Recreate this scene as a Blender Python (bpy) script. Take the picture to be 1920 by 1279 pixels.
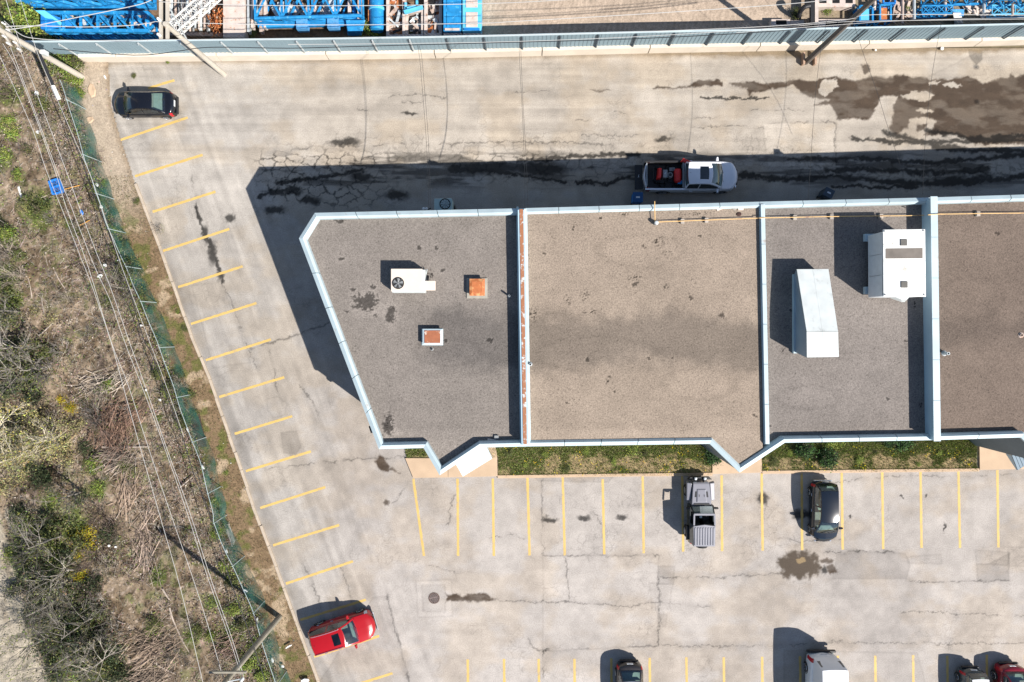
import bpy, math, random
import numpy as np
from mathutils import Vector, Matrix

random.seed(7); RNG = np.random.default_rng(7)
for o in list(bpy.data.objects): bpy.data.objects.remove(o)
SC = bpy.context.scene; COL = SC.collection

# ---------------------------------------------------------------- camera, world, sun, exposure
NX, NY, F, CH = 975.0, 615.0, 1282.5, 45.0          # nadir in photo pixels, focal length (px), flying height (m)
cam = bpy.data.cameras.new("camera"); co = bpy.data.objects.new("camera", cam); COL.objects.link(co)
co.location = (0, 0, CH); co.rotation_euler = (0, 0, 0)
cam.sensor_width = 36; cam.lens = 36*F/1920
cam.shift_x = -(NX-960)/1920; cam.shift_y = (NY-640)/1920
cam.clip_end = 2000; SC.camera = co
SUN_EL = 43.0; SH = Vector((-0.806, 0.592, 0))       # direction shadows fall on the ground
world = bpy.data.worlds.new("World"); SC.world = world; world.use_nodes = True
wn = world.node_tree.nodes; wl = world.node_tree.links
sky = wn.new('ShaderNodeTexSky'); sky.sky_type = 'NISHITA'; sky.sun_disc = False
sky.sun_elevation = math.radians(SUN_EL); sky.sun_rotation = math.radians(126.3)
sky.air_density = 1.0; sky.dust_density = 0.6; sky.ozone_density = 1.0
bg = wn['Background']; bg.inputs['Strength'].default_value = 0.070
wl.new(sky.outputs[0], bg.inputs[0])
sl = bpy.data.lights.new("sun", 'SUN'); sl.energy = 4.6; sl.angle = math.radians(0.5); sl.color = (1, 0.95, 0.885)
so = bpy.data.objects.new("sun", sl); COL.objects.link(so)
ce, se = math.cos(math.radians(SUN_EL)), math.sin(math.radians(SUN_EL))
so.rotation_euler = Vector((SH.x*ce, SH.y*ce, -se)).to_track_quat('-Z', 'Y').to_euler(); so.location = (30, -30, 60)
SC.view_settings.view_transform = 'Standard'; SC.view_settings.look = 'None'
SC.view_settings.exposure = 0.86; SC.view_settings.gamma = 1
SC.render.engine = 'CYCLES'

# ---------------------------------------------------------------- helpers
def P(px, py, z=0.0):
    """ground-plan point seen at photo pixel (px, py) when it stands z metres up"""
    return Vector(((px-NX)/F*(CH-z), -(py-NY)/F*(CH-z), z))
def lin(c):
    c = c/255.0
    return c/12.92 if c <= 0.04045 else ((c+0.055)/1.055)**2.4
KEXP = 1.85
def A(r, g, b):
    return (min(lin(r)/KEXP, .85), min(lin(g)/KEXP, .85), min(lin(b)/KEXP, .85))
def tag(o, label=None, cat=None, group=None, kind=None):
    if label: o['label'] = label
    if cat: o['category'] = cat
    if group: o['group'] = group
    if kind: o['kind'] = kind
    return o
def thing(name, label, cat, loc=(0, 0, 0), rz=0.0, group=None):
    o = bpy.data.objects.new(name, None); COL.objects.link(o); o.empty_display_size = .3
    o.location = loc; o.rotation_euler = (0, 0, rz)
    return tag(o, label, cat, group)
def kids(o): return [c for c in bpy.data.objects if c.parent == o]
def copy_tree(o, parent=None):
    c = o.copy(); COL.objects.link(c); c.parent = parent
    for k in CHILD.get(o.name, []):
        CHILD.setdefault(c.name, []).append(copy_tree(k, c))
    return c
CHILD = {}
def link(name, me, m, parent=None):
    if m is not None:
        for x in (m if isinstance(m, (list, tuple)) else [m]): me.materials.append(x)
    o = bpy.data.objects.new(name, me); COL.objects.link(o)
    if parent is not None:
        o.parent = parent; CHILD.setdefault(parent.name, []).append(o)
    return o
class MB:
    def __init__(s): s.v = []; s.f = []
    def add(s, vs, fs):
        n = len(s.v); s.v += [tuple(v) for v in vs]; s.f += [tuple(i+n for i in f) for f in fs]; return s
    def hexa(s, b, t):                       # four bottom and four top corners (ccw)
        return s.add(list(b)+list(t), [(3, 2, 1, 0), (4, 5, 6, 7), (0, 1, 5, 4), (1, 2, 6, 5), (2, 3, 7, 6), (3, 0, 4, 7)])
    def box(s, x0, x1, y0, y1, z0, z1):
        return s.hexa([(x0, y0, z0), (x1, y0, z0), (x1, y1, z0), (x0, y1, z0)], [(x0, y0, z1), (x1, y0, z1), (x1, y1, z1), (x0, y1, z1)])
    def bar(s, p, q, w, h=None):             # rectangular bar from p to q
        p, q = Vector(p), Vector(q); h = h or w; d = (q-p).normalized()
        a = d.cross(Vector((0, 0, 1)))
        a = Vector((1, 0, 0)) if a.length < 1e-3 else a.normalized()
        b = a.cross(d).normalized(); a = a*w/2; b = b*h/2
        return s.hexa([p-a-b, p+a-b, p+a+b, p-a+b], [q-a-b, q+a-b, q+a+b, q-a+b])
    def tube(s, pts, r, n=8, r1=None, cap=True):
        pts = [Vector(p) for p in pts]; m = len(pts); r1 = r if r1 is None else r1; vs = []; fs = []
        for i, p in enumerate(pts):
            d = (pts[min(i+1, m-1)]-pts[max(i-1, 0)]).normalized()
            a = d.cross(Vector((0, 0, 1)))
            a = Vector((1, 0, 0)) if a.length < 1e-3 else a.normalized()
            b = a.cross(d); rr = r+(r1-r)*i/max(1, m-1)
            for k in range(n):
                t = 2*math.pi*k/n; vs.append(p+a*rr*math.cos(t)+b*rr*math.sin(t))
        for i in range(m-1):
            for k in range(n):
                k2 = (k+1) % n; fs.append((i*n+k, i*n+k2, (i+1)*n+k2, (i+1)*n+k))
        if cap: fs += [tuple(range(n-1, -1, -1)), tuple((m-1)*n+k for k in range(n))]
        return s.add(vs, fs)
    def lathe(s, prof, n=20, c=(0, 0, 0), axis='z'):    # prof: (r, h)
        vs = []; fs = []
        for r, h in prof:
            for k in range(n):
                t = 2*math.pi*k/n; x, y = r*math.cos(t), r*math.sin(t)
                vs.append({'z': (c[0]+x, c[1]+y, c[2]+h), 'y': (c[0]+x, c[1]+h, c[2]+y), 'x': (c[0]+h, c[1]+x, c[2]+y)}[axis])
        for i in range(len(prof)-1):
            for k in range(n):
                k2 = (k+1) % n; fs.append((i*n+k, i*n+k2, (i+1)*n+k2, (i+1)*n+k))
        return s.add(vs, fs)
    def prism(s, poly, z0, z1):
        n = len(poly); vs = [(p[0], p[1], z0) for p in poly]+[(p[0], p[1], z1) for p in poly]
        return s.add(vs, [tuple(range(n-1, -1, -1)), tuple(range(n, 2*n))]+[(i, (i+1) % n, n+(i+1) % n, n+i) for i in range(n)])
    def sheet(s, poly, z): return s.add([(p[0], p[1], z) for p in poly], [tuple(range(len(poly)))])
    def build(s, name, m, parent=None, smooth=False, bevel=0, world=False):
        me = bpy.data.meshes.new(name)
        vs = s.v
        if world and parent is not None:
            l = parent.location; vs = [(x-l.x, y-l.y, z-l.z) for x, y, z in vs]
        me.from_pydata(vs, [], s.f)
        import bmesh
        bm = bmesh.new(); bm.from_mesh(me); bmesh.ops.recalc_face_normals(bm, faces=bm.faces); bm.to_mesh(me); bm.free()
        o = link(name, me, m, parent)
        if smooth: me.shade_smooth()
        if bevel:
            b = o.modifiers.new("bevel", 'BEVEL'); b.width = bevel; b.segments = 2; b.limit_method = 'ANGLE'
        return o
def quads_np(name, V, m, parent=None, C=None):
    """V: (n,4,3) array of loose quads, C: (n,3) colour per quad"""
    n = len(V); me = bpy.data.meshes.new(name)
    me.vertices.add(n*4); me.vertices.foreach_set('co', V.reshape(-1).astype(np.float32))
    me.loops.add(n*4); me.loops.foreach_set('vertex_index', np.arange(n*4, dtype=np.int32))
    me.polygons.add(n); me.polygons.foreach_set('loop_start', np.arange(0, n*4, 4, dtype=np.int32))
    me.update(calc_edges=True)
    if C is not None:
        a = me.color_attributes.new('Col', 'FLOAT_COLOR', 'POINT')
        c = np.ones((n, 4, 4), np.float32); c[:, :, :3] = C[:, None, :]; a.data.foreach_set('color', c.reshape(-1))
    return link(name, me, m, parent)
def sticks_np(p0, p1, r0, r1):
    p0, p1 = np.asarray(p0, float), np.asarray(p1, float); d = p1-p0; d = d/(np.linalg.norm(d, axis=1, keepdims=True)+1e-9)
    up = np.where(np.abs(d[:, 2:3]) > .9, np.array([[1., 0, 0]]), np.array([[0., 0, 1]]))
    a = np.cross(d, up); a /= np.linalg.norm(a, axis=1, keepdims=True); b = np.cross(a, d)
    r0 = np.broadcast_to(r0, (len(p0),))[:, None]; r1 = np.broadcast_to(r1, (len(p0),))[:, None]; Q = []
    an = [0, 2.094, 4.189, 6.283]
    for k in range(3):
        c0, s0, c1, s1 = math.cos(an[k]), math.sin(an[k]), math.cos(an[k+1]), math.sin(an[k+1])
        Q.append(np.stack([p0+(a*c0+b*s0)*r0, p0+(a*c1+b*s1)*r0, p1+(a*c1+b*s1)*r1, p1+(a*c0+b*s0)*r1], 1))
    return np.concatenate(Q, 0)
def leaves_np(c, size, flat=.5, asp=.6):
    n = len(c); nrm = RNG.normal(size=(n, 3)); nrm[:, 2] = np.abs(nrm[:, 2])+flat; nrm /= np.linalg.norm(nrm, axis=1, keepdims=True)
    t = RNG.normal(size=(n, 3)); a = np.cross(nrm, t); a /= np.linalg.norm(a, axis=1, keepdims=True); b = np.cross(nrm, a)
    s = np.broadcast_to(size, (n,))[:, None]; a = a*s; b = b*s*asp
    return np.stack([c-a, c-b*.9, c+a, c+b*.9], 1)

# value noise on numpy arrays
_T = RNG.random((256, 256)).astype(np.float32)
def vn(x, y, seed=0):
    x = x+seed*17.31; y = y+seed*7.77
    xi = np.floor(x).astype(np.int64); yi = np.floor(y).astype(np.int64); fx = (x-xi).astype(np.float32); fy = (y-yi).astype(np.float32)
    fx = fx*fx*(3-2*fx); fy = fy*fy*(3-2*fy); x0 = xi & 255; x1 = (xi+1) & 255; y0 = yi & 255; y1 = (yi+1) & 255
    a = _T[x0, y0]*(1-fx)+_T[x1, y0]*fx; b = _T[x0, y1]*(1-fx)+_T[x1, y1]*fx
    return a*(1-fy)+b*fy
def fbm(x, y, seed=0, o=4):
    s = 0; a = .5; t = 0
    for k in range(o):
        s = s+a*vn(x*2**k, y*2**k, seed+k*3); t += a; a *= .55
    return s/t                                   # 0..1, mean .5
def worley(x, y, seed=0):
    xi = np.floor(x).astype(np.int64); yi = np.floor(y).astype(np.int64)
    f1 = np.full(x.shape, 9., np.float32); f2 = f1.copy()
    for dx in (-1, 0, 1):
        for dy in (-1, 0, 1):
            cx, cy = xi+dx, yi+dy
            px = cx+_T[(cx+seed*31) & 255, cy & 255]; py = cy+_T[cx & 255, (cy+seed*57+101) & 255]
            d = np.hypot(x-px, y-py); f2 = np.minimum(f2, np.maximum(f1, d)); f1 = np.minimum(f1, d)
    return f1, f2
def sst(a, b, x): t = np.clip((x-a)/(b-a), 0, 1); return t*t*(3-2*t)
def pdist(pts, u, v):
    d = np.full(u.shape, 1e9, np.float32)
    for (ax, ay), (bx, by) in zip(pts[:-1], pts[1:]):
        dx, dy = bx-ax, by-ay; t = np.clip(((u-ax)*dx+(v-ay)*dy)/(dx*dx+dy*dy+1e-9), 0, 1)
        d = np.minimum(d, np.hypot(u-ax-t*dx, v-ay-t*dy))
    return d
def inside(poly, u, v):
    r = np.zeros(u.shape, bool); n = len(poly)
    for i in range(n):
        (ax, ay), (bx, by) = poly[i], poly[(i+1) % n]
        c = (ay > v) != (by > v)
        r ^= c & (u < (bx-ax)*(v-ay)/((by-ay) if by != ay else 1e-9)+ax)
    return r
def sdf(poly, u, v):
    d = pdist(list(poly)+[poly[0]], u, v); return np.where(inside(poly, u, v), -d, d)

def grid_mesh(name, x0, x1, y0, y1, step, z, colour, m, mask=None, parent=None, zfun=None):
    """ground sheet as a fine grid; colour(u, v) gives albedo and mask(u, v) keeps faces; u, v are photo pixels on plane z"""
    nx, ny = int((x1-x0)/step)+1, int((y1-y0)/step)+1
    X, Y = np.meshgrid(np.linspace(x0, x1, nx), np.linspace(y0, y1, ny)); X = X.ravel(); Y = Y.ravel()
    s = F/(CH-z); u = (X*s+NX).astype(np.float32); v = (-Y*s+NY).astype(np.float32)
    idx = np.arange(nx*ny).reshape(ny, nx)
    q = np.stack([idx[:-1, :-1], idx[:-1, 1:], idx[1:, 1:], idx[1:, :-1]], -1).reshape(-1, 4)
    if mask is not None:
        k = mask(u[q].mean(1), v[q].mean(1)); q = q[k]
        used = np.unique(q); rm = np.full(nx*ny, -1); rm[used] = np.arange(len(used)); q = rm[q]; X, Y, u, v = X[used], Y[used], u[used], v[used]
    Z = np.full(len(X), z) if zfun is None else z+zfun(u, v)
    me = bpy.data.meshes.new(name); n = len(q)
    V = np.stack([X, Y, Z], 1)
    if parent is not None: V = V-np.array(parent.location)
    me.vertices.add(len(V)); me.vertices.foreach_set('co', V.astype(np.float32).reshape(-1))
    me.loops.add(n*4); me.loops.foreach_set('vertex_index', q.astype(np.int32).reshape(-1))
    me.polygons.add(n); me.polygons.foreach_set('loop_start', np.arange(0, n*4, 4, dtype=np.int32)); me.update(calc_edges=True)
    c = np.ones((len(V), 4), np.float32); c[:, :3] = colour(u, v)
    a = me.color_attributes.new('Col', 'FLOAT_COLOR', 'POINT'); a.data.foreach_set('color', c.reshape(-1))
    if zfun is not None: me.shade_smooth()
    return link(name, me, m, parent)

# ---------------------------------------------------------------- materials
MATS = {}
def mat(name, col=(.5, .5, .5), rough=.7, metal=0., spec=.4, var=.15, vscale=3., grain=0., gscale=60., bump=0., attr=False,
        rust=None, rust_amt=.5, rust_scale=4., coat=0., orand=0., ridge=None):
    if name in MATS: return MATS[name]
    m = bpy.data.materials.new(name); m.use_nodes = True; N = m.node_tree.nodes; L = m.node_tree.links
    b = N['Principled BSDF']; b.inputs['Roughness'].default_value = rough; b.inputs['Metallic'].default_value = metal
    b.inputs['Specular IOR Level'].default_value = spec; b.inputs['Coat Weight'].default_value = coat; b.inputs['Coat Roughness'].default_value = .04
    tc = N.new('ShaderNodeTexCoord').outputs['Object']
    if attr:
        at = N.new('ShaderNodeAttribute'); at.attribute_name = 'Col'; out = at.outputs['Color']
    else:
        r = N.new('ShaderNodeRGB'); r.outputs[0].default_value = (*col, 1); out = r.outputs[0]
    if rust is not None:
        n = N.new('ShaderNodeTexNoise'); n.inputs['Scale'].default_value = rust_scale; n.inputs['Detail'].default_value = 6; n.inputs['Roughness'].default_value = .7; L.new(tc, n.inputs['Vector'])
        cr = N.new('ShaderNodeValToRGB'); cr.color_ramp.elements[0].position = 1-rust_amt-.04; cr.color_ramp.elements[1].position = 1-rust_amt+.04; L.new(n.outputs['Fac'], cr.inputs[0])
        mx = N.new('ShaderNodeMix'); mx.data_type = 'RGBA'; L.new(cr.outputs[0], mx.inputs[0]); L.new(out, mx.inputs[6]); mx.inputs[7].default_value = (*rust, 1); out = mx.outputs[2]
    def mul(o, fac_socket, lo, hi):
        mr = N.new('ShaderNodeMapRange'); mr.inputs['From Min'].default_value = .25; mr.inputs['From Max'].default_value = .75
        mr.inputs['To Min'].default_value = lo; mr.inputs['To Max'].default_value = hi; L.new(fac_socket, mr.inputs['Value'])
        vm = N.new('ShaderNodeVectorMath'); vm.operation = 'SCALE'; L.new(o, vm.inputs[0]); L.new(mr.outputs[0], vm.inputs['Scale']); return vm.outputs[0]
    if var:
        n = N.new('ShaderNodeTexNoise'); n.inputs['Scale'].default_value = vscale; n.inputs['Detail'].default_value = 5; L.new(tc, n.inputs['Vector']); out = mul(out, n.outputs['Fac'], 1-var, 1+var)
    if grain:
        n = N.new('ShaderNodeTexNoise'); n.inputs['Scale'].default_value = gscale; n.inputs['Detail'].default_value = 3; n.inputs['Roughness'].default_value = .8; L.new(tc, n.inputs['Vector']); out = mul(out, n.outputs['Fac'], 1-grain, 1+grain)
        if bump:
            bp = N.new('ShaderNodeBump'); bp.inputs['Strength'].default_value = bump; bp.inputs['Distance'].default_value = .02; L.new(n.outputs['Fac'], bp.inputs['Height']); L.new(bp.outputs[0], b.inputs['Normal'])
    if orand:
        oi = N.new('ShaderNodeObjectInfo'); mr = N.new('ShaderNodeMapRange'); mr.inputs['To Min'].default_value = 1-orand; mr.inputs['To Max'].default_value = 1+orand; L.new(oi.outputs['Random'], mr.inputs['Value'])
        vm = N.new('ShaderNodeVectorMath'); vm.operation = 'SCALE'; L.new(out, vm.inputs[0]); L.new(mr.outputs[0], vm.inputs['Scale']); out = vm.outputs[0]
    L.new(out, b.inputs['Base Color'])
    MATS[name] = m; return m
def glass(name, tint=(.74, .88, .84), gl=.08):
    if name in MATS: return MATS[name]
    m = bpy.data.materials.new(name); m.use_nodes = True; N = m.node_tree.nodes; L = m.node_tree.links; N.remove(N['Principled BSDF'])
    t = N.new('ShaderNodeBsdfTransparent'); t.inputs[0].default_value = (*tint, 1)
    g = N.new('ShaderNodeBsdfGlossy'); g.inputs['Roughness'].default_value = .03; g.inputs[0].default_value = (.9, .95, 1, 1)
    f = N.new('ShaderNodeFresnel'); f.inputs[0].default_value = 1.5
    mm = N.new('ShaderNodeMath'); mm.operation = 'ADD'; mm.inputs[1].default_value = gl; L.new(f.outputs[0], mm.inputs[0])
    x = N.new('ShaderNodeMixShader'); L.new(mm.outputs[0], x.inputs[0]); L.new(t.outputs[0], x.inputs[1]); L.new(g.outputs[0], x.inputs[2])
    L.new(x.outputs[0], N['Material Output'].inputs[0]); MATS[name] = m; return m

M_ASPH = mat('asphalt', attr=True, rough=.85, spec=.25, var=.07, vscale=.7, grain=.28, gscale=14, bump=.25)
M_SOIL = mat('soil', attr=True, rough=.95, spec=.1, var=.14, vscale=2.2, grain=.38, gscale=9, bump=.5)
M_ROOF = mat('roof_gravel', attr=True, rough=.95, spec=.15, var=.06, vscale=.6, grain=.50, gscale=13, bump=.4)
M_YELLOW = mat('line_paint', A(255, 214, 126), .7, var=.1, vscale=1.5, grain=.14, gscale=18, rust=A(220, 196, 150), rust_amt=.40, rust_scale=3.5)
M_CONC = mat('concrete_pale', A(236, 205, 172), .85, var=.10, vscale=1.2, grain=.08, gscale=25)
M_KERB = mat('kerb_concrete', A(226, 208, 186), .85, var=.15, vscale=1.5, grain=.12, gscale=20)
M_BARR = mat('barrier_concrete', (.60, .53, .44), .85, var=.10, vscale=.8, grain=.07, gscale=20)
M_COPE = mat('coping_metal', (.43, .52, .55), .4, metal=.0, spec=.5, var=.12, vscale=.9, rust=(.36, .33, .30), rust_amt=.335, rust_scale=1.6)
M_WALL = mat('siding_grey', A(150, 158, 160), .7, var=.10, vscale=.6, grain=.14, gscale=10)
M_PART = mat('party_wall_metal', (.36, .50, .58), .5, var=.08, vscale=.7)
M_RUST = mat('rusty_flashing', (.52, .55, .54), .6, rust=(.30, .125, .06), rust_amt=.58, rust_scale=2.6, var=.12, vscale=8)
M_ORANGE = mat('rust_orange', (.40, .125, .04), .7, rust=(.56, .27, .11), rust_amt=.46, rust_scale=3, var=.2, vscale=5)
M_RUSTP = mat('rusty_patch', (.62, .56, .48), .6, rust=(.30, .105, .05), rust_amt=.64, rust_scale=2.4, var=.15, vscale=6)
M_WHITE = mat('white_enamel', (.74, .74, .71), .45, var=.10, vscale=1.1, rust=(.44, .42, .37), rust_amt=.38, rust_scale=1.6)
M_TAN = mat('tan_enamel', (.64, .55, .47), .5, var=.05, vscale=2)
M_DUCT = mat('galvanised_sheet', (.53, .56, .55), .45, metal=.05, var=.12, vscale=1.6, rust=(.42, .44, .43), rust_amt=.38, rust_scale=1.3)
M_STEEL = mat('grey_steel', (.28, .29, .29), .5, metal=.3, var=.15, vscale=4)
M_DARK = mat('dark_plastic', (.018, .018, .02), .55, var=.2, vscale=5)
M_BLACK = mat('black_gap', (.006, .006, .007), .9, var=0)
M_RUBBER = mat('tyre_rubber', (.02, .02, .021), .85, var=.15, vscale=8)
M_RIM = mat('alloy', (.5, .51, .53), .3, metal=.8, var=.05)
M_CHROME = mat('chrome_trim', (.75, .76, .78), .18, metal=.9, var=.0)
M_LAMP = mat('clear_lamp', (.62, .66, .7), .15, spec=.7, var=.2, vscale=20)
M_TAIL = mat('red_lamp', (.42, .012, .02), .2, spec=.6, var=.15, vscale=12)
M_SEAT = mat('seat_fabric', (.24, .225, .21), .9, var=.15, vscale=6)
M_DASH = mat('dash_plastic', (.26, .29, .275), .8, var=.15, vscale=6)
M_PLATE = mat('plate_white', (.62, .64, .66), .5, var=.05)
M_GLASS = glass('windscreen_glass'); M_GDARK = glass('tinted_glass', (.13, .17, .18), .05)
M_BLUE = mat('blue_paint', (.015, .21, .47), .5, var=.28, vscale=2.5, rust=(.09, .36, .62), rust_amt=.40, rust_scale=3.5)
M_BLUE2 = mat('deep_blue_paint', (.012, .17, .50), .5, var=.25, vscale=2.0, rust=(.25, .16, .10), rust_amt=.30, rust_scale=3)
M_LBLUE = mat('light_blue_paint', (.11, .46, .70), .5, var=.15, vscale=1.5)
M_RBEAM = mat('weathered_steel', (.42, .33, .28), .8, var=.22, vscale=2.5, rust=(.26, .15, .10), rust_amt=.42, rust_scale=3)
M_RBEAM2 = mat('pale_rusty_steel', (.52, .44, .39), .8, var=.2, vscale=2.5, rust=(.40, .20, .11), rust_amt=.38, rust_scale=3.5)
M_GALV = mat('galvanised_pipe', (.52, .56, .57), .45, metal=.3, var=.2, vscale=3)
M_WOODP = mat('weathered_wood', (.36, .32, .28), .9, var=.2, vscale=3, grain=.15, gscale=20)
M_WOODY = mat('dark_wood', (.17, .145, .13), .9, var=.22, vscale=3, grain=.2, gscale=20)
M_WIRE = mat('bare_wire', (.46, .45, .43), .5, metal=.0, var=0)
M_CABLE = mat('black_cable', (.02, .021, .023), .6, var=0)
M_INSUL = mat('porcelain', (.62, .62, .6), .3, var=.1)
M_FENCE = mat('panel_fence_sheet', (.21, .29, .33), .6, var=.07, vscale=.8, grain=.06, gscale=8)
M_FPOST = mat('fence_post_steel', (.10, .13, .15), .6, var=.15)
M_FRAIL = mat('fence_rail', (.30, .37, .37), .5, var=.2, vscale=2)
M_GAS = mat('yellow_pipe', (.68, .43, .17), .6, rust=(.42, .2, .09), rust_amt=.40, rust_scale=2.5, var=.12, vscale=4)
M_LEAF = mat('leaves', attr=True, rough=.7, spec=.2, var=0, orand=.25)
M_BARK = mat('bark', attr=True, rough=.9, spec=.1, var=0, orand=.15)
# ---------------------------------------------------------------- the ground
KERB = [(205, 120), (210, 200), (228, 262), (255, 345), (300, 462), (359, 628), (394, 712), (430, 815), (475, 947), (518, 1062), (562, 1182), (596, 1275), (650, 1430)]
BARL = [(-300, 118), (160, 118), (400, 115.5), (620, 113), (820, 110), (960, 107), (1200, 101), (1440, 96.5), (1700, 91), (1920, 85.5), (2300, 76)]
def xk(v): return np.interp(v, [p[1] for p in KERB], [p[0] for p in KERB])
def yb(u): return np.interp(u, [p[0] for p in BARL], [p[1] for p in BARL])

WET1 = [(1440, 160), (1472, 152), (1502, 150), (1527, 151), (1540, 146), (1560, 145), (1580, 149), (1610, 150), (1630, 145), (1660, 144), (1702, 140), (1725, 144), (1740, 149), (1785, 149), (1815, 145), (1830, 147), (1845, 157), (1865, 150), (1892, 146), (1897, 136), (1902, 145), (1920, 142), (2100, 136), (2100, 272), (1920, 271), (1830, 271), (1810, 257), (1785, 254), (1732, 255), (1747, 245), (1757, 227), (1735, 221), (1705, 225), (1702, 242), (1680, 252), (1667, 240), (1675, 220), (1677, 195), (1685, 180), (1652, 182), (1647, 195), (1632, 220), (1625, 225), (1570, 224), (1567, 207), (1557, 200), (1527, 197), (1555, 187), (1527, 184), (1502, 175), (1485, 162), (1462, 165), (1440, 171), (1412, 174), (1408, 182), (1402, 168), (1370, 162), (1365, 156), (1410, 154)]
DRY = [[(1537, 160), (1547, 151), (1572, 152), (1572, 162), (1560, 172), (1547, 180), (1537, 172)], [(1690, 180), (1715, 171), (1740, 172), (1752, 180), (1737, 191), (1715, 187)],
       [(1740, 152), (1762, 154), (1760, 158), (1742, 157)], [(1767, 157), (1790, 156), (1804, 163), (1790, 167), (1770, 164)], [(1716, 202), (1728, 203), (1750, 208), (1745, 213), (1720, 209)]]
WETS = [[(1288, 164), (1300, 157), (1312, 152), (1356, 154), (1355, 164), (1330, 163), (1315, 164)], [(1288, 163), (1260, 166), (1240, 164), (1222, 166), (1225, 168), (1242, 167), (1262, 168)],
        [(1105, 167), (1125, 170), (1147, 168), (1145, 170), (1125, 172), (1106, 169)],
        [(702, 866), (712, 851), (722, 860), (731, 876), (727, 884), (722, 886), (712, 878)], [(728, 880), (742, 880), (750, 888), (740, 886)],
        [(719, 940), (726, 937), (732, 942), (730, 948), (722, 948)],
        [(833, 1113), (842, 1117), (858, 1113), (868, 1122), (880, 1114), (905, 1112), (918, 1118), (927, 1126), (905, 1131), (890, 1130), (868, 1128), (836, 1130), (838, 1122)],
        [(1537, 1052), (1550, 1048), (1563, 1050), (1560, 1058), (1540, 1058)], [(1550, 1062), (1563, 1058), (1570, 1072), (1556, 1080), (1550, 1074)],
        [(1718, 236), (1738, 231), (1735, 243), (1722, 246)], [(1615, 122), (1626, 121), (1632, 135), (1622, 138)],
        [(846, 387), (852, 385), (858, 392), (850, 396)]]
STREAK_X = [([(1600, 262), (1720, 268), (1930, 262)], 5), ([(1660, 250), (1780, 280), (1930, 284)], 7), ([(1740, 246), (1850, 262), (1930, 254)], 6)]
PUDDLE = [(1458, 1058), (1475, 1042), (1495, 1034), (1520, 1036), (1530, 1048), (1534, 1066), (1522, 1078), (1500, 1084), (1478, 1078)]
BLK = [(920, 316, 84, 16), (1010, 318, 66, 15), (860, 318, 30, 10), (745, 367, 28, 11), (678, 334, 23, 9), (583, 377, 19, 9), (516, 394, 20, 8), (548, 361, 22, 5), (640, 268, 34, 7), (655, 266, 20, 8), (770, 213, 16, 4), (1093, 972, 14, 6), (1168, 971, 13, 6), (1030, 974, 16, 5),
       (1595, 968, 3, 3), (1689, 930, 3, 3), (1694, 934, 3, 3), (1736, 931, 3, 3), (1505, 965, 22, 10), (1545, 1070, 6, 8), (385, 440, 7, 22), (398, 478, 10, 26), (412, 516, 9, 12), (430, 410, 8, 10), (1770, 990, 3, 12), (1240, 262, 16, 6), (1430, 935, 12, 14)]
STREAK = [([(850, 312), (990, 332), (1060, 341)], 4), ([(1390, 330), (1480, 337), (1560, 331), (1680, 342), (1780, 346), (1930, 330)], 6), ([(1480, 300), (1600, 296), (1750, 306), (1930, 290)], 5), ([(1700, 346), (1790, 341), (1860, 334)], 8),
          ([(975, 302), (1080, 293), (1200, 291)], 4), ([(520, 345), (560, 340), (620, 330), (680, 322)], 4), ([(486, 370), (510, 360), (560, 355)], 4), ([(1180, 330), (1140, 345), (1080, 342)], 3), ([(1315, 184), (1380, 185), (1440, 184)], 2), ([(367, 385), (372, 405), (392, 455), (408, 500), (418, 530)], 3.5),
          ([(1550, 320), (1650, 318), (1750, 324), (1850, 318)], 6), ([(1560, 350), (1640, 352), (1720, 352)], 3)]
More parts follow.
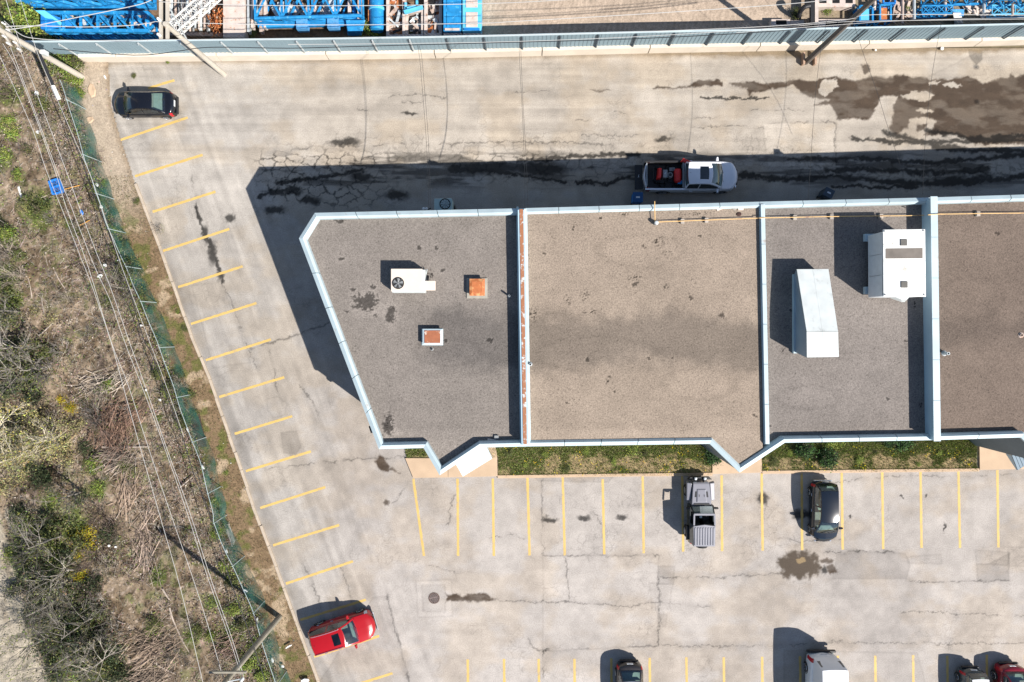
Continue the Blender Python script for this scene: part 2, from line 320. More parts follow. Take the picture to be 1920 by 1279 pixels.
CRACKS = [([(470, 655), (560, 626), (617, 605)], 1.9), ([(520, 283), (600, 276), (700, 273), (760, 270), (840, 270), (960, 266), (1060, 268), (1150, 272)], 1.3), ([(714, 187), (740, 181), (775, 178), (835, 182)], 1.0), ([(755, 191), (790, 193)], .9), ([(665, 204), (690, 206)], .9),
          ([(500, 880), (600, 868), (680, 861), (760, 857)], 1.3), ([(770, 895), (755, 920), (738, 945)], 1.2), ([(927, 1126), (1000, 1128), (1080, 1130), (1130, 1133), (1180, 1137), (1235, 1130), (1290, 1135), (1340, 1140)], 1.1), ([(1018, 895), (1016, 960), (1018, 1041), (1100, 1043), (1235, 1042), (1236, 1140), (1234, 1212), (1120, 1217), (1020, 1222), (1018, 1279)], 1.2),
          ([(1018, 1222), (1000, 1212), (992, 1205), (990, 1198)], 1.3), ([(1018, 1224), (1034, 1216)], 1.2), ([(1060, 1043), (1065, 1090), (1068, 1130)], 1.0), ([(1240, 1083), (1340, 1082), (1420, 1078), (1470, 1078)], 1.1), ([(1530, 1038), (1600, 1035), (1680, 1034)], 1.4), ([(1705, 1090), (1780, 1092), (1890, 1090)], 1.0),
          ([(1240, 1210), (1330, 1211), (1420, 1212), (1560, 1205), (1700, 1208), (1920, 1206)], .9), ([(1690, 1147), (1780, 1150), (1920, 1156)], .9), ([(1550, 1037), (1600, 1034), (1680, 1036)], 1.1), ([(1440, 230), (1480, 229), (1566, 231), (1568, 312)], 1.1), ([(1430, 238), (1290, 237)], .9), ([(1255, 312), (1250, 270), (1262, 248)], 1.3),
          ([(1081, 225), (1105, 228)], 1.1), ([(1150, 208), (1175, 216)], .9), ([(1090, 254), (1200, 256)], .8), ([(1280, 223), (1350, 222)], 1.0), ([(960, 173), (1030, 172)], .8), ([(1410, 207), (1440, 208), (1480, 203), (1510, 208)], .9), ([(560, 720), (590, 760), (600, 800)], 1.0), ([(505, 660), (515, 700), (520, 732)], 1.2),
          ([(360, 328), (366, 375), (372, 405)], 1.0), ([(418, 530), (440, 585), (460, 640), (480, 690)], .9), ([(560, 1035), (575, 1070), (590, 1110), (600, 1130)], 1.2), ([(640, 1060), (655, 1110), (660, 1130)], 1.0), ([(690, 1025), (700, 1050)], 1.3), ([(725, 1110), (740, 1180), (760, 1250), (770, 1290)], 1.6),
          ([(1110, 955), (1130, 990), (1128, 1010)], .7), ([(860, 905), (852, 930), (842, 960), (838, 985)], .9), ([(1450, 1008), (1500, 1016), (1580, 1012)], .8), ([(1560, 905), (1700, 890), (1790, 896), (1900, 890)], .8), ([(800, 1060), (860, 1075), (900, 1072)], .7), ([(920, 1010), (960, 1000), (985, 1012)], .7)]
PATCH = [([(1430, 232), (1567, 231), (1568, 312), (1440, 314)], 1.17), ([(1255, 262), (1292, 262), (1294, 300), (1256, 300)], .93), ([(1018, 1043), (1235, 1042), (1234, 1212), (1018, 1222)], 1.03), ([(1570, 1040), (1620, 1036), (1698, 1037), (1706, 1060), (1700, 1086), (1560, 1086)], .82), ([(1830, 1058), (1852, 1058), (1893, 1038), (1891, 1090), (1832, 1090)], .80),
         ([(1828, 1032), (1893, 1036), (1890, 1060), (1830, 1058)], .90), ([(1234, 1062), (1265, 1062), (1263, 1096), (1232, 1096)], .84), ([(1218, 1094), (1262, 1096), (1255, 1140), (1222, 1145)], .95), ([(1233, 1150), (1250, 1152), (1248, 1176), (1233, 1175)], .88), ([(780, 1090), (846, 1088), (848, 1156), (784, 1158)], 1.07), ([(790, 1098), (834, 1097), (835, 1148), (793, 1147)], .88), ([(527, 812), (556, 808), (564, 838), (555, 852), (532, 850)], .80),
         ([(502, 748), (522, 744), (538, 758), (534, 778), (512, 784), (502, 770)], 1.06), ([(700, 1120), (728, 1118), (768, 1279), (770, 1420), (700, 1420), (600, 1279)], .90), ([(360, 536), (415, 530), (470, 680), (400, 690)], 1.05), ([(1470, 1220), (1720, 1225), (1740, 1300), (1470, 1300)], .93), ([(1730, 150), (1830, 100), (1850, 140), (1760, 150)], .92),
         ([(1815, 92), (1842, 94), (1842, 112), (1830, 122), (1818, 108)], .55), ([(1000, 895), (1060, 892), (1150, 895), (1140, 905), (1010, 903)], .86), ([(1700, 1045), (1765, 1040), (1765, 1058), (1702, 1056)], .92), ([(1890, 1026), (1960, 1026), (1960, 1064), (1892, 1062)], .90)]
def asphalt_colour(u, v):
    n = len(u); c = np.empty((n, 3), np.float32)
    lo = fbm(u/260, v/260, 1); md = fbm(u/60, v/60, 2); hi = fbm(u/14, v/14, 3)
    k = sst(.0, 1, np.clip((v-250)/650, 0, 1))[:, None]                         # beige lane behind, paler grey lot in front
    c[:] = np.array(A(207, 196, 182))*(1-k)+np.array(A(214, 205, 197))*k
    w = sst(560, 380, u-xk(v)*.3)[:, None]*.7; c[:] = c*(1-w)+np.array(A(204, 197, 188))*w
    t = 1+.42*(lo-.5)+.34*(md-.5)+.32*(hi-.5)
    st = fbm(u/190, v/9, 5); t *= 1+.42*(st-.5)*sst(420, 300, v)                  # wheel tracks along the lane
    s2 = fbm((u-.37*v)/11, (v+.37*u)/150, 6); t *= 1+.46*(s2-.5)*sst(330, 120, u-xk(v))
    st3 = fbm(u/220, v/12, 7); t *= 1+.14*(st3-.5)*sst(1020, 1080, v)
    dk = u-xk(v); ed = 22+26*(fbm(v/50, u/200, 8)-.3); t *= 1-.20*sst(ed+8, ed-4, dk)*sst(430, 520, v)      # damp border along the kerb
    uw = u+10*(fbm(u/16, v/16, 11)-.5)+8*(fbm(u/5, v/5, 12)-.5); vw = v+10*(fbm(u/16, v/16, 13)-.5)+8*(fbm(u/5, v/5, 14)-.5)
    def sub(x0, x1, y0, y1): return np.nonzero((u > x0) & (u < x1) & (v > y0) & (v < y1))[0]
    for poly, k in PATCH:
        xs, ys = zip(*poly); i = sub(min(xs)-12, max(xs)+12, min(ys)-12, max(ys)+12)
        d = sdf(poly, u[i]+.25*(uw[i]-u[i]), v[i]+.25*(vw[i]-v[i])); t[i] *= 1+(k-1)*sst(1.5, -1.5, d); t[i] *= 1-.13*np.exp(-(d/1.5)**2)
    # alligator cracking
    f1, f2 = worley((u+.5*(uw-u))/15, (v+.5*(vw-v))/13, 3); al = sst(.11, .02, f2-f1)
    g1, g2 = worley((u+.4*(uw-u))/7, (v+.4*(vw-v))/6, 9); al2 = sst(.16, .03, g2-g1)
    reg = np.clip(sst(228, 262, v)*sst(330, 300, v)*sst(470, 540, u)*sst(1560, 1500, u), 0, 1)*sst(.40, .56, fbm(u/45, v/30, 15))
    reg = np.maximum(reg, sst(400, 330, v)*sst(480, 520, u)*sst(760, 640, u)*sst(290, 310, v))
    reg = np.maximum(reg, sst(285, 295, v)*sst(330, 305, v)*sst(1390, 1420, u)*sst(1680, 1640, u))
    reg = np.maximum(reg, .8*sst(1010, 1050, u)*sst(900, 930, v)*sst(1100, 1040, v)*sst(1560, 1480, u)*sst(.45, .62, fbm(u/40, v/25, 16)))
    reg = np.maximum(reg, .6*sst(.60, .70, fbm(u/70, v/70, 17)))
    al *= sst(.30, .55, fbm(u/24, v/24, 30)); t *= 1-.30*al*np.clip(reg, 0, 1); t *= 1-.20*al2*np.clip(reg, 0, 1)*sst(.45, .6, fbm(u/25, v/25, 18))
    h1, h2 = worley((uw+.35*vw)/27, (vw-.15*uw)/17, 13); net = sst(.17, .03, h2-h1)*sst(.28, .50, fbm(u/22, v/16, 44))
    rn = sst(468, 500, u)*sst(800, 640, u)*sst(282, 300, v)*sst(408, 372, v-.0*u)+.55*sst(830, 900, u)*sst(1240, 1120, u)*sst(278, 300, v)*sst(352, 338, v)+.6*sst(1430, 1500, u)*sst(300, 312, v)*sst(345, 330, v)+.35*sst(440, 520, u)*sst(1180, 1000, u)*sst(255, 275, v)*sst(312, 300, v)
    t *= 1-.74*net*np.clip(rn, 0, 1)
    for pts, wd in CRACKS:
        xs, ys = zip(*pts); i = sub(min(xs)-14, max(xs)+14, min(ys)-14, max(ys)+14)
        d = pdist(pts, uw[i], vw[i]); ww = wd*(.6+.9*fbm(u[i]/11, v[i]/11, 19)); ln = sst(.30, .52, fbm(u[i]/30, v[i]/30, 29)); t[i] *= 1-.56*ln*np.exp(-(d/(ww*.85))**2); t[i] *= 1-.07*np.exp(-(d/7)**2)
    c *= t[:, None]
    warm = sst(.42, .66, fbm(u/70, v/50, 21))[:, None]; c *= 1-warm*np.array([.03, .07, .13])
    # damp dark patches and spills
    m = np.zeros(n, np.float32)
    for poly in WETS+[WET1]:
        xs, ys = zip(*poly); i = sub(min(xs)-14, max(xs)+14, min(ys)-14, max(ys)+14); m[i] = np.maximum(m[i], sst(2.6, -2.6, sdf(poly, u[i]+.7*(uw[i]-u[i]), v[i]+.7*(vw[i]-v[i]))+6*(hi[i]-.5)))
    for poly in DRY:
        xs, ys = zip(*poly); i = sub(min(xs)-14, max(xs)+14, min(ys)-14, max(ys)+14); m[i] *= sst(-1.5, 1.5, sdf(poly, uw[i], vw[i]))
    wc = np.array(A(98, 82, 68))*(.80+.5*(fbm(u/30, v/12, 22)-.3)+.3*(hi-.5))[:, None]; m *= .84+.18*sst(.35, .62, fbm(u/34, v/16, 27)); m = np.clip(m, 0, 1); c = c*(1-m[:, None])+wc*m[:, None]
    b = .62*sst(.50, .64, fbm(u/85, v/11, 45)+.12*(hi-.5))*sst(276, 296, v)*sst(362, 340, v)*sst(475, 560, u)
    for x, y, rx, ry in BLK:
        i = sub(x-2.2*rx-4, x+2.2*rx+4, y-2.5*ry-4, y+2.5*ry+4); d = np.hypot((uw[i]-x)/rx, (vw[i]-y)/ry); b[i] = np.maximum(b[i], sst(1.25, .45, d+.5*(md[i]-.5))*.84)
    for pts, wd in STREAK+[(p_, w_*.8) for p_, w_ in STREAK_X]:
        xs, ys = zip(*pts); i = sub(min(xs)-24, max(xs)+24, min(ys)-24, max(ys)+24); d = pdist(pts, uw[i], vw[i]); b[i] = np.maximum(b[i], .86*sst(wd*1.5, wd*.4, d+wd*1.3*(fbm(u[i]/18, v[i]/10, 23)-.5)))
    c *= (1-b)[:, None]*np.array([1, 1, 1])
    i = sub(1430, 1560, 1010, 1105); d = sdf(PUDDLE, uw[i], vw[i]); q = sst(10, -4, d+22*(hi[i]-.5)+16*(fbm(u[i]/7, v[i]/7, 26)-.5))[:, None]
    c[i] = c[i]*(1-q)+np.array(A(98, 86, 74))*(.7+.8*md[i][:, None])*q
    d = np.hypot((uw[i]-1503)/9, (vw[i]-1052)/7); q = sst(1.2, .8, d)[:, None]; c[i] = c[i]*(1-q)+np.array(A(172, 148, 112))*q
    # soil washed up along the barrier and kerb
    dv = v-yb(u); q = (sst(1150, 1350, u)*sst(16, 3, dv+14*(fbm(u/22, v/12, 24)-.5))+.55*sst(9, 1, dv+4*(hi-.5)))[:, None]; q = np.clip(q, 0, 1)*.8
    c = c*(1-q)+np.array(A(150, 130, 100))*(.7+.6*hi[:, None])*q
    return np.clip(c, .004, .8)
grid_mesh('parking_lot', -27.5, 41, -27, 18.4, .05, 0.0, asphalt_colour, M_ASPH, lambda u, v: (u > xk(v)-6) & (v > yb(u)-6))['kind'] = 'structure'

# rough ground to the west of the kerb
GREEN = [(60, 35, 55), (110, 112, 34), (140, 85, 22), (20, 240, 22), (12, 300, 20), (75, 395, 38), (22, 448, 22), (15, 520, 30), (30, 560, 22), (25, 180, 24), (215, 340, 16), (228, 455, 18), (240, 520, 22), (265, 580, 16), (300, 640, 14), (330, 740, 22), (350, 780, 16), (180, 870, 22), (190, 915, 20), (100, 940, 24), (250, 890, 8), (130, 980, 40),
         (110, 1040, 40), (30, 1060, 30), (420, 975, 14), (445, 1080, 22), (465, 1130, 24), (470, 1230, 26), (150, 1250, 60), (120, 1190, 40), (440, 1190, 30), (500, 1260, 24), (60, 1000, 30), (290, 1190, 20), (300, 1080, 18), (400, 1130, 14), (360, 1190, 20), (205, 1270, 40)]
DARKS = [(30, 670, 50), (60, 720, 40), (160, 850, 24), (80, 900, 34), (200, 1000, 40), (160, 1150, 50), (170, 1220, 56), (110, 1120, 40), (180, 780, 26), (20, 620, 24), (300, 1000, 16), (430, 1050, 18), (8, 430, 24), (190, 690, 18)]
def terrain_colour(u, v):
    a = fbm(u/40, v/40, 31); b = fbm(u/9, v/9, 32); h = fbm(u/3.2, v/3.2, 33, 3)
    straw = np.array(A(180, 160, 136)); brown = np.array(A(130, 112, 90)); dark = np.array(A(66, 58, 48)); green = np.array(A(100, 116, 54)); lit = np.array(A(216, 196, 178))
    k = sst(.35, .65, .5*a+.5*b)[:, None]; c = brown*(1-k)+straw*k
    q = sst(.60, .74, h*.5+b*.5)[:, None]; c = c*(1-q)+lit*q
    q = sst(.42, .30, h*.6+b*.4)[:, None]; c = c*(1-q)+dark*q
    g = np.zeros_like(u); d = g.copy()
    for x, y, r in GREEN: g = np.maximum(g, sst(1.25, .5, np.hypot(u-x, v-y)/r+.9*(b-.5)))
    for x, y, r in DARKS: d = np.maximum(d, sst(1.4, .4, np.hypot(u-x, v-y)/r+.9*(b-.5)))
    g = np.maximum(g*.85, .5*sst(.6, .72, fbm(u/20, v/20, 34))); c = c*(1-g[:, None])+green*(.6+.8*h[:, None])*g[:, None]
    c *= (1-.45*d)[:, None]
    dk = xk(v)-u                                                                # verge between fence and kerb
    vg = sst(95, 78, dk+14*(b-.5))*sst(300, 420, v); vc = np.array(A(152, 128, 100))*(.72+.6*h[:, None]); e = sst(.54, .66, fbm(u/16, v/16, 35))[:, None]; vc = vc*(1-e)+np.array(A(126, 124, 74))*e
    e = sst(.58, .68, fbm(u/28, v/28, 36))[:, None]; vc = vc*(1-e)+np.array(A(206, 182, 152))*e; c = c*(1-vg[:, None])+vc*vg[:, None]
    sh = sst(66, 44, dk+16*(b-.5))*sst(470, 300, v); sc_ = np.array(A(206, 188, 166))*(.84+.36*h[:, None]); e = sst(14, 2, dk+10*(b-.5))[:, None]*.5; sc_ = sc_*(1-e)+np.array(A(150, 126, 96))*e; c = c*(1-sh[:, None])+sc_*sh[:, None]
    rx = np.interp(v, [880, 950, 1080, 1180, 1279, 1450], [-48, -2, 36, 56, 98, 158]); r = sst(8, -8, u-rx+14*(b-.5))     # dirt track in the corner
    rc = np.array(A(204, 192, 172))*(.84+.34*fbm((u-.35*v)/14, (v+.35*u)/120, 37)[:, None]); e = sst(.50, .64, fbm((u-.3*v)/18, v/90, 38))[:, None]; rc = rc*(1-e*.5)+np.array(A(150, 132, 106))*e*.5
    c = c*(1-r[:, None])+rc*r[:, None]
    for x, y, rx_, ry_ in ((58, 1248, 9, 38), (36, 1140, 12, 34), (22, 975, 8, 22)):
        e = sst(1.2, .85, np.hypot((u-x-.25*(v-y))/rx_, (v-y)/ry_)+.5*(b-.5))[:, None]; c = c*(1-e)+np.array(A(204, 192, 170))*e
    return np.clip(c, .006, .7)
def terrain_z(u, v):
    dk = xk(v)-u; return .05+.05*sst(0, 30, dk)+sst(60, 200, dk)*(.5*(fbm(u/60, v/60, 41)-.5)+.18*(fbm(u/12, v/12, 42)-.5)+.15)
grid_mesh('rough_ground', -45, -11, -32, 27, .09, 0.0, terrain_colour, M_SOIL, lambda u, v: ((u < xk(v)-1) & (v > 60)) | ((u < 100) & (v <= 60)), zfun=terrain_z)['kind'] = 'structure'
def yard_colour(u, v):
    b = fbm(u/20, v/20, 51); h = fbm(u/4, v/4, 52, 3); tr = fbm(u/120, v/5, 53)
    c = np.array(A(222, 200, 178))*(.7+.3*b+.3*(h))[:, None]*(1+.25*(tr-.5))[:, None]
    w = np.abs(np.sin((u*.9+v*.25)/3.0+4*b))**3*sst(.35, .6, fbm(u/60, v/10, 54)); c *= (1-.20*w)[:, None]
    q = sst(900, 860, u)[:, None]; c = c*(1-q)+np.array(A(150, 124, 100))*(.55+.8*h[:, None])*q
    q = sst(1440, 1560, u)[:, None]*.7; c = c*(1-q)+np.array(A(150, 138, 112))*(.5+.9*h[:, None])*q
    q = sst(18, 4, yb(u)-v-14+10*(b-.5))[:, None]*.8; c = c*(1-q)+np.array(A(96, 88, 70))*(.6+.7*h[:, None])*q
    return np.clip(c, .01, .7)
grid_mesh('yard_ground', -35, 37, 17, 30, .09, 0.0, yard_colour, M_SOIL, lambda u, v: (v < yb(u)-4) & (u > 30))['kind'] = 'structure'
M_FAR = mat('far_soil', A(150, 138, 110), .95, var=.3, vscale=.15, grain=.3, gscale=2)
MB().sheet([(-400, -400), (400, -400), (400, 400), (-400, 400)], -.15).build('ground', M_FAR)['kind'] = 'structure'

# kerb along the lot's west side
def strip(mb, pts, w, z0, z1):
    pts = [Vector((p[0], p[1], 0)) for p in pts]; L_, R_ = [], []
    for i, p in enumerate(pts):
        d = (pts[min(i+1, len(pts)-1)]-pts[max(i-1, 0)]).normalized(); nn = Vector((-d.y, d.x, 0))*w/2; L_.append(p+nn); R_.append(p-nn)
    for i in range(len(pts)-1):
        mb.hexa([(R_[i].x, R_[i].y, z0), (R_[i+1].x, R_[i+1].y, z0), (L_[i+1].x, L_[i+1].y, z0), (L_[i].x, L_[i].y, z0)], [(R_[i].x, R_[i].y, z1), (R_[i+1].x, R_[i+1].y, z1), (L_[i+1].x, L_[i+1].y, z1), (L_[i].x, L_[i].y, z1)])
kb = MB(); kp = [P(*p) for p in KERB[3:]]; pts = []
for a, b in zip(kp[:-1], kp[1:]):
    n = max(1, int((b-a).length/1.2)); pts += [a.lerp(b, i/n) for i in range(n)]
pts.append(kp[-1])
for a, b in zip(pts[:-1], pts[1:]):
    d = (b-a).normalized(); j = Vector((RNG.normal()*.015, 0, 0)); strip(kb, [a+d*.008+j, b-d*.008+j], .17, -.05, .12+RNG.normal()*.008)
kb.build('kerb', M_KERB, bevel=.015)['kind'] = 'structure'
# front kerb, planted strips and concrete pads south of the building
kf = MB(); fr = [P(933, 894), P(1133, 891), P(1335, 889), P(1428, 885.5), P(1632, 883), P(1834, 881)]
for a, b in ((0, 1), (1, 2), (3, 4), (4, 5)): strip(kf, [fr[a], fr[b]], .2, -.05, .12)
kf.build('front_kerb', M_CONC, bevel=.015)['kind'] = 'structure'
def bed_colour(u, v):
    b = fbm(u/22, v/16, 61); h = fbm(u/4, v/4, 62, 3); c = np.array(A(186, 164, 126))*(.7+.6*h[:, None]); g = sst(.40, .62, b*.7+h*.3+.25*sst(866, 846, v)-.06)[:, None]
    return np.clip(c*(1-g)+np.array(A(134, 146, 74))*(.6+.8*h[:, None])*g, .01, .6)
def bedmask(u, v): return ((u > 760) & (u < 1336) & (v > 790) & (v < 892.5)) & ~((u > 757) & (u < 934) & (v > 858)) & (u > 757+(v-840)*.35) | ((u > 1427) & (u < 1832) & (v > 780) & (v < 884))
grid_mesh('lawn_strip', -7.6, 31, -9.85, -5.5, .07, .05, bed_colour, M_SOIL, bedmask)['kind'] = 'structure'
pad = MB()
pad.prism([P(x, y) for x, y in [(775, 896), (760, 859), (798, 859), (840, 859), (840, 895)]], -.05, .12)
pad.prism([P(x, y) for x, y in [(840.6, 895), (840.6, 820), (925, 820), (932, 852), (933, 893)]], -.05, .12)
pad.build('entrance_path', M_CONC, bevel=.012)['kind'] = 'structure'
pad = MB().prism([P(x, y) for x, y in [(1334.8, 888.6), (1334.8, 815), (1427.4, 815), (1427.4, 886)]], -.05, .12); pad.build('entrance_path', M_CONC, bevel=.012)['kind'] = 'structure'
pad = MB().prism([P(x, y) for x, y in [(1835, 881), (1834, 815), (2060, 815), (2060, 876)]], -.05, .12); pad.build('entrance_path', M_CONC, bevel=.012)['kind'] = 'structure'

# painted stall lines: each one a worn strip of paint 4 mm above the asphalt
def ordn(i): return ['first', 'second', 'third', 'fourth', 'fifth', 'sixth', 'seventh', 'eighth', 'ninth', 'tenth', 'eleventh', 'twelfth', 'thirteenth', 'fourteenth', 'fifteenth', 'sixteenth', 'seventeenth', 'eighteenth', 'nineteenth', 'twentieth', 'twenty-first', 'twenty-second', 'twenty-third', 'twenty-fourth', 'twenty-fifth', 'twenty-sixth', 'twenty-seventh', 'twenty-eighth', 'twenty-ninth', 'thirtieth'][i]
def line(a, b, label, group, w=.138):
    w *= 1.15; a, b = P(*a), P(*b); d = (b-a).normalized(); n = Vector((-d.y, d.x, 0)); k = max(8, int((b-a).length/.12)); L_, R_ = [], []
    for i in range(k+1):
        p = a.lerp(b, i/k); j = [RNG.normal()*.006 for _ in range(2)]; L_.append(p+n*(w/2+j[0])); R_.append(p-n*(w/2+j[1]))
    mb = MB(); mb.add([(p.x, p.y, .004) for p in L_+R_], [(k+1+i, k+2+i, i+1, i) for i in range(k)])
    tag(mb.build('stall_line', M_YELLOW), label, 'stall line', group, 'structure')
LEFT = [((278, 166), (327, 151)), ((226, 263), (352, 221)), ((253, 331), (380, 291)), ((286, 398), (404, 360)), ((306, 471), (430, 430)), ((334, 539), (455, 500)), ((358, 608), (481, 569)), ((386, 676), (508, 637)), ((411, 745), (533, 708)), ((440, 814), (548, 781)), ((461, 884), (583, 847)), ((488, 953), (610, 914)), ((512, 1023), (636, 985)), ((536, 1095), (662, 1053)), ((563, 1163), (686, 1125)), ((589, 1232), (711, 1193)), ((612, 1302), (736, 1263))]
for i, (a, b) in enumerate(LEFT): line(a, b, 'slanted yellow line beside the west kerb, %s from the top' % ordn(i), 'slanted stall lines along the west kerb')
FRONT = [((775, 898), (795, 1043)), ((858, 898), (859, 1043)), ((924, 898), (926, 1043)), ((989, 896), (993, 1042)), ((1055, 895), (1059, 1042)), ((1130, 899), (1133, 1040)), ((1205, 893), (1207, 1038)), ((1279, 893), (1281, 1035)), ((1353, 892), (1354, 1034)), ((1428, 888), (1430, 1033)), ((1503, 886), (1504, 1032)), ((1578, 886), (1580, 1031)), ((1654, 884), (1656, 1030)), ((1726, 884), (1728, 1028)), ((1797, 882), (1800, 1028)), ((1870, 882), (1872, 1027)), ((1942, 880), (1945, 1026))]
for i, (a, b) in enumerate(FRONT): line(a, b, 'straight yellow stall line in front of the building, %s from the left' % ordn(i), 'stall lines in front of the building')
BOT = [(877, 1237), (945, 1236), (1010, 1236), (1077, 1236), (1146, 1235), (1218, 1234), (1287, 1233), (1357, 1233), (1429, 1232), (1500, 1231), (1571, 1230), (1641, 1230), (1712, 1229), (1776, 1230), (1850, 1228), (1922, 1228)]
for i, a in enumerate(BOT): line(a, (a[0]+2, 1385), 'yellow stall line running off the bottom edge, %s from the left' % ordn(i), 'stall lines at the bottom edge')
# ---------------------------------------------------------------- the building
ZR = 6.1
OUT = [(560, 447), (589.5, 399.5), (972, 391), (1425, 378.5), (1747, 370.5), (2640, 343), (2640, 805), (2056, 819), (1971, 875), (1915, 821), (1752, 826), (1472, 831), (1387, 887), (1331, 833), (990, 838), (902, 840), (824, 892), (794, 841), (710, 843)]
OUTM = [P(x, y, 6.54) for x, y in OUT]
def offset(poly, d):                       # poly runs clockwise seen from above; positive d goes inward
    n = len(poly); r = []
    for i in range(n):
        a, b, c = poly[i-1], poly[i], poly[(i+1) % n]; e, f = (b-a), (c-b); e.z = f.z = 0; e.normalize(); f.normalize()
        n1, n2 = Vector((e.y, -e.x, 0)), Vector((f.y, -f.x, 0)); m = (n1+n2); m = m/m.length; r.append(b+m*d/max(.35, m.dot(n1)))
    return r
bld = thing('industrial_building', 'single-storey industrial building with flat gravel roofs edged in pale blue metal coping', 'building', (0, 0, 0))
wallm = MB(); wp = offset(OUTM, .05); wallm.prism([(p.x, p.y) for p in reversed(wp)], 0, 6.09); wl2 = offset(OUTM, .30)
for i in range(len(wp)):
    j = (i+1) % len(wp); wallm.hexa([(wp[i].x, wp[i].y, 6.09), (wp[j].x, wp[j].y, 6.09), (wl2[j].x, wl2[j].y, 6.09), (wl2[i].x, wl2[i].y, 6.09)], [(wp[i].x, wp[i].y, 6.40), (wp[j].x, wp[j].y, 6.40), (wl2[j].x, wl2[j].y, 6.38), (wl2[i].x, wl2[i].y, 6.38)])
wallm.build('wall', M_WALL, bld)
PROF = [(0, 6.34), (0, 6.50), (.22, 6.60), (.335, 6.44), (.34, 6.10)]
OFF = [offset(OUTM, d) for d, z in PROF]
for i in range(len(OUTM)):
    if i == 5: continue
    j = (i+1) % len(OUTM); L_ = (OUTM[j]-OUTM[i]).length; n = max(1, round(L_/2.2)); g = .016/L_
    for s in range(n):
        t0, t1 = (s/n+(g if s else 0)), ((s+1)/n-(g if s < n-1 else 0)); mb = MB(); vs = []
        dz = RNG.normal()*.006
        for t in (t0, t1):
            for k, (d, z) in enumerate(PROF):
                p = OFF[k][i].lerp(OFF[k][j], t); vs.append((p.x, p.y, z+dz))
        m = len(PROF); mb.add(vs, [(k, k+1, m+k+1, m+k) for k in range(m-1)]); mb.build('coping', M_COPE, bld)
ZR2 = 6.40
clip = lambda z: [((p.x)*F/(CH-z)+NX, -p.y*F/(CH-z)+NY) for p in offset(OUTM, .31)]
SPOTS = [(685, 567, 22, 16), (733, 588, 9, 18), (640, 487, 7, 5), (635, 415, 9, 4), (728, 800, 10, 20), (700, 540, 6, 3), (660, 545, 5, 3)]
SPOTS += [(random.uniform(600, 1900), random.uniform(420, 800), random.uniform(3, 6), random.uniform(2, 5)) for _ in range(26)]
SPECK = [(1107, 585, 14, 4), (1097, 555, 8, 12), (1190, 522, 12, 7), (1249, 538, 5, 6), (1236, 455, 14, 9), (1207, 460, 5, 7), (1000, 590, 8, 14), (1065, 560, 6, 12), (1125, 410, 5, 4), (1075, 430, 3, 6), (1300, 402, 22, 3), (1170, 402, 10, 3), (807, 515, 7, 8), (985, 480, 6, 20), (1700, 640, 5, 4), (1250, 475, 10, 4), (1325, 400, 8, 3), (1138, 716, 4, 5), (730, 790, 10, 14), (1258, 672, 5, 3), (1470, 660, 5, 6), (1715, 570, 3, 8), (1727, 760, 4, 5)]
def roof_colour(u, v):
    a = fbm(u/70, v/70, 71); b = fbm(u/18, v/18, 72); h = fbm(u/3, v/3, 73, 2)
    c = np.empty((len(u), 3), np.float32); c[:] = A(158, 149, 141)
    for x, col in ((980, (181, 164, 147)), (1430, (158, 149, 142)), (1742, (142, 126, 114))): c[u > x] = A(*col)
    w = sst(70, 25, np.abs(v-640+8*np.sin(u/60))+26*(b-.5)+50*(a-.5))*sst(770, 830, u)*sst(1440, 1420, u); w = np.maximum(w, .7*sst(60, 0, np.abs(v-620)+60*(a-.5))*sst(1740, 1760, u)); c *= (1-.34*w[:, None]*np.array([1, .97, .92]))
    c *= (1+.26*(a-.5)+.16*(b-.5))[:, None]; c *= (1+.10*(fbm(u/120, v/14, 74)-.5))[:, None]
    e = sst(800, 815, v)*.12+.25*sst(10, 0, np.abs(u-745)/2+np.abs(v-812)); c *= (1+e[:, None])
    uw = u+10*(fbm(u/8, v/8, 75)-.5); vw = v+10*(fbm(u/8, v/8, 76)-.5)
    for x, y, rx, ry in SPOTS:
        d = np.hypot((uw-x)/rx, (vw-y)/ry); hal = sst(2.0, 1.2, d)*.16; c *= (1+hal)[:, None]; k = sst(1.15, .75, d+1.5*(h-.5)+1.1*(b-.5))*.70; c *= (1-k)[:, None]
    for x, y, rx, ry in ((840, 660, 60, 26), (1120, 665, 110, 34), (1310, 720, 70, 30), (1520, 745, 60, 22), (1820, 560, 60, 40), (640, 700, 36, 34), (1200, 470, 80, 30)):
        d = np.hypot((uw-x)/rx, (vw-y)/ry)+.35*(a-.5); c *= (1-.10*np.exp(-((d-1)/.10)**2)+.05*sst(1, .6, d))[:, None]
    ph = np.abs(((v+2*np.sin(u/90))+30) % 92-46); c *= (1-.07*np.exp(-(ph/1.1)**2)*sst(.4, .6, fbm(u/60, v/60, 78)))[:, None]
    f1, f2 = worley(u/4.6, v/4.6, 5)
    for x, y, rx, ry in SPECK:
        d = np.hypot((u-x)/rx, (v-y)/ry); k = sst(1.5, .5, d)*sst(.42, .30, f1+.25*(b-.4)); c *= (1-.88*k*(h > .38))[:, None]
    k = (f1 < .16)*(fbm(u/6, v/6, 77) > .66); c *= (1-.5*k)[:, None]
    return np.clip(c, .01, .6)
for nm, x0, x1 in (('a', 540, 976), ('b', 976, 1430), ('c', 1430, 1742), ('d', 1742, 2640)):
    zr_ = ZR2 if nm == 'b' else ZR; ptin = clip(zr_); ra = P(x0, 350, zr_); rb = P(x1, 900, zr_)
    grid_mesh('roof', ra.x, rb.x, rb.y, ra.y, .055, zr_, roof_colour, M_ROOF, lambda u, v: inside(ptin, u, v), parent=bld)
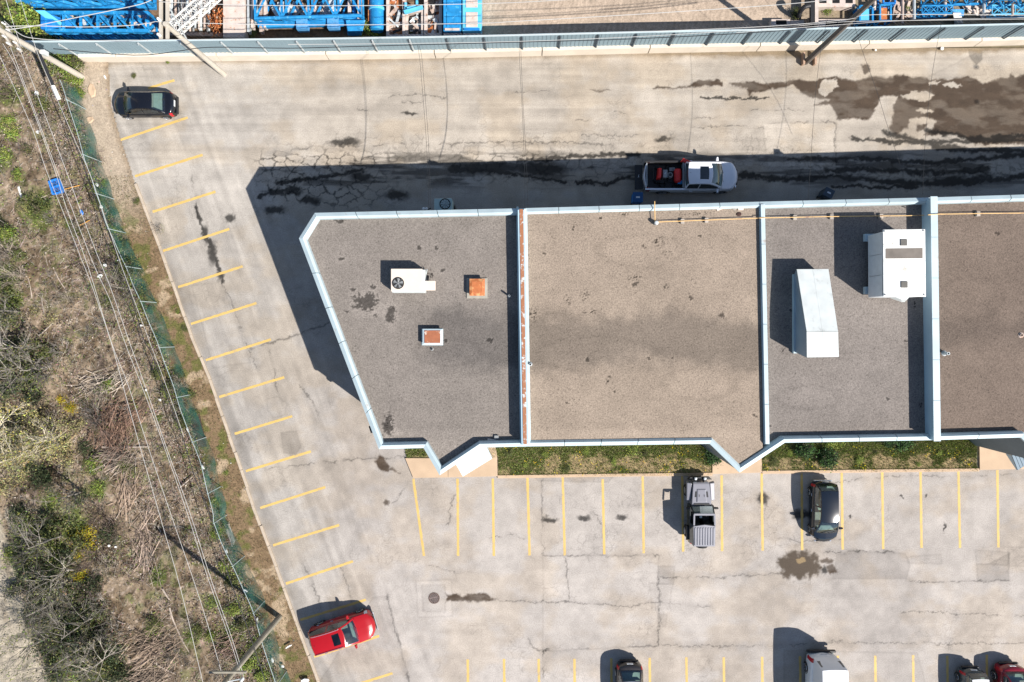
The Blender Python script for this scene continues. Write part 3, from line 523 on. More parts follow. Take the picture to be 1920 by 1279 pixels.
def hx(mb, pts, z0, z1, zref=None):
    q = [P(x, y, zref if zref is not None else z1) for x, y in pts]; q = [(p.x, p.y) for p in q][::-1]; return mb.prism(q, z0, z1)
# party walls between the units
hx(MB(), [(971, 394), (982.5, 394), (990, 832), (978, 835)], 6.06, 6.92).build('party_wall', M_PART, bld)
hx(MB(), [(974, 393), (981, 393), (988, 833), (981, 834)], 6.922, 6.95, 6.92).build('rusty_cap', M_RUST, bld)
fl = MB(); a = [P(982.6, 392, 6.93), P(990, 834, 6.93), P(995.5, 834, 6.42), P(988.5, 392, 6.42)]; fl.add(a+[p-Vector((0, 0, .03)) for p in a], [(0, 1, 2, 3), (7, 6, 5, 4), (0, 3, 7, 4), (1, 5, 6, 2), (0, 4, 5, 1), (3, 2, 6, 7)]); fl.build('flashing', M_COPE, bld)
def cant(x0, x1, w, z1, top):
    a = [P(x0-w, 388, ZR+.05), P(x0, 388, z1), P(x1, 834, z1), P(x1-w, 834, ZR+.05)]; MB().add(a+[p-Vector((0, 0, .03)) for p in a], [(0, 1, 2, 3), (7, 6, 5, 4), (0, 4, 5, 1), (1, 5, 6, 2), (2, 6, 7, 3), (3, 7, 4, 0)]).build('flashing', M_PART, bld)
cant(972, 979, 4.0, 6.88, 0); cant(1426, 1434.5, 5.5, 6.56, 0)
hx(MB(), [(1425, 386), (1432, 386), (1441, 832), (1434, 833)], 6.06, 6.58).build('party_wall', M_PART, bld)
for k in range(6):
    y0, y1 = 384+75*k, 384+75*(k+1)-1; o = 8.8*(y0-384)/450; o1 = 8.8*(y1-384)/450
    hx(MB(), [(1426+o, y0), (1433.5+o, y0), (1433.5+o1, y1), (1426+o1, y1)], 6.582, 6.65, 6.6).build('flashing', M_COPE, bld)
hx(MB(), [(1746, 372), (1757, 372), (1763, 827), (1753, 827)], 5.9, 7.02).build('party_wall', M_PART, bld)
for k in range(6):
    y0, y1 = 369+76.6*k, 369+76.6*(k+1)-.7; o = 6.2*(y0-369)/460; o1 = 6.2*(y1-369)/460
    hx(MB(), [(1744.5+o, y0), (1757.5+o, y0), (1757.5+o1, y1), (1744.5+o1, y1)], 7.022, 7.06, 7.04).build('flashing', M_COPE, bld)
# canopies over two entrances
def canopy(w0, w1, o0, o1, zi, zo, cm=None):
    top = MB(); a, b = P(*w0, zi), P(*w1, zi); c, d = P(*o1, zo), P(*o0, zo); n = 15
    for k in range(n):
        t0, t1 = k/n, (k+.86)/n
        for (ta, tb, up) in ((t0, t1, .03), (t1, (k+1)/n, 0)):
            p, q, r, s = a.lerp(b, ta), a.lerp(b, tb), d.lerp(c, tb), d.lerp(c, ta); u = Vector((0, 0, up)); dn = Vector((0, 0, -.03)); top.hexa([p+dn, s+dn, r+dn, q+dn], [p+u, s+u, r+u, q+u])
    cn = top.build('canopy', cm or mat('canopy_sheet', (.50, .53, .54), .45, var=.06, vscale=2), bld)
    for p, q in ((a, d), (b, c)):
        lo = Vector((p.x, p.y, zo-.12)); MB().add([p+Vector((0, 0, .0)), q+Vector((0, 0, .0)), Vector((q.x, q.y, zo-.12)), lo]+[v+(b-a).normalized()*.03*(1 if p == a else -1) for v in (p, q, Vector((q.x, q.y, zo-.12)), lo)], [(0, 1, 2, 3), (7, 6, 5, 4), (0, 4, 5, 1), (1, 5, 6, 2), (2, 6, 7, 3), (3, 7, 4, 0)]).build('canopy_cheek', M_COPE, cn)
wpt = lambda i, j, t, z: (lambda p: (p.x*F/(CH-z)+NX, -p.y*F/(CH-z)+NY))(wp[i].lerp(wp[j], t))
zi, zo = 3.7, 3.1
canopy(wpt(16, 15, .20, zi), wpt(16, 15, .98, zi), (868, 894), (923, 860), zi, zo)
canopy(wpt(7, 6, .1, zi), wpt(7, 6, .9, zi), (1905, 880), (1975, 900), zi, zo) if False else None
canopy((1897, 854.5), (1973, 805), (1908, 882), (1987, 832), 3.4, 3.0, mat('shade_toned_canopy', (.075, .125, .17), .5, var=.1))  # dark slate tone paints shade onto this canopy sheet
def facade(i, j, t0, t1, z0, z1, door=False):
    a, b = wp[i].lerp(wp[j], t0), wp[i].lerp(wp[j], t1); e = (b-a).normalized(); o = Vector((-e.y, e.x, 0)); fr = MB(); w = .08
    def slab(mb, p, q, za, zb, d0, d1): mb.hexa([p+o*d0+Vector((0, 0, za)), q+o*d0+Vector((0, 0, za)), q+o*d1+Vector((0, 0, za)), p+o*d1+Vector((0, 0, za))], [p+o*d0+Vector((0, 0, zb)), q+o*d0+Vector((0, 0, zb)), q+o*d1+Vector((0, 0, zb)), p+o*d1+Vector((0, 0, zb))])
    for p in (a, b): p.z = 0
    slab(fr, a, b, z1-w, z1, .002, .05); slab(fr, a, b, z0, z0+w, .002, .05); slab(fr, a, a+e*w, z0+w, z1-w, .002, .05); slab(fr, b-e*w, b, z0+w, z1-w, .002, .05)
    f = fr.build('door_frame' if door else 'window_frame', M_STEEL, bld); g = MB(); slab(g, a+e*w, b-e*w, z0+w, z1-w, .002, .02); g.build('door_leaf' if door else 'pane', mat('window_dark', (.03, .04, .045), .08, spec=.8, var=0), f)
for i, j in ((9, 10), (12, 13), (13, 14)):
    n = max(1, int((wp[i]-wp[j]).length/3.4))
    for k in range(n): facade(i, j, (k+.25)/n, (k+.75)/n, 1.0, 2.6)
facade(15, 14, .3, .7, .12, 2.5, True) if False else facade(16, 15, .2, .6, 1.0, 2.6)
facade(15, 14, .35, .65, .12, 2.5, True); facade(11, 10, .35, .6, .12, 2.5, True); facade(8, 7, .35, .6, .12, 2.5, True)
hx(MB(), [(691, 800), (696, 799), (700, 812), (695, 813)], 4.2, 4.5).build('wall_lamp', M_DARK, bld, bevel=.02)
for (x, y) in ((800, 843), (1335, 836)):
    p = P(x, y, 6.3); MB().tube([p, p-Vector((0, 0, .5))], .05, 10).build('gutter_outlet', M_COPE, bld)

# ---------------------------------------------------------------- things on the roof
def fan(parent, c, z, r, blades=5, dark=M_BLACK, bl=M_STEEL, spokes=0):
    MB().lathe([(0, z+.004), (r, z+.004), (r*1.04, z+.03), (r*1.1, z+.03), (r*1.1, z-.02)], 28, (c.x, c.y, 0)).build('fan_opening', dark, parent, world=True)
    mb = MB()
    for k in range(blades):
        t = 2*math.pi*k/blades+.3; pts = [(.12, -.25), (.9, -.38), (.96, .18), (.14, .18)]; vs = []
        for q, (rr, w) in enumerate(pts): a = t+w*(1 if rr > .5 else 2); vs.append((c.x+rr*r*math.cos(a), c.y+rr*r*math.sin(a), z+.012+(.014 if w > 0 else 0)))
        mb.add(vs+[(x, y, zz+.005) for x, y, zz in vs], [(0, 1, 2, 3), (7, 6, 5, 4), (0, 4, 5, 1), (1, 5, 6, 2), (2, 6, 7, 3), (3, 7, 4, 0)])
    mb.lathe([(0, z+.045), (r*.16, z+.045), (r*.2, z+.02)], 14, (c.x, c.y, 0)); f = mb.build('fan', bl, parent, world=True)
    g = MB()
    for rr in (.35, .6, .85): 
        pts = [(c.x+rr*r*math.cos(t), c.y+rr*r*math.sin(t), z+.06) for t in np.linspace(0, 6.283, 25)]; g.tube(pts, .004, 4)
    for k in range(4): a = k*math.pi/4; d = Vector((math.cos(a), math.sin(a), 0))*r*1.05; cc = Vector((c.x, c.y, z+.06)); g.tube([cc-d, cc+d], .004, 4)
    g.build('fan_guard', M_STEEL, parent, world=True)
ac = thing('rooftop_air_conditioner', 'tan rooftop air conditioner with one round fan on the leftmost roof', 'air conditioner', P(768, 528, ZR)[:])
hx(MB(), [(735, 506), (796, 506), (796, 549), (735, 549)], ZR+.12, ZR+.86).build('cabinet', M_DUCT, ac, world=True, bevel=.02)
hx(MB(), [(733, 504.5), (792, 504.5), (792, 547), (733, 547)], ZR+.862, ZR+.90).build('lid', M_TAN, ac, world=True, bevel=.015)
hx(MB(), [(791, 527), (816, 527), (816, 545), (791, 545)], ZR+.5, ZR+.72).build('intake_hood', M_TAN, ac, world=True, bevel=.02)
for y in (512, 546): hx(MB(), [(740, y-3), (796, y-3), (796, y+3), (740, y+3)], ZR, ZR+.118, ZR).build('skid', M_STEEL, ac, world=True)
MB().tube([P(794, 508, ZR+.3), P(801, 506, ZR+.3), P(799, 516, ZR+.05)], .025, 8).build('refrigerant_pipe', M_GALV, ac, world=True)
fan(ac, P(746.5, 531.5, ZR+.9), ZR+.9, .30)
def roof_vent(name, label, x0, y0, x1, y1, h, top, curbm, grow):
    t = thing(name, label, 'roof vent', P((x0+x1)/2, (y0+y1)/2, ZR)[:])
    g = grow; hx(MB(), [(x0-g, y0-g*.2), (x1+g, y0-g*.2), (x1+g, y1+g), (x0-g, y1+g)], ZR, ZR+.07, ZR).build('curb', mat('curb_pale', A(200, 194, 180), .8, var=.15) if curbm is M_CONC else curbm, t, world=True, bevel=.02)
    hx(MB(), [(x0+2, y0+2), (x1-2, y0+2), (x1-2, y1-2), (x0+2, y1-2)], ZR+.072, ZR+h-.03).build('duct', M_STEEL, t, world=True)
    a = [P(x0, y0, ZR+h), P(x1, y0, ZR+h), P(x1, y1, ZR+h), P(x0, y1, ZR+h)]; c = [p+(P((x0+x1)/2, (y0+y1)/2, ZR+h)-p)*.35+Vector((0, 0, .06)) for p in a]
    mb = MB(); lo = [p-Vector((0, 0, .08)) for p in a]; mb.add(lo[::-1]+a[::-1]+c[::-1], [(0, 1, 5, 4), (1, 2, 6, 5), (2, 3, 7, 6), (3, 0, 4, 7), (4, 5, 9, 8), (5, 6, 10, 9), (6, 7, 11, 10), (7, 4, 8, 11), (8, 9, 10, 11)]); cp = mb.build('cap', top if grow > 3 else M_COPE, t, world=True, bevel=.015)
    if grow <= 3:
        i_ = [p+(P((x0+x1)/2, (y0+y1)/2, ZR+h)-p)*.22+Vector((0, 0, .062)) for p in a]; MB().add(i_+[p-Vector((0, 0, .05)) for p in i_], [(0, 1, 2, 3), (7, 6, 5, 4), (0, 4, 5, 1), (1, 5, 6, 2), (2, 6, 7, 3), (3, 7, 4, 0)]).build('lid', top, t, world=True)
    return t
roof_vent('roof_vent', 'square roof vent with an orange rusted cap on the leftmost roof', 880, 523, 909, 555, .42, M_ORANGE, M_CONC, 5)
rv = roof_vent('roof_vent', 'square roof vent with white paint flaking off a rusty lid', 792, 617, 830, 647, .36, M_RUSTP, M_COPE, 1)
def pipe(x, y, h, r, label, m=M_GALV, ring=None, zr=ZR):
    t = thing('vent_pipe', label, 'vent pipe', P(x, y, zr)[:])
    b = P(x, y, zr); mb = MB(); mb.lathe([(r, 0), (r, h), (r*.72, h), (r*.72, h-.12), (0, h-.12)], 16, b); mb.build('pipe', m, t, world=True, smooth=False)
    MB().lathe([(r*.7, h-.11), (0, h-.11)], 12, b).build('bore', M_BLACK, t, world=True)
    MB().lathe([(r*1.9, 0), (r*1.9, .02), (r*1.05, .06)], 16, b).build('collar', ring or M_STEEL, t, world=True)
pipe(955, 556, .5, .055, 'thin grey vent pipe casting a short shadow right of the orange capped vent', M_GALV)
pipe(994, 683, .45, .07, 'grey vent pipe standing just right of the rusty party wall', M_GALV, zr=ZR2)
pipe(1770, 663, .42, .085, 'pair-mouthed pale vent pipe on the darkest roof near the tall party wall', M_GALV); 
pipe(1914, 629, .10, .085, 'low rust ringed drain pipe on the darkest roof near the right edge', M_RBEAM, ring=M_RBEAM)
pipe(810, 655, .1, .05, 'tiny black drain stub below the flaking white vent', M_DARK)
# big white unit
hv = thing('rooftop_unit', 'large white rooftop unit with two louvres and a brown panel beside the tall party wall', 'rooftop unit', P(1690, 500, ZR)[:])
TZ = ZR+2.02
def plan(x, y, z): p = P(x, y, z); return (p.x, p.y)
c = [plan(1658, 434, TZ), plan(1735, 434, TZ), plan(1736, 556, TZ), plan(1659, 556, TZ)]
MB().prism(c[::-1], ZR+.25, TZ-.06).build('cabinet', mat('cabinet_grey', (.66, .68, .69), .5, var=.06, vscale=1.2, rust=(.5, .5, .49), rust_amt=.36, rust_scale=1.3), hv, world=True, bevel=.04)
c2 = [plan(1655.5, 431, TZ), plan(1735, 430, TZ), plan(1736.5, 557, TZ), plan(1656.5, 557, TZ)]
MB().prism(c2[::-1], TZ-.058, TZ).build('top_panel', M_WHITE, hv, world=True, bevel=.03)
for (x0, y0, x1, y1) in ((1689, 449, 1701, 461), (1690, 528, 1702, 540)):
    lv = hx(MB(), [(x0, y0), (x1, y0), (x1, y1), (x0, y1)], TZ+.002, TZ+.05, TZ+.05).build('louvre', mat('louvre_brown', (.10, .095, .085), .6), hv, world=True)
    for xx in (x0+3.2, x0+8.8): hx(MB(), [(xx-2, y0+1.5), (xx+2, y0+1.5), (xx+2, y1-1.5), (xx-2, y1-1.5)], TZ+.052, TZ+.06, TZ+.06).build('slot', M_STEEL, lv, world=True)
hx(MB(), [(1660.5, 466.5), (1730, 465.5), (1730, 485), (1660.5, 485.5)], TZ+.002, TZ+.012, TZ+.01).build('panel', mat('brown_panel', A(142, 132, 122), .6, var=.25, vscale=1.5), hv, world=True)
for k in range(3):
    ya, yb_ = 437+39.5*k, 437+39.5*(k+1)-1; q = [plan(1657.2, yy, TZ) for yy in (ya, yb_)]; x = q[0][0]; pn = MB().box(x-.018, x-.002, q[1][1], q[0][1], ZR+.40, TZ-.12).build('access_panel', mat('panel_pale', (.60, .62, .63), .5, var=.08), hv, world=True, bevel=.006); MB().box(x-.05, x-.019, (q[0][1]+q[1][1])/2-.08, (q[0][1]+q[1][1])/2+.08, ZR+1.1, ZR+1.14).build('handle', M_DARK, pn, world=False) if False else None
for y in (463, 489, 515): hx(MB(), [(1656, y), (1735.5, y-.3), (1735.5, y+.9), (1656, y+1.2)], TZ+.001, TZ+.014, TZ+.01).build('seam', M_DUCT, hv, world=True)
for (x, y) in ((1659, 434), (1732, 433), (1660, 553), (1733, 553)): hx(MB(), [(x-1.3, y-1.3), (x+1.3, y-1.3), (x+1.3, y+1.3), (x-1.3, y+1.3)], TZ+.001, TZ+.04, TZ+.03).build('lifting_lug', M_STEEL, hv, world=True)
for y in (447, 546): 
    q = [plan(x, yy, ZR+.24) for x, yy in ((1622, y-8), (1700, y-8), (1700, y+6), (1622, y+6))]; MB().prism(q[::-1], ZR, ZR+.24).build('support_rail', M_COPE, hv, world=True, bevel=.01)
a = P(1678, 556, ZR+1.0); MB().hexa([P(1670, 560, ZR+.4), P(1703, 560, ZR+.4), P(1696, 567, ZR+.3), P(1690, 567, ZR+.3)], [P(1668, 553, ZR+1), P(1708, 553, ZR+1), P(1700, 562, ZR+.75), P(1690, 562, ZR+.75)]).build('rain_hood', M_DUCT, hv, world=True)
# tapered duct
dt = thing('duct_housing', 'long pale sheet metal duct housing with a sloped top, left of the large white unit', 'duct housing', P(1520, 588, ZR)[:])
zt, zn = ZR+1.65, ZR+1.1
B = [P(1489, 516, ZR+.05), P(1489, 660, ZR+.05), P(1546, 660, ZR+.05), P(1540, 516, ZR+.05)]
T = [P(1494, 505, zn), P(1512.5, 622, zt), P(1513, 671, zt), P(1573, 670, zt), P(1571.5, 622, zt), P(1553.5, 504.5, zn)]
mb = MB(); mid = P(1489, 620, ZR+.05); midr = P(1545, 620, ZR+.05); L3 = [p-Vector((0, 0, .07)) for p in T]
low = [B[0], mid, B[1], B[2], midr, B[3]]; mb.add(low+L3, [(i, (i+1) % 6, 6+(i+1) % 6, 6+i) for i in range(6)]+[tuple(range(5, -1, -1))]); mb.build('body', mat('duct_side', A(172, 186, 198), .45, var=.08, vscale=1.5), dt, world=True)
for (i0, i1, i2, i3) in ((0, 1, 4, 5), (1, 2, 3, 4)):
    a, b, c_, d = T[i0], T[i1], T[i2], T[i3]; m0, m1 = a.lerp(d, .5), b.lerp(c_, .5)
    for q in ((a, b, m1, m0), (m0, m1, c_, d)):
        e = [p.lerp(sum(q, Vector())/4, .008) for p in q]; MB().add(e+[p-Vector((0, 0, .06)) for p in e], [(0, 1, 2, 3), (7, 6, 5, 4), (0, 4, 5, 1), (1, 5, 6, 2), (2, 6, 7, 3), (3, 7, 4, 0)]).build('top_sheet', M_DUCT, dt, world=True)
hx(MB(), [(1486.5, 515), (1493, 515), (1493, 663), (1486.5, 663)], ZR, ZR+.22, ZR+.1).build('sill', M_COPE, dt, world=True)
# gas line
gp = thing('gas_pipe', 'yellow gas pipe running along the roofs behind the north parapet', 'gas pipe', P(1232, 417, ZR)[:])
z = ZR+.22; zz = 7.16
MB().tube([P(1227.5, 378, 6.7), P(1227.5, 383, 6.72), P(1228, 417, z+.3)], .026, 8).build('riser_pipe', M_GAS, gp, world=True)
z2 = ZR2+.2; MB().tube([P(1228, 417, z2), P(1330, 413, z2), P(1420, 409.6, z2), P(1424, 409.4, 6.72), P(1434, 409, 6.72), P(1438, 409, z), P(1560, 406.5, z), P(1700, 405, z), P(1737, 404, z), P(1741, 403.5, zz), P(1762, 402, zz), P(1768, 402, z), P(1835, 401, z), P(1920, 400, z), P(2600, 380, z)], .022, 8).build('main_pipe', M_GAS, gp, world=True)
MB().lathe([(0, .4), (.1, .38), (.12, .2), (.1, .0)], 12, P(1229, 420, ZR2)).build('valve', M_GALV, gp, world=True)
for x, y in ((1325, 413), (1491, 408), (1560, 406.6), (1653, 405.6), (1835, 401), (1280, 415)):
    zb_ = ZR2 if x < 1424 else ZR; MB().box(*(lambda p: (p.x-.1, p.x+.1, p.y-.14, p.y+.12, zb_, zb_+.17))(P(x, y, zb_+.17))).build('pipe_block', M_WOODP, gp, world=True, bevel=.01)
def plank(x0, y0, x1, y1, w, z, label, m=M_TAN, name='plank', cat='plank', h=.04):
    a, b = P(x0, y0, z), P(x1, y1, z); o = MB().bar(a, b, w, h).build(name, m); return tag(o, label, cat)
plank(1344, 394, 1355, 389.5, .16, ZR2+.03, 'short pale board lying askew by the north parapet of the brown roof')
plank(1372, 389, 1379, 394, .14, ZR2+.03, 'short tilted board left of the flat board by the north parapet', M_WOODP)
plank(1384, 392, 1394, 392, .17, ZR2+.03, 'short pale board lying level by the north parapet, rightmost of three')
plank(914, 824.5, 941, 829, .12, ZR+.1, 'long thin board leaning near the south parapet of the leftmost roof')
bx_ = MB().box(-.12, .12, -.1, .1, 0, .12); o = bx_.build('junction_box', M_STEEL); o.location = P(931, 820, ZR); tag(o, 'small grey junction box beside the thin board on the leftmost roof', 'junction box')
o = MB().lathe([(0, .06), (.1, .04), (.14, 0)], 9).build('rag', mat('dark_rag', (.05, .025, .02), .9)); o.location = P(1385, 402, ZR2); o.scale = (1.2, .9, 1); tag(o, 'dark red rag crumpled on the brown roof near the gas pipe', 'rag')
# wall-hung condenser north of the building
cd = thing('fan_condenser', 'grey green condenser with a round fan mounted outside the north wall', 'condenser', P(830, 388, 4.0)[:])
hx(MB(), [(814, 373), (846.5, 372), (848, 376), (848, 404), (814, 405)], 3.2, 4.0).build('cabinet', mat('condenser_green', (.40, .52, .50), .5, var=.06), cd, world=True, bevel=.03)
fan(cd, P(834.5, 383, 4.0), 4.0, .30, 9, M_BLACK, mat('fan_pale', (.4, .5, .5), .5))
MB().bar(P(818, 380, 3.15), P(818, 404, 3.15), .06).bar(P(844, 380, 3.15), P(844, 404, 3.15), .06).build('bracket', M_STEEL, cd, world=True)
for i, (x, y, lb) in enumerate(((794.5, 392, 'white floodlight head on the north wall, nearer the condenser'), (800, 391.5, 'white floodlight head on the north wall, farther from the condenser'))[:1]):
    t = thing('floodlight', 'twin white floodlights on the north wall left of the condenser', 'floodlight', P(x, y, 5.6)[:])
    for k in (0, 6): MB().lathe([(0, .12), (.08, .1), (.09, 0), (.05, -.1)], 12, P(x+k*.9, y, 5.6)).build('lamp_head', M_WHITE, t, world=True)
    MB().bar(P(x, y+4, 5.5), P(x+14, y-1, 5.5), .05).build('arm', M_DARK, t, world=True)
def bin_(name, label, x, y, rz, w, d, h, m, lidm):
    p = P(x, y, 0); t = thing(name, label, 'bin', p[:], rz)
    MB().hexa([(-w*.44, -d*.42, .06), (w*.44, -d*.42, .06), (w*.44, d*.42, .06), (-w*.44, d*.42, .06)], [(-w/2, -d/2, h), (w/2, -d/2, h), (w/2, d/2, h), (-w/2, d/2, h)]).build('body', m, t, bevel=.03)
    MB().box(-w*.53, w*.53, -d*.53, d*.53, h+.002, h+.06).build('lid', lidm, t, bevel=.02)
    MB().bar((-w*.4, -d*.58, h-.04), (w*.4, -d*.58, h-.04), .04).build('handle', lidm, t)
    MB().box(-w*.2, w*.2, -.05, .05, h+.061, h+.066).build('sticker', M_PLATE, t)
    for s in (-1, 1): MB().lathe([(0, -.03), (.08, -.03), (.08, .03), (0, .03)], 12, (s*w*.45, -d*.42, .09), 'x').build('wheel', M_RUBBER, t)
bin_('bin', 'blue wheeled bin peeking out behind the north wall near the white pickup', 1191, 376, 0, .62, .62, 1.0, M_BLUE2, mat('bin_blue', (.008, .07, .19), .5))
bin_('bin', 'dark slate wheeled bin tilted behind the north wall, left of the tall party wall', 1541, 368, -.45, .6, .55, 1.0, mat('bin_slate', (.03, .045, .06), .5), mat('bin_slate_lid', (.04, .06, .085), .5))

# ---------------------------------------------------------------- barrier wall and sheet metal fence on the north side
joints = [160, 230, 415, 617, 817, 1016, 1215, 1418, 1619, 1826, 2010, 2150]
def bar_pt(u, z=0): return P(u, yb(u), 0)
bm_ = []
for i, (a, b) in enumerate(zip(joints[:-1], joints[1:])):
    n = max(2, int((b-a)/50)); us = np.linspace(a, b, n+1); A_ = [bar_pt(u) for u in us]
    t = MB(); top0, d0 = .80, .36
    d = (A_[-1]-A_[0]).normalized(); A_[0] = A_[0]+d*.03; A_[-1] = A_[-1]-d*.03
    for p, q in zip(A_[:-1], A_[1:]):
        e = (q-p).normalized(); nn = Vector((-e.y, e.x, 0))
        t.hexa([p, q, q+nn*d0, p+nn*d0], [p+nn*.03+Vector((0, 0, top0)), q+nn*.03+Vector((0, 0, top0)), q+nn*d0+Vector((0, 0, top0)), p+nn*d0+Vector((0, 0, top0))])
    tag(t.build('concrete_block', M_BARR), 'pale concrete barrier block under the sheet metal fence, %s from the left' % ordn(i), 'barrier block', 'concrete barrier blocks along the north fence')
fn = thing('panel_fence', 'long blue grey sheet metal fence standing on the concrete barrier', 'fence', bar_pt(160)[:])
us = np.concatenate([np.arange(84, 160, 68), np.arange(160, 2150, 22.5)])
FL = [bar_pt(u)+Vector((0, .23, 0)) for u in us]
zf0, zf1 = .80, 2.62; sh = MB()
for i, (p, q) in enumerate(zip(FL[:-1], FL[1:])):
    m = 6
    for k in range(m):
        a, b = p.lerp(q, k/m), p.lerp(q, (k+1)/m); o = Vector((0, .018 if k % 2 else 0, 0))
        sh.hexa([a+o+Vector((0, 0, zf0)), b+o+Vector((0, 0, zf0)), b+o+Vector((0, .012, zf0)), a+o+Vector((0, .012, zf0))], [a+o+Vector((0, 0, zf1)), b+o+Vector((0, 0, zf1)), b+o+Vector((0, .012, zf1)), a+o+Vector((0, .012, zf1))])
sh.build('sheet', M_FENCE, fn, world=True)
for i in range(0, len(us)-3, 3):
    rl = MB(); q = FL[i:i+4]
    for a, b in zip(q[:-1], q[1:]): rl.bar(a+Vector((0, .05, zf1+.02)), b+Vector((0, .05, zf1+.02)), .10, .05)
    rl.build('top_rail', M_COPE, fn, world=True)
for u in [160, 226, 300, 375, 447, 512, 580, 646, 714, 780, 847, 913, 980, 1047.5, 1115, 1182.5, 1250, 1318.5, 1386, 1454, 1523, 1590, 1657.5, 1727, 1796, 1866, 1937, 2007]:
    p = bar_pt(u)+Vector((0, .15, 0)); MB().bar(p+Vector((0, 0, zf0+.002)), p+Vector((0, 0, zf1)), .075).bar(p+Vector((0, 0, zf1-.02)), p+Vector((0, -.12, zf1-.12)), .02).build('fence_post', M_FPOST if u > 800 else M_GALV, fn, world=True)  # left posts take a paler metal, their sunlit look put into the colour
# ---------------------------------------------------------------- vehicles
def paint(name, col, rough=.28): return mat(name, col, rough, spec=.5, var=.05, vscale=1.5, coat=.35)
def interp(keys, t): return float(np.interp(t, [k[0] for k in keys], [k[1] for k in keys]))
def car(name, label, cat, cx, cy, heading, L, W, deck, cab, m, roofm=None, bed=None, rails=False, sunroof=None, lamps=True, trim=None, tint=None, wheel_r=.32, wb=(.19, .81), crown=.04, glass_side=None, rear_glass=True, side_rear=True, clad=None):
    """deck: (t, z) keys of bonnet / belt / boot line from rear 0 to front 1; cab: xr0, xr1, xf1, xf0 (t), roof height, roof half width share"""
    p = P(cx, cy, .8); t_ = thing(name, label, cat, (p.x, p.y, 0), math.radians(heading))
    hw = W/2; roofm = roofm or m; clad = clad or M_DARK
    def wid(t): e = abs(2*t-1); return hw*(1-.10*e**5-.02*e**2)
    FR = [(0, 0, 1), (.4, 0, .85), (.72, 0, .4), (.89, -.02, 0), (.96, -.085, 0), (1.0, -.30, 0), (.995, None, .46), (.965, None, .27), (.90, None, .19)]
    def S(t, k, sgn, off=0.):
        f, dz, zz = FR[k]; zt = interp(deck, t); sh = 1.0
        if t > .965: sh = 1-.10*((t-.965)/.035)**2
        if t < .03: sh = 1-.06*((.03-t)/.03)**2
        z = zt+dz+crown*zz if dz is not None else zz
        z = max(z, .19); w = (wid(t)+off)*f*sh; e = (2*t-1); c = .30 if e > 0 else .16
        x = (t-.5)*L-math.copysign(1, e)*c*f**2.4*max(0, (abs(e)-.55)/.45)**1.5+math.copysign(off if abs(e) > .93 else 0, e)
        return (x, sgn*w, z+off*(1 if k < 5 else 0))
    xr0, xr1, xf1, xf0, zr, rw = cab
    ts = sorted(set([0, .008, .02, .04, .07, .1, .14, .18, .22, .26, .3, .35, .4, .45, .5, .55, .6, .65, .7, .75, .8, .84, .88, .91, .94, .965, .982, .993, 1.0]+[round(xr0+.025, 4), round(xf0-.02, 4)]+([bed[0], bed[1]] if bed else [])))
    nk = len(FR); mb = MB()
    def hole(t): return (xr0+.02 < t < xf0-.015) or (bed and bed[0] < t < bed[1])
    for sgn in (1, -1):
        for a, b in zip(ts[:-1], ts[1:]):
            for k in range(nk-1):
                if k < 3 and hole((a+b)/2): continue
                q = [S(a, k, sgn), S(b, k, sgn), S(b, k+1, sgn), S(a, k+1, sgn)]; mb.add(q, [(0, 1, 2, 3) if sgn > 0 else (3, 2, 1, 0)])
        mb.add([S(1, k, sgn) for k in range(nk)]+[(S(1, 0, 1)[0], 0, .19)], [tuple(range(nk+1))]); mb.add([S(0, k, sgn) for k in range(nk)]+[(S(0, 0, 1)[0], 0, .19)], [tuple(range(nk+1))])
        mb.add([S(t, nk-1, sgn) for t in ts]+[(S(t, 0, sgn)[0], 0, .19) for t in ts[::-1]], [tuple(range(2*len(ts)))]) if sgn > 0 else mb.add([S(t, nk-1, sgn) for t in ts]+[(S(t, 0, sgn)[0], 0, .19) for t in ts[::-1]], [tuple(range(2*len(ts)))])
    import bmesh
    def finish(mb, nm, mm, par, smooth=True):
        me = bpy.data.meshes.new(nm); me.from_pydata(mb.v, [], mb.f); bm = bmesh.new(); bm.from_mesh(me); bmesh.ops.remove_doubles(bm, verts=bm.verts, dist=1e-4); bmesh.ops.recalc_face_normals(bm, faces=bm.faces)
        for e in bm.edges:
            if len(e.link_faces) == 2 and e.calc_face_angle(0) > .75: e.smooth = False
        bm.to_mesh(me); bm.free()
        if smooth: me.polygons.foreach_set('use_smooth', [True]*len(me.polygons))
        return link(nm, me, mm, par)
    body = finish(mb, 'body', m, t_)
    def patch(nm, t0, t1, k0, k1, sides, mm, off=.006, nt=5, par=None):
        r = None
        for sgn in sides:
            pm = MB(); tt = np.linspace(t0, t1, nt)
            for a, b in zip(tt[:-1], tt[1:]):
                for k in range(k0, k1): pm.add([S(a, k, sgn, off), S(b, k, sgn, off), S(b, k+1, sgn, off), S(a, k+1, sgn, off)], [(0, 1, 2, 3)])
            r = finish(pm, nm, mm, par or t_)
        return r
    # cabin
    def prof(u):
        if u <= 1: s = u; z0 = interp(deck, xf0)+crown*.5; return (xf0+(xf1-xf0)*s, z0+(zr-.06-z0)*(s+.10*math.sin(math.pi*s)))
        if u <= 2: s = u-1; return (xf1+(xr1-xf1)*s, zr-.06+.06*(1-abs(2*s-1)**3.0))
        s = u-2; z0 = interp(deck, xr0)+crown*.5; return (xr1+(xr0-xr1)*s, zr-.06+(z0-zr+.06)*(s-.08*math.sin(math.pi*s)))
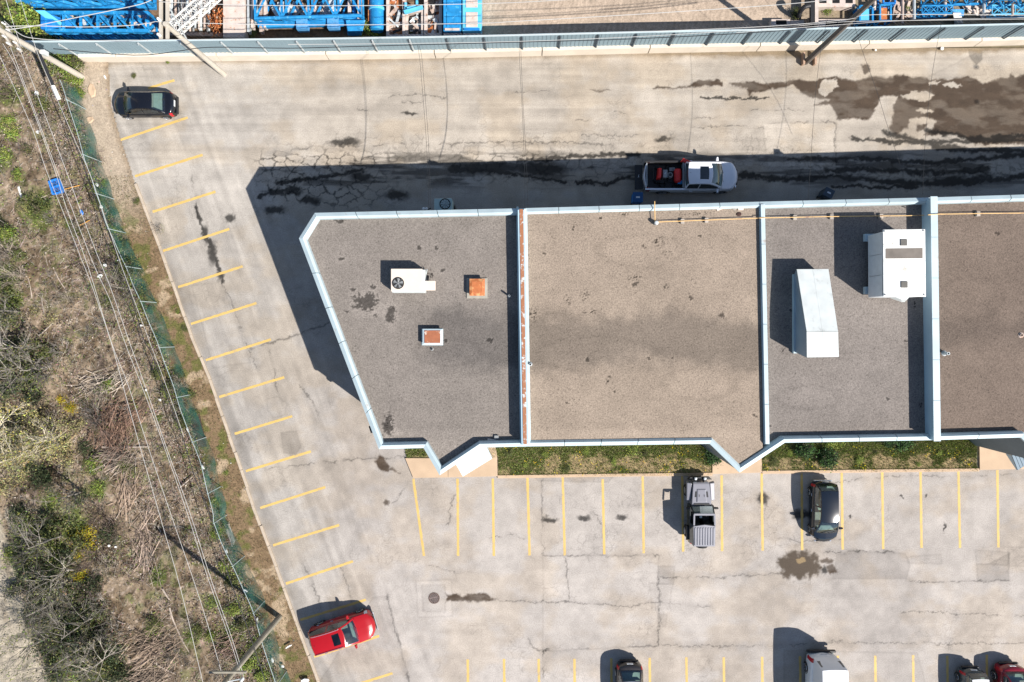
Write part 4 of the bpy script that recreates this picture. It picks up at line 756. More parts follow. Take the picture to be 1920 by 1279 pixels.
    def C(u, v, sgn):
        t, z = prof(u); zb = interp(deck, t)-.015; wbelt = wid(t)*.895; h = max(0., (z-zb)/(zr-zb)); ye = wbelt+(hw*rw-wbelt)*h; x = (t-.5)*L
        if v <= 1:
            y = v*ye; bul = (.10 if u < 1.5 else -.05)*(1-v*v)*(1 if (u <= 1 or u >= 2) else abs(2*(u-1)-1)**4); x += bul*L/4.3
            return (x, sgn*y, z+.035*(1-v**2)*min(1, h*2))
        s = v-1; return (x, sgn*(ye+(wbelt-ye)*s+.015*math.sin(math.pi*s)), z+(zb-z)*s)
    us = [0, .06, .3, .5, .7, .94, 1, 1.1, 1.2, 1.32, 1.44, 1.5, 1.6, 1.75, 1.9, 2, 2.08, 2.3, 2.5, 2.7, 2.92, 3]
    vs = [0, .3, .6, .88, 1, 1.12, 1.5, 1.9, 2]
    cabm, roof = MB(), MB(); G = {'windscreen': MB(), 'rear_window': MB(), 'f1': MB(), 'f-1': MB(), 'r1': MB(), 'r-1': MB(), 'sunroof': MB()}
    for sgn in (1, -1):
        for a, b in zip(us[:-1], us[1:]):
            for c, d in zip(vs[:-1], vs[1:]):
                um, vm = (a+b)/2, (c+d)/2; q = [C(a, c, sgn), C(b, c, sgn), C(b, d, sgn), C(a, d, sgn)]; tgt = cabm
                if vm < .88 and .06 < um < .94: tgt = G['windscreen']
                elif vm < .88 and 2.08 < um < 2.92 and rear_glass: tgt = G['rear_window']
                elif 1.12 < vm < 1.9 and .3 < um < 1.44: tgt = G['f%d' % sgn]
                elif 1.12 < vm < 1.9 and 1.5 < um < 2.5 and side_rear: tgt = G['r%d' % sgn]
                elif sunroof and sunroof[0] < um < sunroof[1] and vm < .6: tgt = G['sunroof']
                elif vm < 1 and 1 < um < 2: tgt = roof
                tgt.add(q, [(0, 1, 2, 3)])
    finish(cabm, 'cabin', m, t_); finish(roof, 'roof', roofm, t_)
    gs = tint or M_GLASS
    for k, nm in (('windscreen', 'windscreen'), ('rear_window', 'rear_window'), ('f1', 'side_window'), ('f-1', 'side_window'), ('r1', 'side_window'), ('r-1', 'side_window'), ('sunroof', 'sunroof')):
        if G[k].f: finish(G[k], nm, (M_GDARK if k == 'sunroof' else (glass_side or gs) if k[0] in 'fr' and k != 'rear_window' else gs), t_)
    # inside
    xa, xb = (xr0-.5)*L+.05, (xf0-.5)*L-.05; zb = interp(deck, (xf0+xr1)/2)
    MB().box(xa, xb, -hw*.86, hw*.86, .30, .36).build('cabin_floor', M_DASH, t_)
    MB().hexa([(xb-.42, -hw*.84, .5), (xb+.02, -hw*.8, .5), (xb+.02, hw*.8, .5), (xb-.42, hw*.84, .5)], [(xb-.36, -hw*.84, zb-.13), (xb+.02, -hw*.78, zb-.05), (xb+.02, hw*.78, zb-.05), (xb-.36, hw*.84, zb-.13)]).build('dashboard', M_DASH, t_, bevel=.03)
    xs = (xf1-.5)*L-.12
    for sgn in (1, -1):
        st = MB().hexa([(xs-.25, sgn*hw*.43-.24, .45), (xs+.25, sgn*hw*.43-.24, .45), (xs+.25, sgn*hw*.43+.24, .45), (xs-.25, sgn*hw*.43+.24, .45)], [(xs-.25, sgn*hw*.43-.24, .62), (xs+.27, sgn*hw*.43-.24, .65), (xs+.27, sgn*hw*.43+.24, .65), (xs-.25, sgn*hw*.43+.24, .62)])
        st.hexa([(xs-.36, sgn*hw*.43-.23, .6), (xs-.22, sgn*hw*.43-.23, .6), (xs-.22, sgn*hw*.43+.23, .6), (xs-.36, sgn*hw*.43+.23, .6)], [(xs-.5, sgn*hw*.43-.2, zb+.22), (xs-.4, sgn*hw*.43-.2, zb+.22), (xs-.4, sgn*hw*.43+.2, zb+.22), (xs-.5, sgn*hw*.43+.2, zb+.22)])
        st.build('seat', M_SEAT, t_, bevel=.04)
    if not bed:
        xq = max(xa+.35, (xr1-.5)*L+.3); MB().box(xq-.1, xq+.42, -hw*.78, hw*.78, .42, .66).hexa([(xq-.16, -hw*.78, .62), (xq+.02, -hw*.78, .62), (xq+.02, hw*.78, .62), (xq-.16, hw*.78, .62)], [(xq-.28, -hw*.72, zb+.1), (xq-.14, -hw*.72, zb+.1), (xq-.14, hw*.72, zb+.1), (xq-.28, hw*.72, zb+.1)]).build('rear_seat', M_SEAT, t_, bevel=.04)
        if xq-.2 > xa+.1: MB().box(xa+.02, xq-.2, -hw*.8, hw*.8, zb-.14, zb-.10).build('parcel_shelf', M_DASH, t_)
    # panels, lamps, trim
    patch('bonnet', xf0+.012, .965, 0, 3, (1,), m, .007, 8); bo = patch('bonnet_half', xf0+.012, .965, 0, 3, (-1,), m, .007, 8); bo.name = 'bonnet'
    if lamps:
        for s in (1, -1): patch('headlight', .935, .988, 3, 5, (s,), M_LAMP, .012, 6)
        for s in (1, -1): patch('tail_light', .006, .05, 3, 6, (s,), M_TAIL, .012, 5)
    xF = S(1, 0, 1)[0]; xB = S(0, 0, 1)[0]; zF = interp(deck, 1.0)
    MB().box(xF-.03, xF+.012, -hw*.52, hw*.52, zF-.24, zF-.08).build('grille', M_DARK, t_, bevel=.01); MB().box(xF-.05, xF+.035, -hw*.66, hw*.66, .30, .46).build('bumper', trim or M_DARK, t_, bevel=.03)
    MB().box(xB-.05, xB+.05, -hw*.7, hw*.7, .30, .50).build('bumper', trim or M_DARK, t_, bevel=.03); MB().box(xB-.022, xB, -.20, .20, .74, .88).build('number_plate', M_PLATE, t_)
    for s in (1, -1):
        d1 = patch('door', (xf1+xf0)/2-.30, (xf1+xf0)/2+.02, 5, 7, (s,), m, .005, 4); x = ((xf1+xf0)/2-.24-.5)*L; y = s*(hw+.012); z = interp(deck, .5)-.2
        MB().box(x-.09, x+.09, y-.014, y+.014, z-.015, z+.015).build('handle', trim or m, d1)
        if not bed:
            d2 = patch('door', xr1+.04, (xf1+xf0)/2-.308, 5, 7, (s,), m, .005, 4); x = (xr1+.09-.5)*L; MB().box(x-.09, x+.09, y-.014, y+.014, z-.015, z+.015).build('handle', trim or m, d2)
        xm = (xf0-.5)*L-.28; zm = interp(deck, xf0)+.08
        mi = MB().hexa([(xm-.09, s*(hw*.93), zm-.07), (xm+.10, s*hw*.93, zm-.07), (xm+.06, s*(hw+.17), zm-.05), (xm-.05, s*(hw+.17), zm-.05)], [(xm-.08, s*(hw*.93), zm+.06), (xm+.08, s*hw*.93, zm+.06), (xm+.05, s*(hw+.17), zm+.07), (xm-.04, s*(hw+.17), zm+.07)]).build('mirror', m, t_, bevel=.02)
        for wx in wb:
            x = (wx-.5)*L; w = MB().lathe([(.0, -.11), (wheel_r-.04, -.11), (wheel_r, -.08), (wheel_r, .08), (wheel_r-.04, .11), (.0, .11)], 24, (x, s*(hw-.115), wheel_r), 'y').build('wheel', M_RUBBER, t_, smooth=False)
            rm = MB()
            rm.lathe([(wheel_r*.66, 0), (wheel_r*.62, s*.012), (wheel_r*.6, 0)], 24, (x, s*(hw+.001), wheel_r), 'y')
            for k in range(5):
                a = 2*math.pi*k/5; dx, dz = math.cos(a), math.sin(a); rm.bar((x+dx*.04, s*(hw+.002), wheel_r+dz*.04), (x+dx*wheel_r*.6, s*(hw+.002), wheel_r+dz*wheel_r*.6), .05, .012)
            rm.build('rim', M_RIM, w)
            arch = MB(); vs_ = []
            for k in range(13): a = math.pi*k/12; vs_.append((x+math.cos(a)*(wheel_r+.055), s*(hw+.003), wheel_r+math.sin(a)*(wheel_r+.055)))
            for k in range(13): a = math.pi*k/12; vs_.append((x+math.cos(a)*(wheel_r+.005), s*(hw+.003), wheel_r+math.sin(a)*(wheel_r+.005)))
            arch.add(vs_+[(a, b-s*.03, c) for a, b, c in vs_], [(k, k+1, 14+k, 13+k) for k in range(12)]+[(26+k, 39+k, 40+k, 27+k) for k in range(12)]+[(k, 26+k, 27+k, k+1) for k in range(12)]); arch.build('wheel_arch', clad, t_)
    if rails:
        for s in (1, -1):
            pts = [C(u, .93, s) for u in np.linspace(1.08, 1.95, 8)]; pts = [(x, y, z+.05) for x, y, z in pts]; pts = [C(1.05, .95, s)]+pts+[C(1.98, .95, s)]; MB().tube(pts, .018, 8).build('roof_rail', M_CHROME, t_)
    wp_ = MB()
    for y in (-hw*.45, hw*.12): a = C(.03, .0, 1); wp_.tube([(a[0]+.0, y, a[2]+.03), (a[0]-.16, y+hw*.42, a[2]+.12)], .008, 5)
    wp_.build('wiper', M_DARK, t_)
    c1 = C(1.9, 0, 1); MB().tube([(c1[0], 0, c1[2]), (c1[0]-.1, 0, c1[2]+.10)], .008, 6, .004).build('aerial', M_DARK, t_)
    return t_, S, C
PB = paint('black_car_paint', (.006, .007, .011), .2); PR = paint('red_car_paint', (.33, .004, .008)); PW = paint('white_truck_paint', (.74, .75, .80)); PN = paint('dark_blue_paint', (.006, .010, .018), .16)
PG = paint('dark_brown_grey_paint', (.030, .026, .026)); PV = paint('white_van_paint', (.74, .76, .78)); PS = paint('slate_paint', (.045, .06, .065)); PM = paint('maroon_paint', (.20, .008, .018)); PROOF = paint('black_roof_paint', (.016, .018, .026), .3)
car('sedan', 'black four-door sedan parked alone by the north west corner of the lot', 'car', 269, 194.5, 180, 4.0, 1.62, [(0, .80), (.03, .93), (.16, .97), (.5, .93), (.78, .93), (.93, .78), (.98, .66), (1, .58)], (.13, .315, .595, .78, 1.42, .62), PB, wheel_r=.30)
car('sport_utility_car', 'bright red sport utility car with a sunroof parked by the west kerb', 'car', 641.5, 1187.5, 17.0, 4.32, 1.86, [(0, .86), (.03, 1.0), (.1, 1.04), (.6, 1.02), (.74, 1.05), (.92, .92), (.98, .78), (1, .66)], (.03, .10, .555, .735, 1.66, .66), PR, rails=True, sunroof=(1.1, 1.32), wheel_r=.35, trim=M_CHROME, glass_side=M_GDARK)
car('hatchback', 'dark blue hatchback with chrome door handles parked nose-down two stalls right of the open-topped off-roader', 'car', 1547, 961, -90, 3.92, 1.70, [(0, .84), (.03, .98), (.1, 1.02), (.6, .97), (.80, .98), (.93, .84), (.98, .70), (1, .6)], (.03, .12, .60, .815, 1.56, .64), PN, wheel_r=.31, trim=M_CHROME)
car('hatchback', 'dark brown grey hatchback half cut by the bottom edge, left of the white van', 'car', 1181, 1309, -90, 4.4, 1.76, [(0, .86), (.03, 1.0), (.1, 1.02), (.6, .97), (.78, .98), (.93, .84), (.98, .70), (1, .6)], (.07, .20, .58, .76, 1.48, .63), PG, roofm=paint('sky_reflection_roof_paint', (.30, .38, .46)), wheel_r=.32)  # pale blue roof colour paints in the sky's reflection on dark paint
car('hatchback', 'small slate hatchback with a white roof at the bottom edge, left of the maroon car', 'car', 1826, 1310, -90, 3.65, 1.58, [(0, .86), (.03, 1.0), (.1, 1.02), (.6, .97), (.80, .98), (.93, .84), (.98, .70), (1, .6)], (.03, .08, .58, .80, 1.52, .66), PS, roofm=PV, wheel_r=.29)
car('sport_utility_car', 'maroon car with sunlight tinted into its roof colour at the bottom right corner', 'car', 1898, 1313, -90, 4.4, 1.80, [(0, .86), (.03, 1.0), (.1, 1.04), (.6, 1.0), (.78, 1.02), (.93, .88), (.98, .74), (1, .62)], (.06, .17, .58, .76, 1.62, .64), PM, roofm=paint('sunlit_red_roof_paint', (.50, .07, .08)), wheel_r=.34)  # roof red is lightened to paint in the sunlight on top
van, vS, vC = car('cargo_van', 'tall white cargo van cut by the bottom edge', 'van', 1544, 1307, -90, 5.5, 1.98, [(0, 1.05), (.02, 1.25), (.5, 1.25), (.80, 1.2), (.95, 1.08), (.985, .95), (1, .8)], (.012, .045, .74, .88, 2.52, .80), PV, wheel_r=.34, side_rear=False, rear_glass=False, clad=M_DARK)
xb = -2.75
MB().box(xb-.10, xb+.03, -.93, .93, .34, .56).build('step_bumper', M_DARK, van, bevel=.03)
for y in (-.45, .45): q = MB(); q.hexa([(xb+.075, y-.3, 1.55), (xb+.1, y-.3, 1.5), (xb+.1, y+.3, 1.5), (xb+.075, y+.3, 1.55)], [(xb+.165, y-.28, 2.15), (xb+.19, y-.28, 2.15), (xb+.19, y+.28, 2.15), (xb+.165, y+.28, 2.15)]); q.build('rear_window', M_GDARK, van)
MB().box(xb+.20, xb+.27, -.22, .22, 2.40, 2.47).build('brake_light', M_TAIL, van, bevel=.02)
# pickup
trk, tS, tC = car('pickup_truck', 'white pickup truck with its tailgate down and red machines in the open bed', 'pickup truck', 1294, 332, 0, 6.08, 1.94, [(0, 1.22), (.44, 1.24), (.6, 1.2), (.82, 1.22), (.95, 1.12), (.985, 1.0), (1, .85)], (.435, .45, .665, .81, 1.92, .70), PW, bed=(.008, .425), sunroof=(1.12, 1.5), trim=M_CHROME, wheel_r=.40, wb=(.22, .83), tint=M_GLASS, glass_side=M_GDARK, side_rear=True, lamps=True)
Lh = 3.04; bx0, bx1 = -Lh+.05, (.425-.5)*6.08
MB().box(bx0, bx1, -.84, .84, .66, .70).build('bed_floor', M_DARK, trk)
for s in (1, -1): MB().box(bx0, bx1, s*.845-.02, s*.845+.02, .70, 1.215).build('bed_liner', M_DARK, trk); MB().box(bx0, bx1, s*.885-.055, s*.885+.055, 1.215, 1.25).build('bed_rail', M_DARK if s > 0 else PW, trk, bevel=.01)
MB().box(bx1-.04, bx1, -.82, .82, .70, 1.24).build('bulkhead', M_DARK, trk)
tg = MB().hexa([(-Lh-.52, -.80, .62), (-Lh+.0, -.80, .64), (-Lh+.0, .80, .64), (-Lh-.52, .80, .62)], [(-Lh-.52, -.80, .67), (-Lh+.0, -.80, .70), (-Lh+.0, .80, .70), (-Lh-.52, .80, .67)]).build('tailgate', M_DARK, trk, bevel=.015)
em = MB()
for pts in ([(-.02, -.10), (.06, -.04), (0, .02), (.07, .08)], [(.07, -.08), (.0, 0), (.07, .03)]): em.tube([(-Lh-.30+a, b+.08, .678) for a, b in pts], .012, 5)
em.build('emblem', M_PLATE, tg)
MB().bar((bx0+.12, -.66, 1.2), (bx0+.12, .80, 1.2), .04).build('cross_bar', M_GALV, trk)
MB().bar((bx1-.1, -.80, 1.26), (bx1-.1, .80, 1.26), .09, .06).build('headache_rack', M_STEEL, trk)
def at_t(lx, ly, z): return (trk.location.x+lx, trk.location.y+ly, z)
RED = mat('machine_red', (.75, .035, .03), .4, var=.2, vscale=4)
pw = thing('air_compressor', 'red tank air compressor with a grey engine in the pickup bed', 'compressor', at_t(-1.38, .02, .72))
tk = MB(); tk.lathe([(0, -.36), (.15, -.34), (.20, -.26), (.20, .26), (.15, .34), (0, .36)], 18, (.42, -.02, .30), 'y'); tk.build('tank', RED, pw, smooth=True)
MB().lathe([(.02, .0), (.15, 0), (.17, .1), (.12, .2), (0, .24)], 16, (.0, .0, .25)).build('engine', M_STEEL, pw); MB().lathe([(0, .05), (.07, .04), (.08, 0)], 12, (.0, 0, .49)).build('air_filter', M_DARK, pw)
MB().box(-.05, .4, -.3, .3, .05, .1).build('base_frame', M_DARK, pw)
for s in (1, -1): MB().lathe([(0, -.04), (.12, -.04), (.12, .04), (0, .04)], 14, (.42, s*.42, .12), 'y').build('wheel', M_RUBBER, pw)
ps = thing('pressure_washer', 'red and grey pressure washer at the tailgate end of the pickup bed', 'pressure washer', at_t(-2.1, .08, .72))
MB().hexa([(-.12, -.30, .25), (.10, -.25, .25), (.14, .30, .25), (-.06, .32, .25)], [(-.08, -.26, .62), (.08, -.22, .62), (.10, .26, .62), (-.02, .28, .62)]).build('shroud', RED, ps, bevel=.03)
MB().box(.18, .42, -.22, .20, .22, .56).build('motor', M_STEEL, ps, bevel=.04); MB().bar((.26, -.04, .575), (.32, .05, .575), .035, .02).build('sticker', M_PLATE, ps)
MB().box(-.2, .45, -.3, .3, .06, .12).build('base_frame', M_DARK, ps); MB().tube([(-.2, .3, .12), (-.32, .3, .6), (-.32, -.3, .6), (-.2, -.3, .12)], .018, 6).build('push_handle', M_DARK, ps)
for s in (1, -1): MB().lathe([(0, -.04), (.14, -.04), (.14, .04), (0, .04)], 14, (0, s*.36, .14), 'y').build('wheel', M_RUBBER, ps)
jug = thing('jerry_can', 'bright blue jerry can beside the red tank in the pickup bed', 'jerry can', at_t(-.68, -.40, .72))
MB().box(-.18, .18, -.13, .13, 0, .42).build('can', mat('jug_blue', (.02, .30, .66), .45), jug, bevel=.04); MB().tube([(-.1, 0, .42), (-.08, 0, .49), (.08, 0, .49), (.1, 0, .42)], .018, 6).build('handle', M_BLUE2, jug)
cf = MB(); 
cf.hexa([(-.28, -.16, 0), (.20, -.06, 0), (.24, .04, 0), (-.22, .06, 0)], [(-.24, -.12, .06), (.16, -.04, .05), (.18, .02, .05), (-.2, .03, .07)]); cf.hexa([(.1, -.14, 0), (.42, -.16, 0), (.44, -.06, 0), (.14, -.02, 0)], [(.14, -.12, .07), (.38, -.13, .05), (.4, -.09, .05), (.16, -.05, .07)])
o = cf.build('rag', RED, bevel=.01); o.location = at_t(-.30, .90, 1.29); o.rotation_euler = (0, 0, -.35); o.scale = (1.5, 1.4, 1.5); tag(o, 'crumpled red cloth lying on the bed rail beside the pickup cab', 'rag')
pw.scale = (1.2, 1.25, 1.2); ps.scale = (1.25, 1.25, 1.2)
for i, (lx, ly, r) in enumerate(((-1.35, .55, .22), (-1.75, -.52, .20), (-.95, -.6, .18))):
    h = MB()
    for k in range(3): h.tube([(math.cos(a)*(r-.01*k), math.sin(a)*(r-.01*k), .03+.05*k) for a in np.linspace(0, 6.283, 18)], .025, 6)
    o = h.build('hose_coil', M_DARK); o.location = at_t(lx, ly, .72); tag(o, ['black hose coil on the far side of the pickup bed', 'black hose coil by the near rail at the tailgate end of the pickup bed', 'small black hose coil near the blue jerry can'][i], 'hose')
for i, (lx, ly) in enumerate(((-1.15, .36), (-1.95, -.42), (-.35, .55))):
    o = MB().box(-.22, .22, -.12, .12, 0, .22).box(-.06, .06, -.02, .02, .22, .26).build('toolbox', M_STEEL if i != 1 else M_DARK, bevel=.02); o.location = at_t(lx, ly+.1, .70); tag(o, ['grey toolbox behind the compressor in the pickup bed', 'black toolbox at the tailgate corner of the pickup bed', 'grey toolbox against the bulkhead of the pickup bed'][i], 'toolbox')
# open-topped off-roader
p = P(1313, 958, .8); jp = thing('off_road_vehicle', 'grey off-roader with open front roof, ribbed rear top and a rear spare wheel', 'off-roader', (p.x, p.y, 0), math.pi/2)
JG = paint('silver_grey_paint', (.22, .22, .25), .35); JB = paint('dark_green_black_paint', (.010, .015, .015), .3)
def hexw(x0, x1, w0, w1, z0, z1, ti=.0, zf=None):   # x0 rear; widths (half) at rear and front
    return MB().hexa([(x0, -w0, z0), (x1, -w1, z0), (x1, w1, z0), (x0, w0, z0)], [(x0, -w0+ti, z1), (x1, -w1+ti, zf or z1), (x1, w1-ti, zf or z1), (x0, w0-ti, z1)])
tub = MB(); 
for s in (1, -1): tub.box(-1.98, .42, s*.74-.04, s*.74+.04, .50, 1.18)
tub.box(-1.98, -1.90, -.70, .70, .50, 1.18).box(-1.90, .42, -.70, .70, .48, .54).box(.36, .42, -.70, .70, .54, 1.16); tub.build('body', JB, jp, bevel=.02)
hexw(.425, 1.80, .66, .55, .62, 1.16, .03, 1.06).build('bonnet', JG, jp, bevel=.03)
sc_ = MB().hexa([(.62, -.36, 1.12), (1.50, -.34, 1.06), (1.50, .34, 1.06), (.62, .36, 1.12)], [(.66, -.30, 1.20), (1.42, -.24, 1.135), (1.42, .24, 1.135), (.66, .30, 1.20)]).build('bonnet_scoop', JG, jp, bevel=.025)
for s in (1, -1): MB().hexa([(.95, s*.40-.05, 1.095), (1.30, s*.36-.05, 1.075), (1.30, s*.36+.05, 1.075), (.95, s*.40+.05, 1.095)], [(.95, s*.38-.045, 1.145), (1.30, s*.34-.045, 1.118), (1.30, s*.34+.045, 1.118), (.95, s*.38+.045, 1.145)]).build('bonnet_vent', M_DARK, jp)
for s in (1, -1): MB().box(.98, 1.12, s*.16-.01, s*.16+.01, 1.16, 1.19).build('bonnet_slot', M_DARK, jp)
MB().box(.43, .56, -.5, .5, 1.165, 1.185).build('cowl_vent', M_DARK, jp)
MB().box(1.80, 1.86, -.52, .52, .55, 1.03).build('grille', JG, jp, bevel=.02)
for s in (1, -1): MB().lathe([(0, .03), (.1, .02), (.11, 0)], 16, (1.86, s*.36, .86), 'x').build('headlight', M_LAMP, jp)
MB().hexa([(1.98, -.80, .50), (2.16, -.62, .50), (2.16, .62, .50), (1.98, .80, .50)], [(1.98, -.80, .70), (2.16, -.60, .70), (2.16, .60, .70), (1.98, .80, .70)]).build('bumper', M_DARK, jp, bevel=.03)
for s in (1, -1): MB().lathe([(0, .09), (.09, .08), (.10, 0), (.06, -.08)], 14, (2.06, s*.30, .80), 'x').build('fog_lamp', M_LAMP, jp); MB().tube([(1.86, s*.25, .6), (2.0, s*.25, .6)], .05, 8).build('frame_horn', M_DARK, jp)
for s in (1, -1):
    MB().hexa([(.62, s*.64, .78), (1.86, s*.56, .80), (1.92, s*.90, .72), (.62, s*.92, .70)], [(.70, s*.66, .96), (1.80, s*.58, .98), (1.82, s*.88, .93), (.74, s*.90, .92)]).build('fender', JG, jp, bevel=.03)
    MB().hexa([(-1.90, s*.78, .78), (-.95, s*.78, .78), (-.88, s*.92, .70), (-1.94, s*.92, .70)], [(-1.8, s*.78, .97), (-1.0, s*.78, .97), (-.98, s*.9, .93), (-1.8, s*.9, .93)]).build('fender', M_DARK, jp, bevel=.03)
    for x in (1.22, -1.42):
        w = MB().lathe([(0, -.12), (.33, -.12), (.38, -.08), (.38, .08), (.33, .12), (0, .12)], 22, (x, s*.80, .38), 'y').build('wheel', M_RUBBER, jp); MB().lathe([(.22, s*.125), (.2, s*.135), (.06, s*.13), (0, s*.15)], 16, (x, s*.80, .38), 'y').build('rim', M_RIM, w)
    d = MB().box(-.62, .34, s*.785-.01, s*.785+.01, .60, 1.16).build('door', JB, jp, bevel=.01); MB().box(-.5, -.38, s*.80-.015, s*.80+.015, 1.0, 1.04).build('handle', M_DARK, d)
    MB().hexa([(.22, s*.78, 1.2), (.36, s*.78, 1.2), (.34, s*1.04, 1.2), (.24, s*1.04, 1.2)], [(.22, s*.78, 1.34), (.34, s*.78, 1.34), (.32, s*1.02, 1.36), (.24, s*1.02, 1.36)]).build('mirror', M_DARK, jp, bevel=.02)
    MB().hexa([(-1.92, s*.755, 1.185), (-.62, s*.755, 1.185), (-.62, s*.775, 1.185), (-1.92, s*.775, 1.185)], [(-1.90, s*.68, 1.74), (-.66, s*.68, 1.74), (-.66, s*.70, 1.74), (-1.90, s*.70, 1.74)]).build('side_window', M_GDARK, jp)
wsf = MB()
A0, A1, B0, B1 = (.42, -.70, 1.19), (.42, .70, 1.19), (.02, .64, 1.74), (.02, -.64, 1.74)
wsf.bar(A0, B1, .07).bar(A1, B0, .07).bar(B1, B0, .08).bar(A0, A1, .06); wsf.build('windscreen_frame', JB, jp)
MB().add([(.405, -.66, 1.2), (.405, .66, 1.2), (.03, .61, 1.72), (.03, -.61, 1.72)], [(0, 1, 2, 3)]).build('windscreen', M_GLASS, jp)
fr = MB().bar((.02, -.66, 1.80), (.02, .66, 1.80), .12, .05).bar((.02, -.64, 1.80), (-.66, -.66, 1.82), .10, .05).bar((.02, .64, 1.80), (-.66, .66, 1.82), .10, .05); fr.build('roof_frame', JG, jp, bevel=.01)
top = MB(); n = 8; W2 = .70
top.add([(-.72, -W2, 1.83), (-.62, 0, 1.845), (-.72, W2, 1.83), (-2.0, W2*.96, 1.80), (-2.0, -W2*.96, 1.80), (-.72, -W2, 1.74), (-.62, 0, 1.74), (-.72, W2, 1.74), (-2.0, W2*.96, 1.72), (-2.0, -W2*.96, 1.72)], [(0, 1, 2, 3, 4), (9, 8, 7, 6, 5), (0, 5, 6, 1), (1, 6, 7, 2), (2, 7, 8, 3), (3, 8, 9, 4), (4, 9, 5, 0)])
hard = top.build('hard_top', JG, jp, bevel=.01)
for k in range(n):
    y = -.58+1.16*k/(n-1); MB().hexa([(-1.92, y-.055, 1.80), (-.78, y-.055, 1.825), (-.78, y+.055, 1.825), (-1.92, y+.055, 1.80)], [(-1.90, y-.035, 1.85), (-.82, y-.035, 1.872), (-.82, y+.035, 1.872), (-1.90, y+.035, 1.85)]).build('rib', JG, hard)
MB().bar((-.70, -.66, 1.76), (-.62, 0, 1.78), .05).bar((-.62, 0, 1.78), (-.70, .66, 1.76), .05).build('soft_seal', M_DARK, jp)
MB().box(-2.0, -1.96, -.68, .68, 1.19, 1.72).build('rear_window', M_GDARK, jp)
for s in (1, -1):
    MB().box(-.62, -.12, s*.36-.24, s*.36+.24, .6, .84).hexa([(-.72, s*.36-.24, .8), (-.58, s*.36-.24, .8), (-.58, s*.36+.24, .8), (-.72, s*.36+.24, .8)], [(-.84, s*.36-.2, 1.46), (-.74, s*.36-.2, 1.46), (-.74, s*.36+.2, 1.46), (-.84, s*.36+.2, 1.46)]).build('seat', M_DARK, jp, bevel=.04)
MB().box(.02, .36, -.68, .68, .84, 1.12).build('dashboard', M_DARK, jp, bevel=.03); MB().bar((-.42, .02, 1.0), (-.28, .02, 1.0), .16, .04).build('console', M_GALV, jp)
for s in (1, -1): MB().box(-2.03, -1.985, s*.66-.06, s*.66+.06, .9, 1.14).build('tail_light', M_TAIL, jp)
MB().box(-2.1, -1.99, -.72, .72, .48, .66).build('bumper', M_DARK, jp, bevel=.03)
sw = MB().lathe([(0, -.12), (.33, -.12), (.37, -.08), (.37, .08), (.33, .12), (0, .12)], 22, (-2.13, 0, 1.10), 'x').build('spare_wheel', M_RUBBER, jp); MB().lathe([(.2, -.125), (.18, -.14), (0, -.15)], 16, (-2.13, 0, 1.10), 'x').build('rim', M_RIM, sw)
# storm drain
dr = thing('storm_drain', 'round slotted iron storm drain set in a square grey patch', 'drain', P(814, 1122)[:])
MB().lathe([(.37, .005), (.37, .022), (.31, .024), (.30, .008)], 32).build('frame', mat('iron_rust', (.11, .075, .062), .7, var=.3, vscale=8), dr)
MB().lathe([(.305, .006), (0, .006)], 28).build('pit', M_BLACK, dr)
g = MB()
for k in range(-4, 5):
    x = k*.068; h = math.sqrt(max(0, .30**2-x**2)); d = Vector((math.cos(.9), math.sin(.9), 0)); e = Vector((-d.y, d.x, 0)); g.bar(d*x-e*h+Vector((0, 0, .02)), d*x+e*h+Vector((0, 0, .02)), .030, .018)
g.bar((-.28, -.02, .022), (.26, .1, .022), .04, .02); g.build('grate', mat('iron_grate', (.22, .17, .155), .6, var=.2, vscale=8), dr)
# ---------------------------------------------------------------- poles and wires
def pole(base, z, r0, r1, label, m, name='utility_pole', lean=(0, 0)):
    b = P(*base); t = thing(name, label, 'utility pole', b[:]); top = b+Vector((lean[0], lean[1], z))
    mb = MB(); mb.tube([b-Vector((0, 0, .2)), b.lerp(top, .5), top], r0, 12, r1); mb.build('shaft', m, t, world=True, smooth=False); return t, b, top
def insul(t, p, h=.28, r=.06):
    MB().lathe([(.02, 0), (r, .02), (r*.55, h*.3), (r, h*.4), (r*.5, h*.65), (r*.9, h*.75), (.02, h)], 10, p).build('insulator', M_INSUL, t, world=True)
M_POLE = mat('pole_concrete', A(232, 222, 206), .85, var=.12, vscale=2, grain=.1, gscale=15); M_POLED = mat('pole_timber', A(142, 132, 122), .9, var=.2, vscale=3, grain=.2, gscale=18)
M_POLEG = mat('pole_timber_grey', A(186, 178, 160), .9, var=.2, vscale=3, grain=.18, gscale=18)
ta, ba, tpa = pole((156, 146), 7.3, .19, .14, 'pale pole in the top left corner among green bushes', M_POLE)
d = Vector((.85, .5, 0)).normalized(); e = Vector((-d.y, d.x, 0))
for k, zz in enumerate((7.0, 6.2)):
    c = Vector((tpa.x, tpa.y, zz)); MB().bar(c-e*.9, c+e*.9, .1, .12).build('crossarm', M_POLE, ta, world=True)
    for s in (-.85, -.4, .4, .85): insul(ta, c+e*s+Vector((0, 0, .065)))
insul(ta, tpa); c = ba.lerp(tpa, .55); MB().box(c.x+.12, c.x+.38, c.y-.14, c.y+.14, c.z-.2, c.z+.2).build('meter_box', M_DUCT, ta, world=True, bevel=.02)
tb, bb, tpb = pole((420, 140), 7.5, .18, .13, 'pale pole with a double crossarm standing in front of the north fence', M_POLE)
for x in (-.34, .02): MB().bar(Vector((tpb.x+x, tpb.y-.75, 7.25)), Vector((tpb.x+x, tpb.y+2.6, 7.25)), .14, .16).build('crossarm', M_POLE, tb, world=True)
for y in (-.6, .25, 1.4): insul(tb, Vector((tpb.x-.34, tpb.y+y, 7.34)), .34, .085)
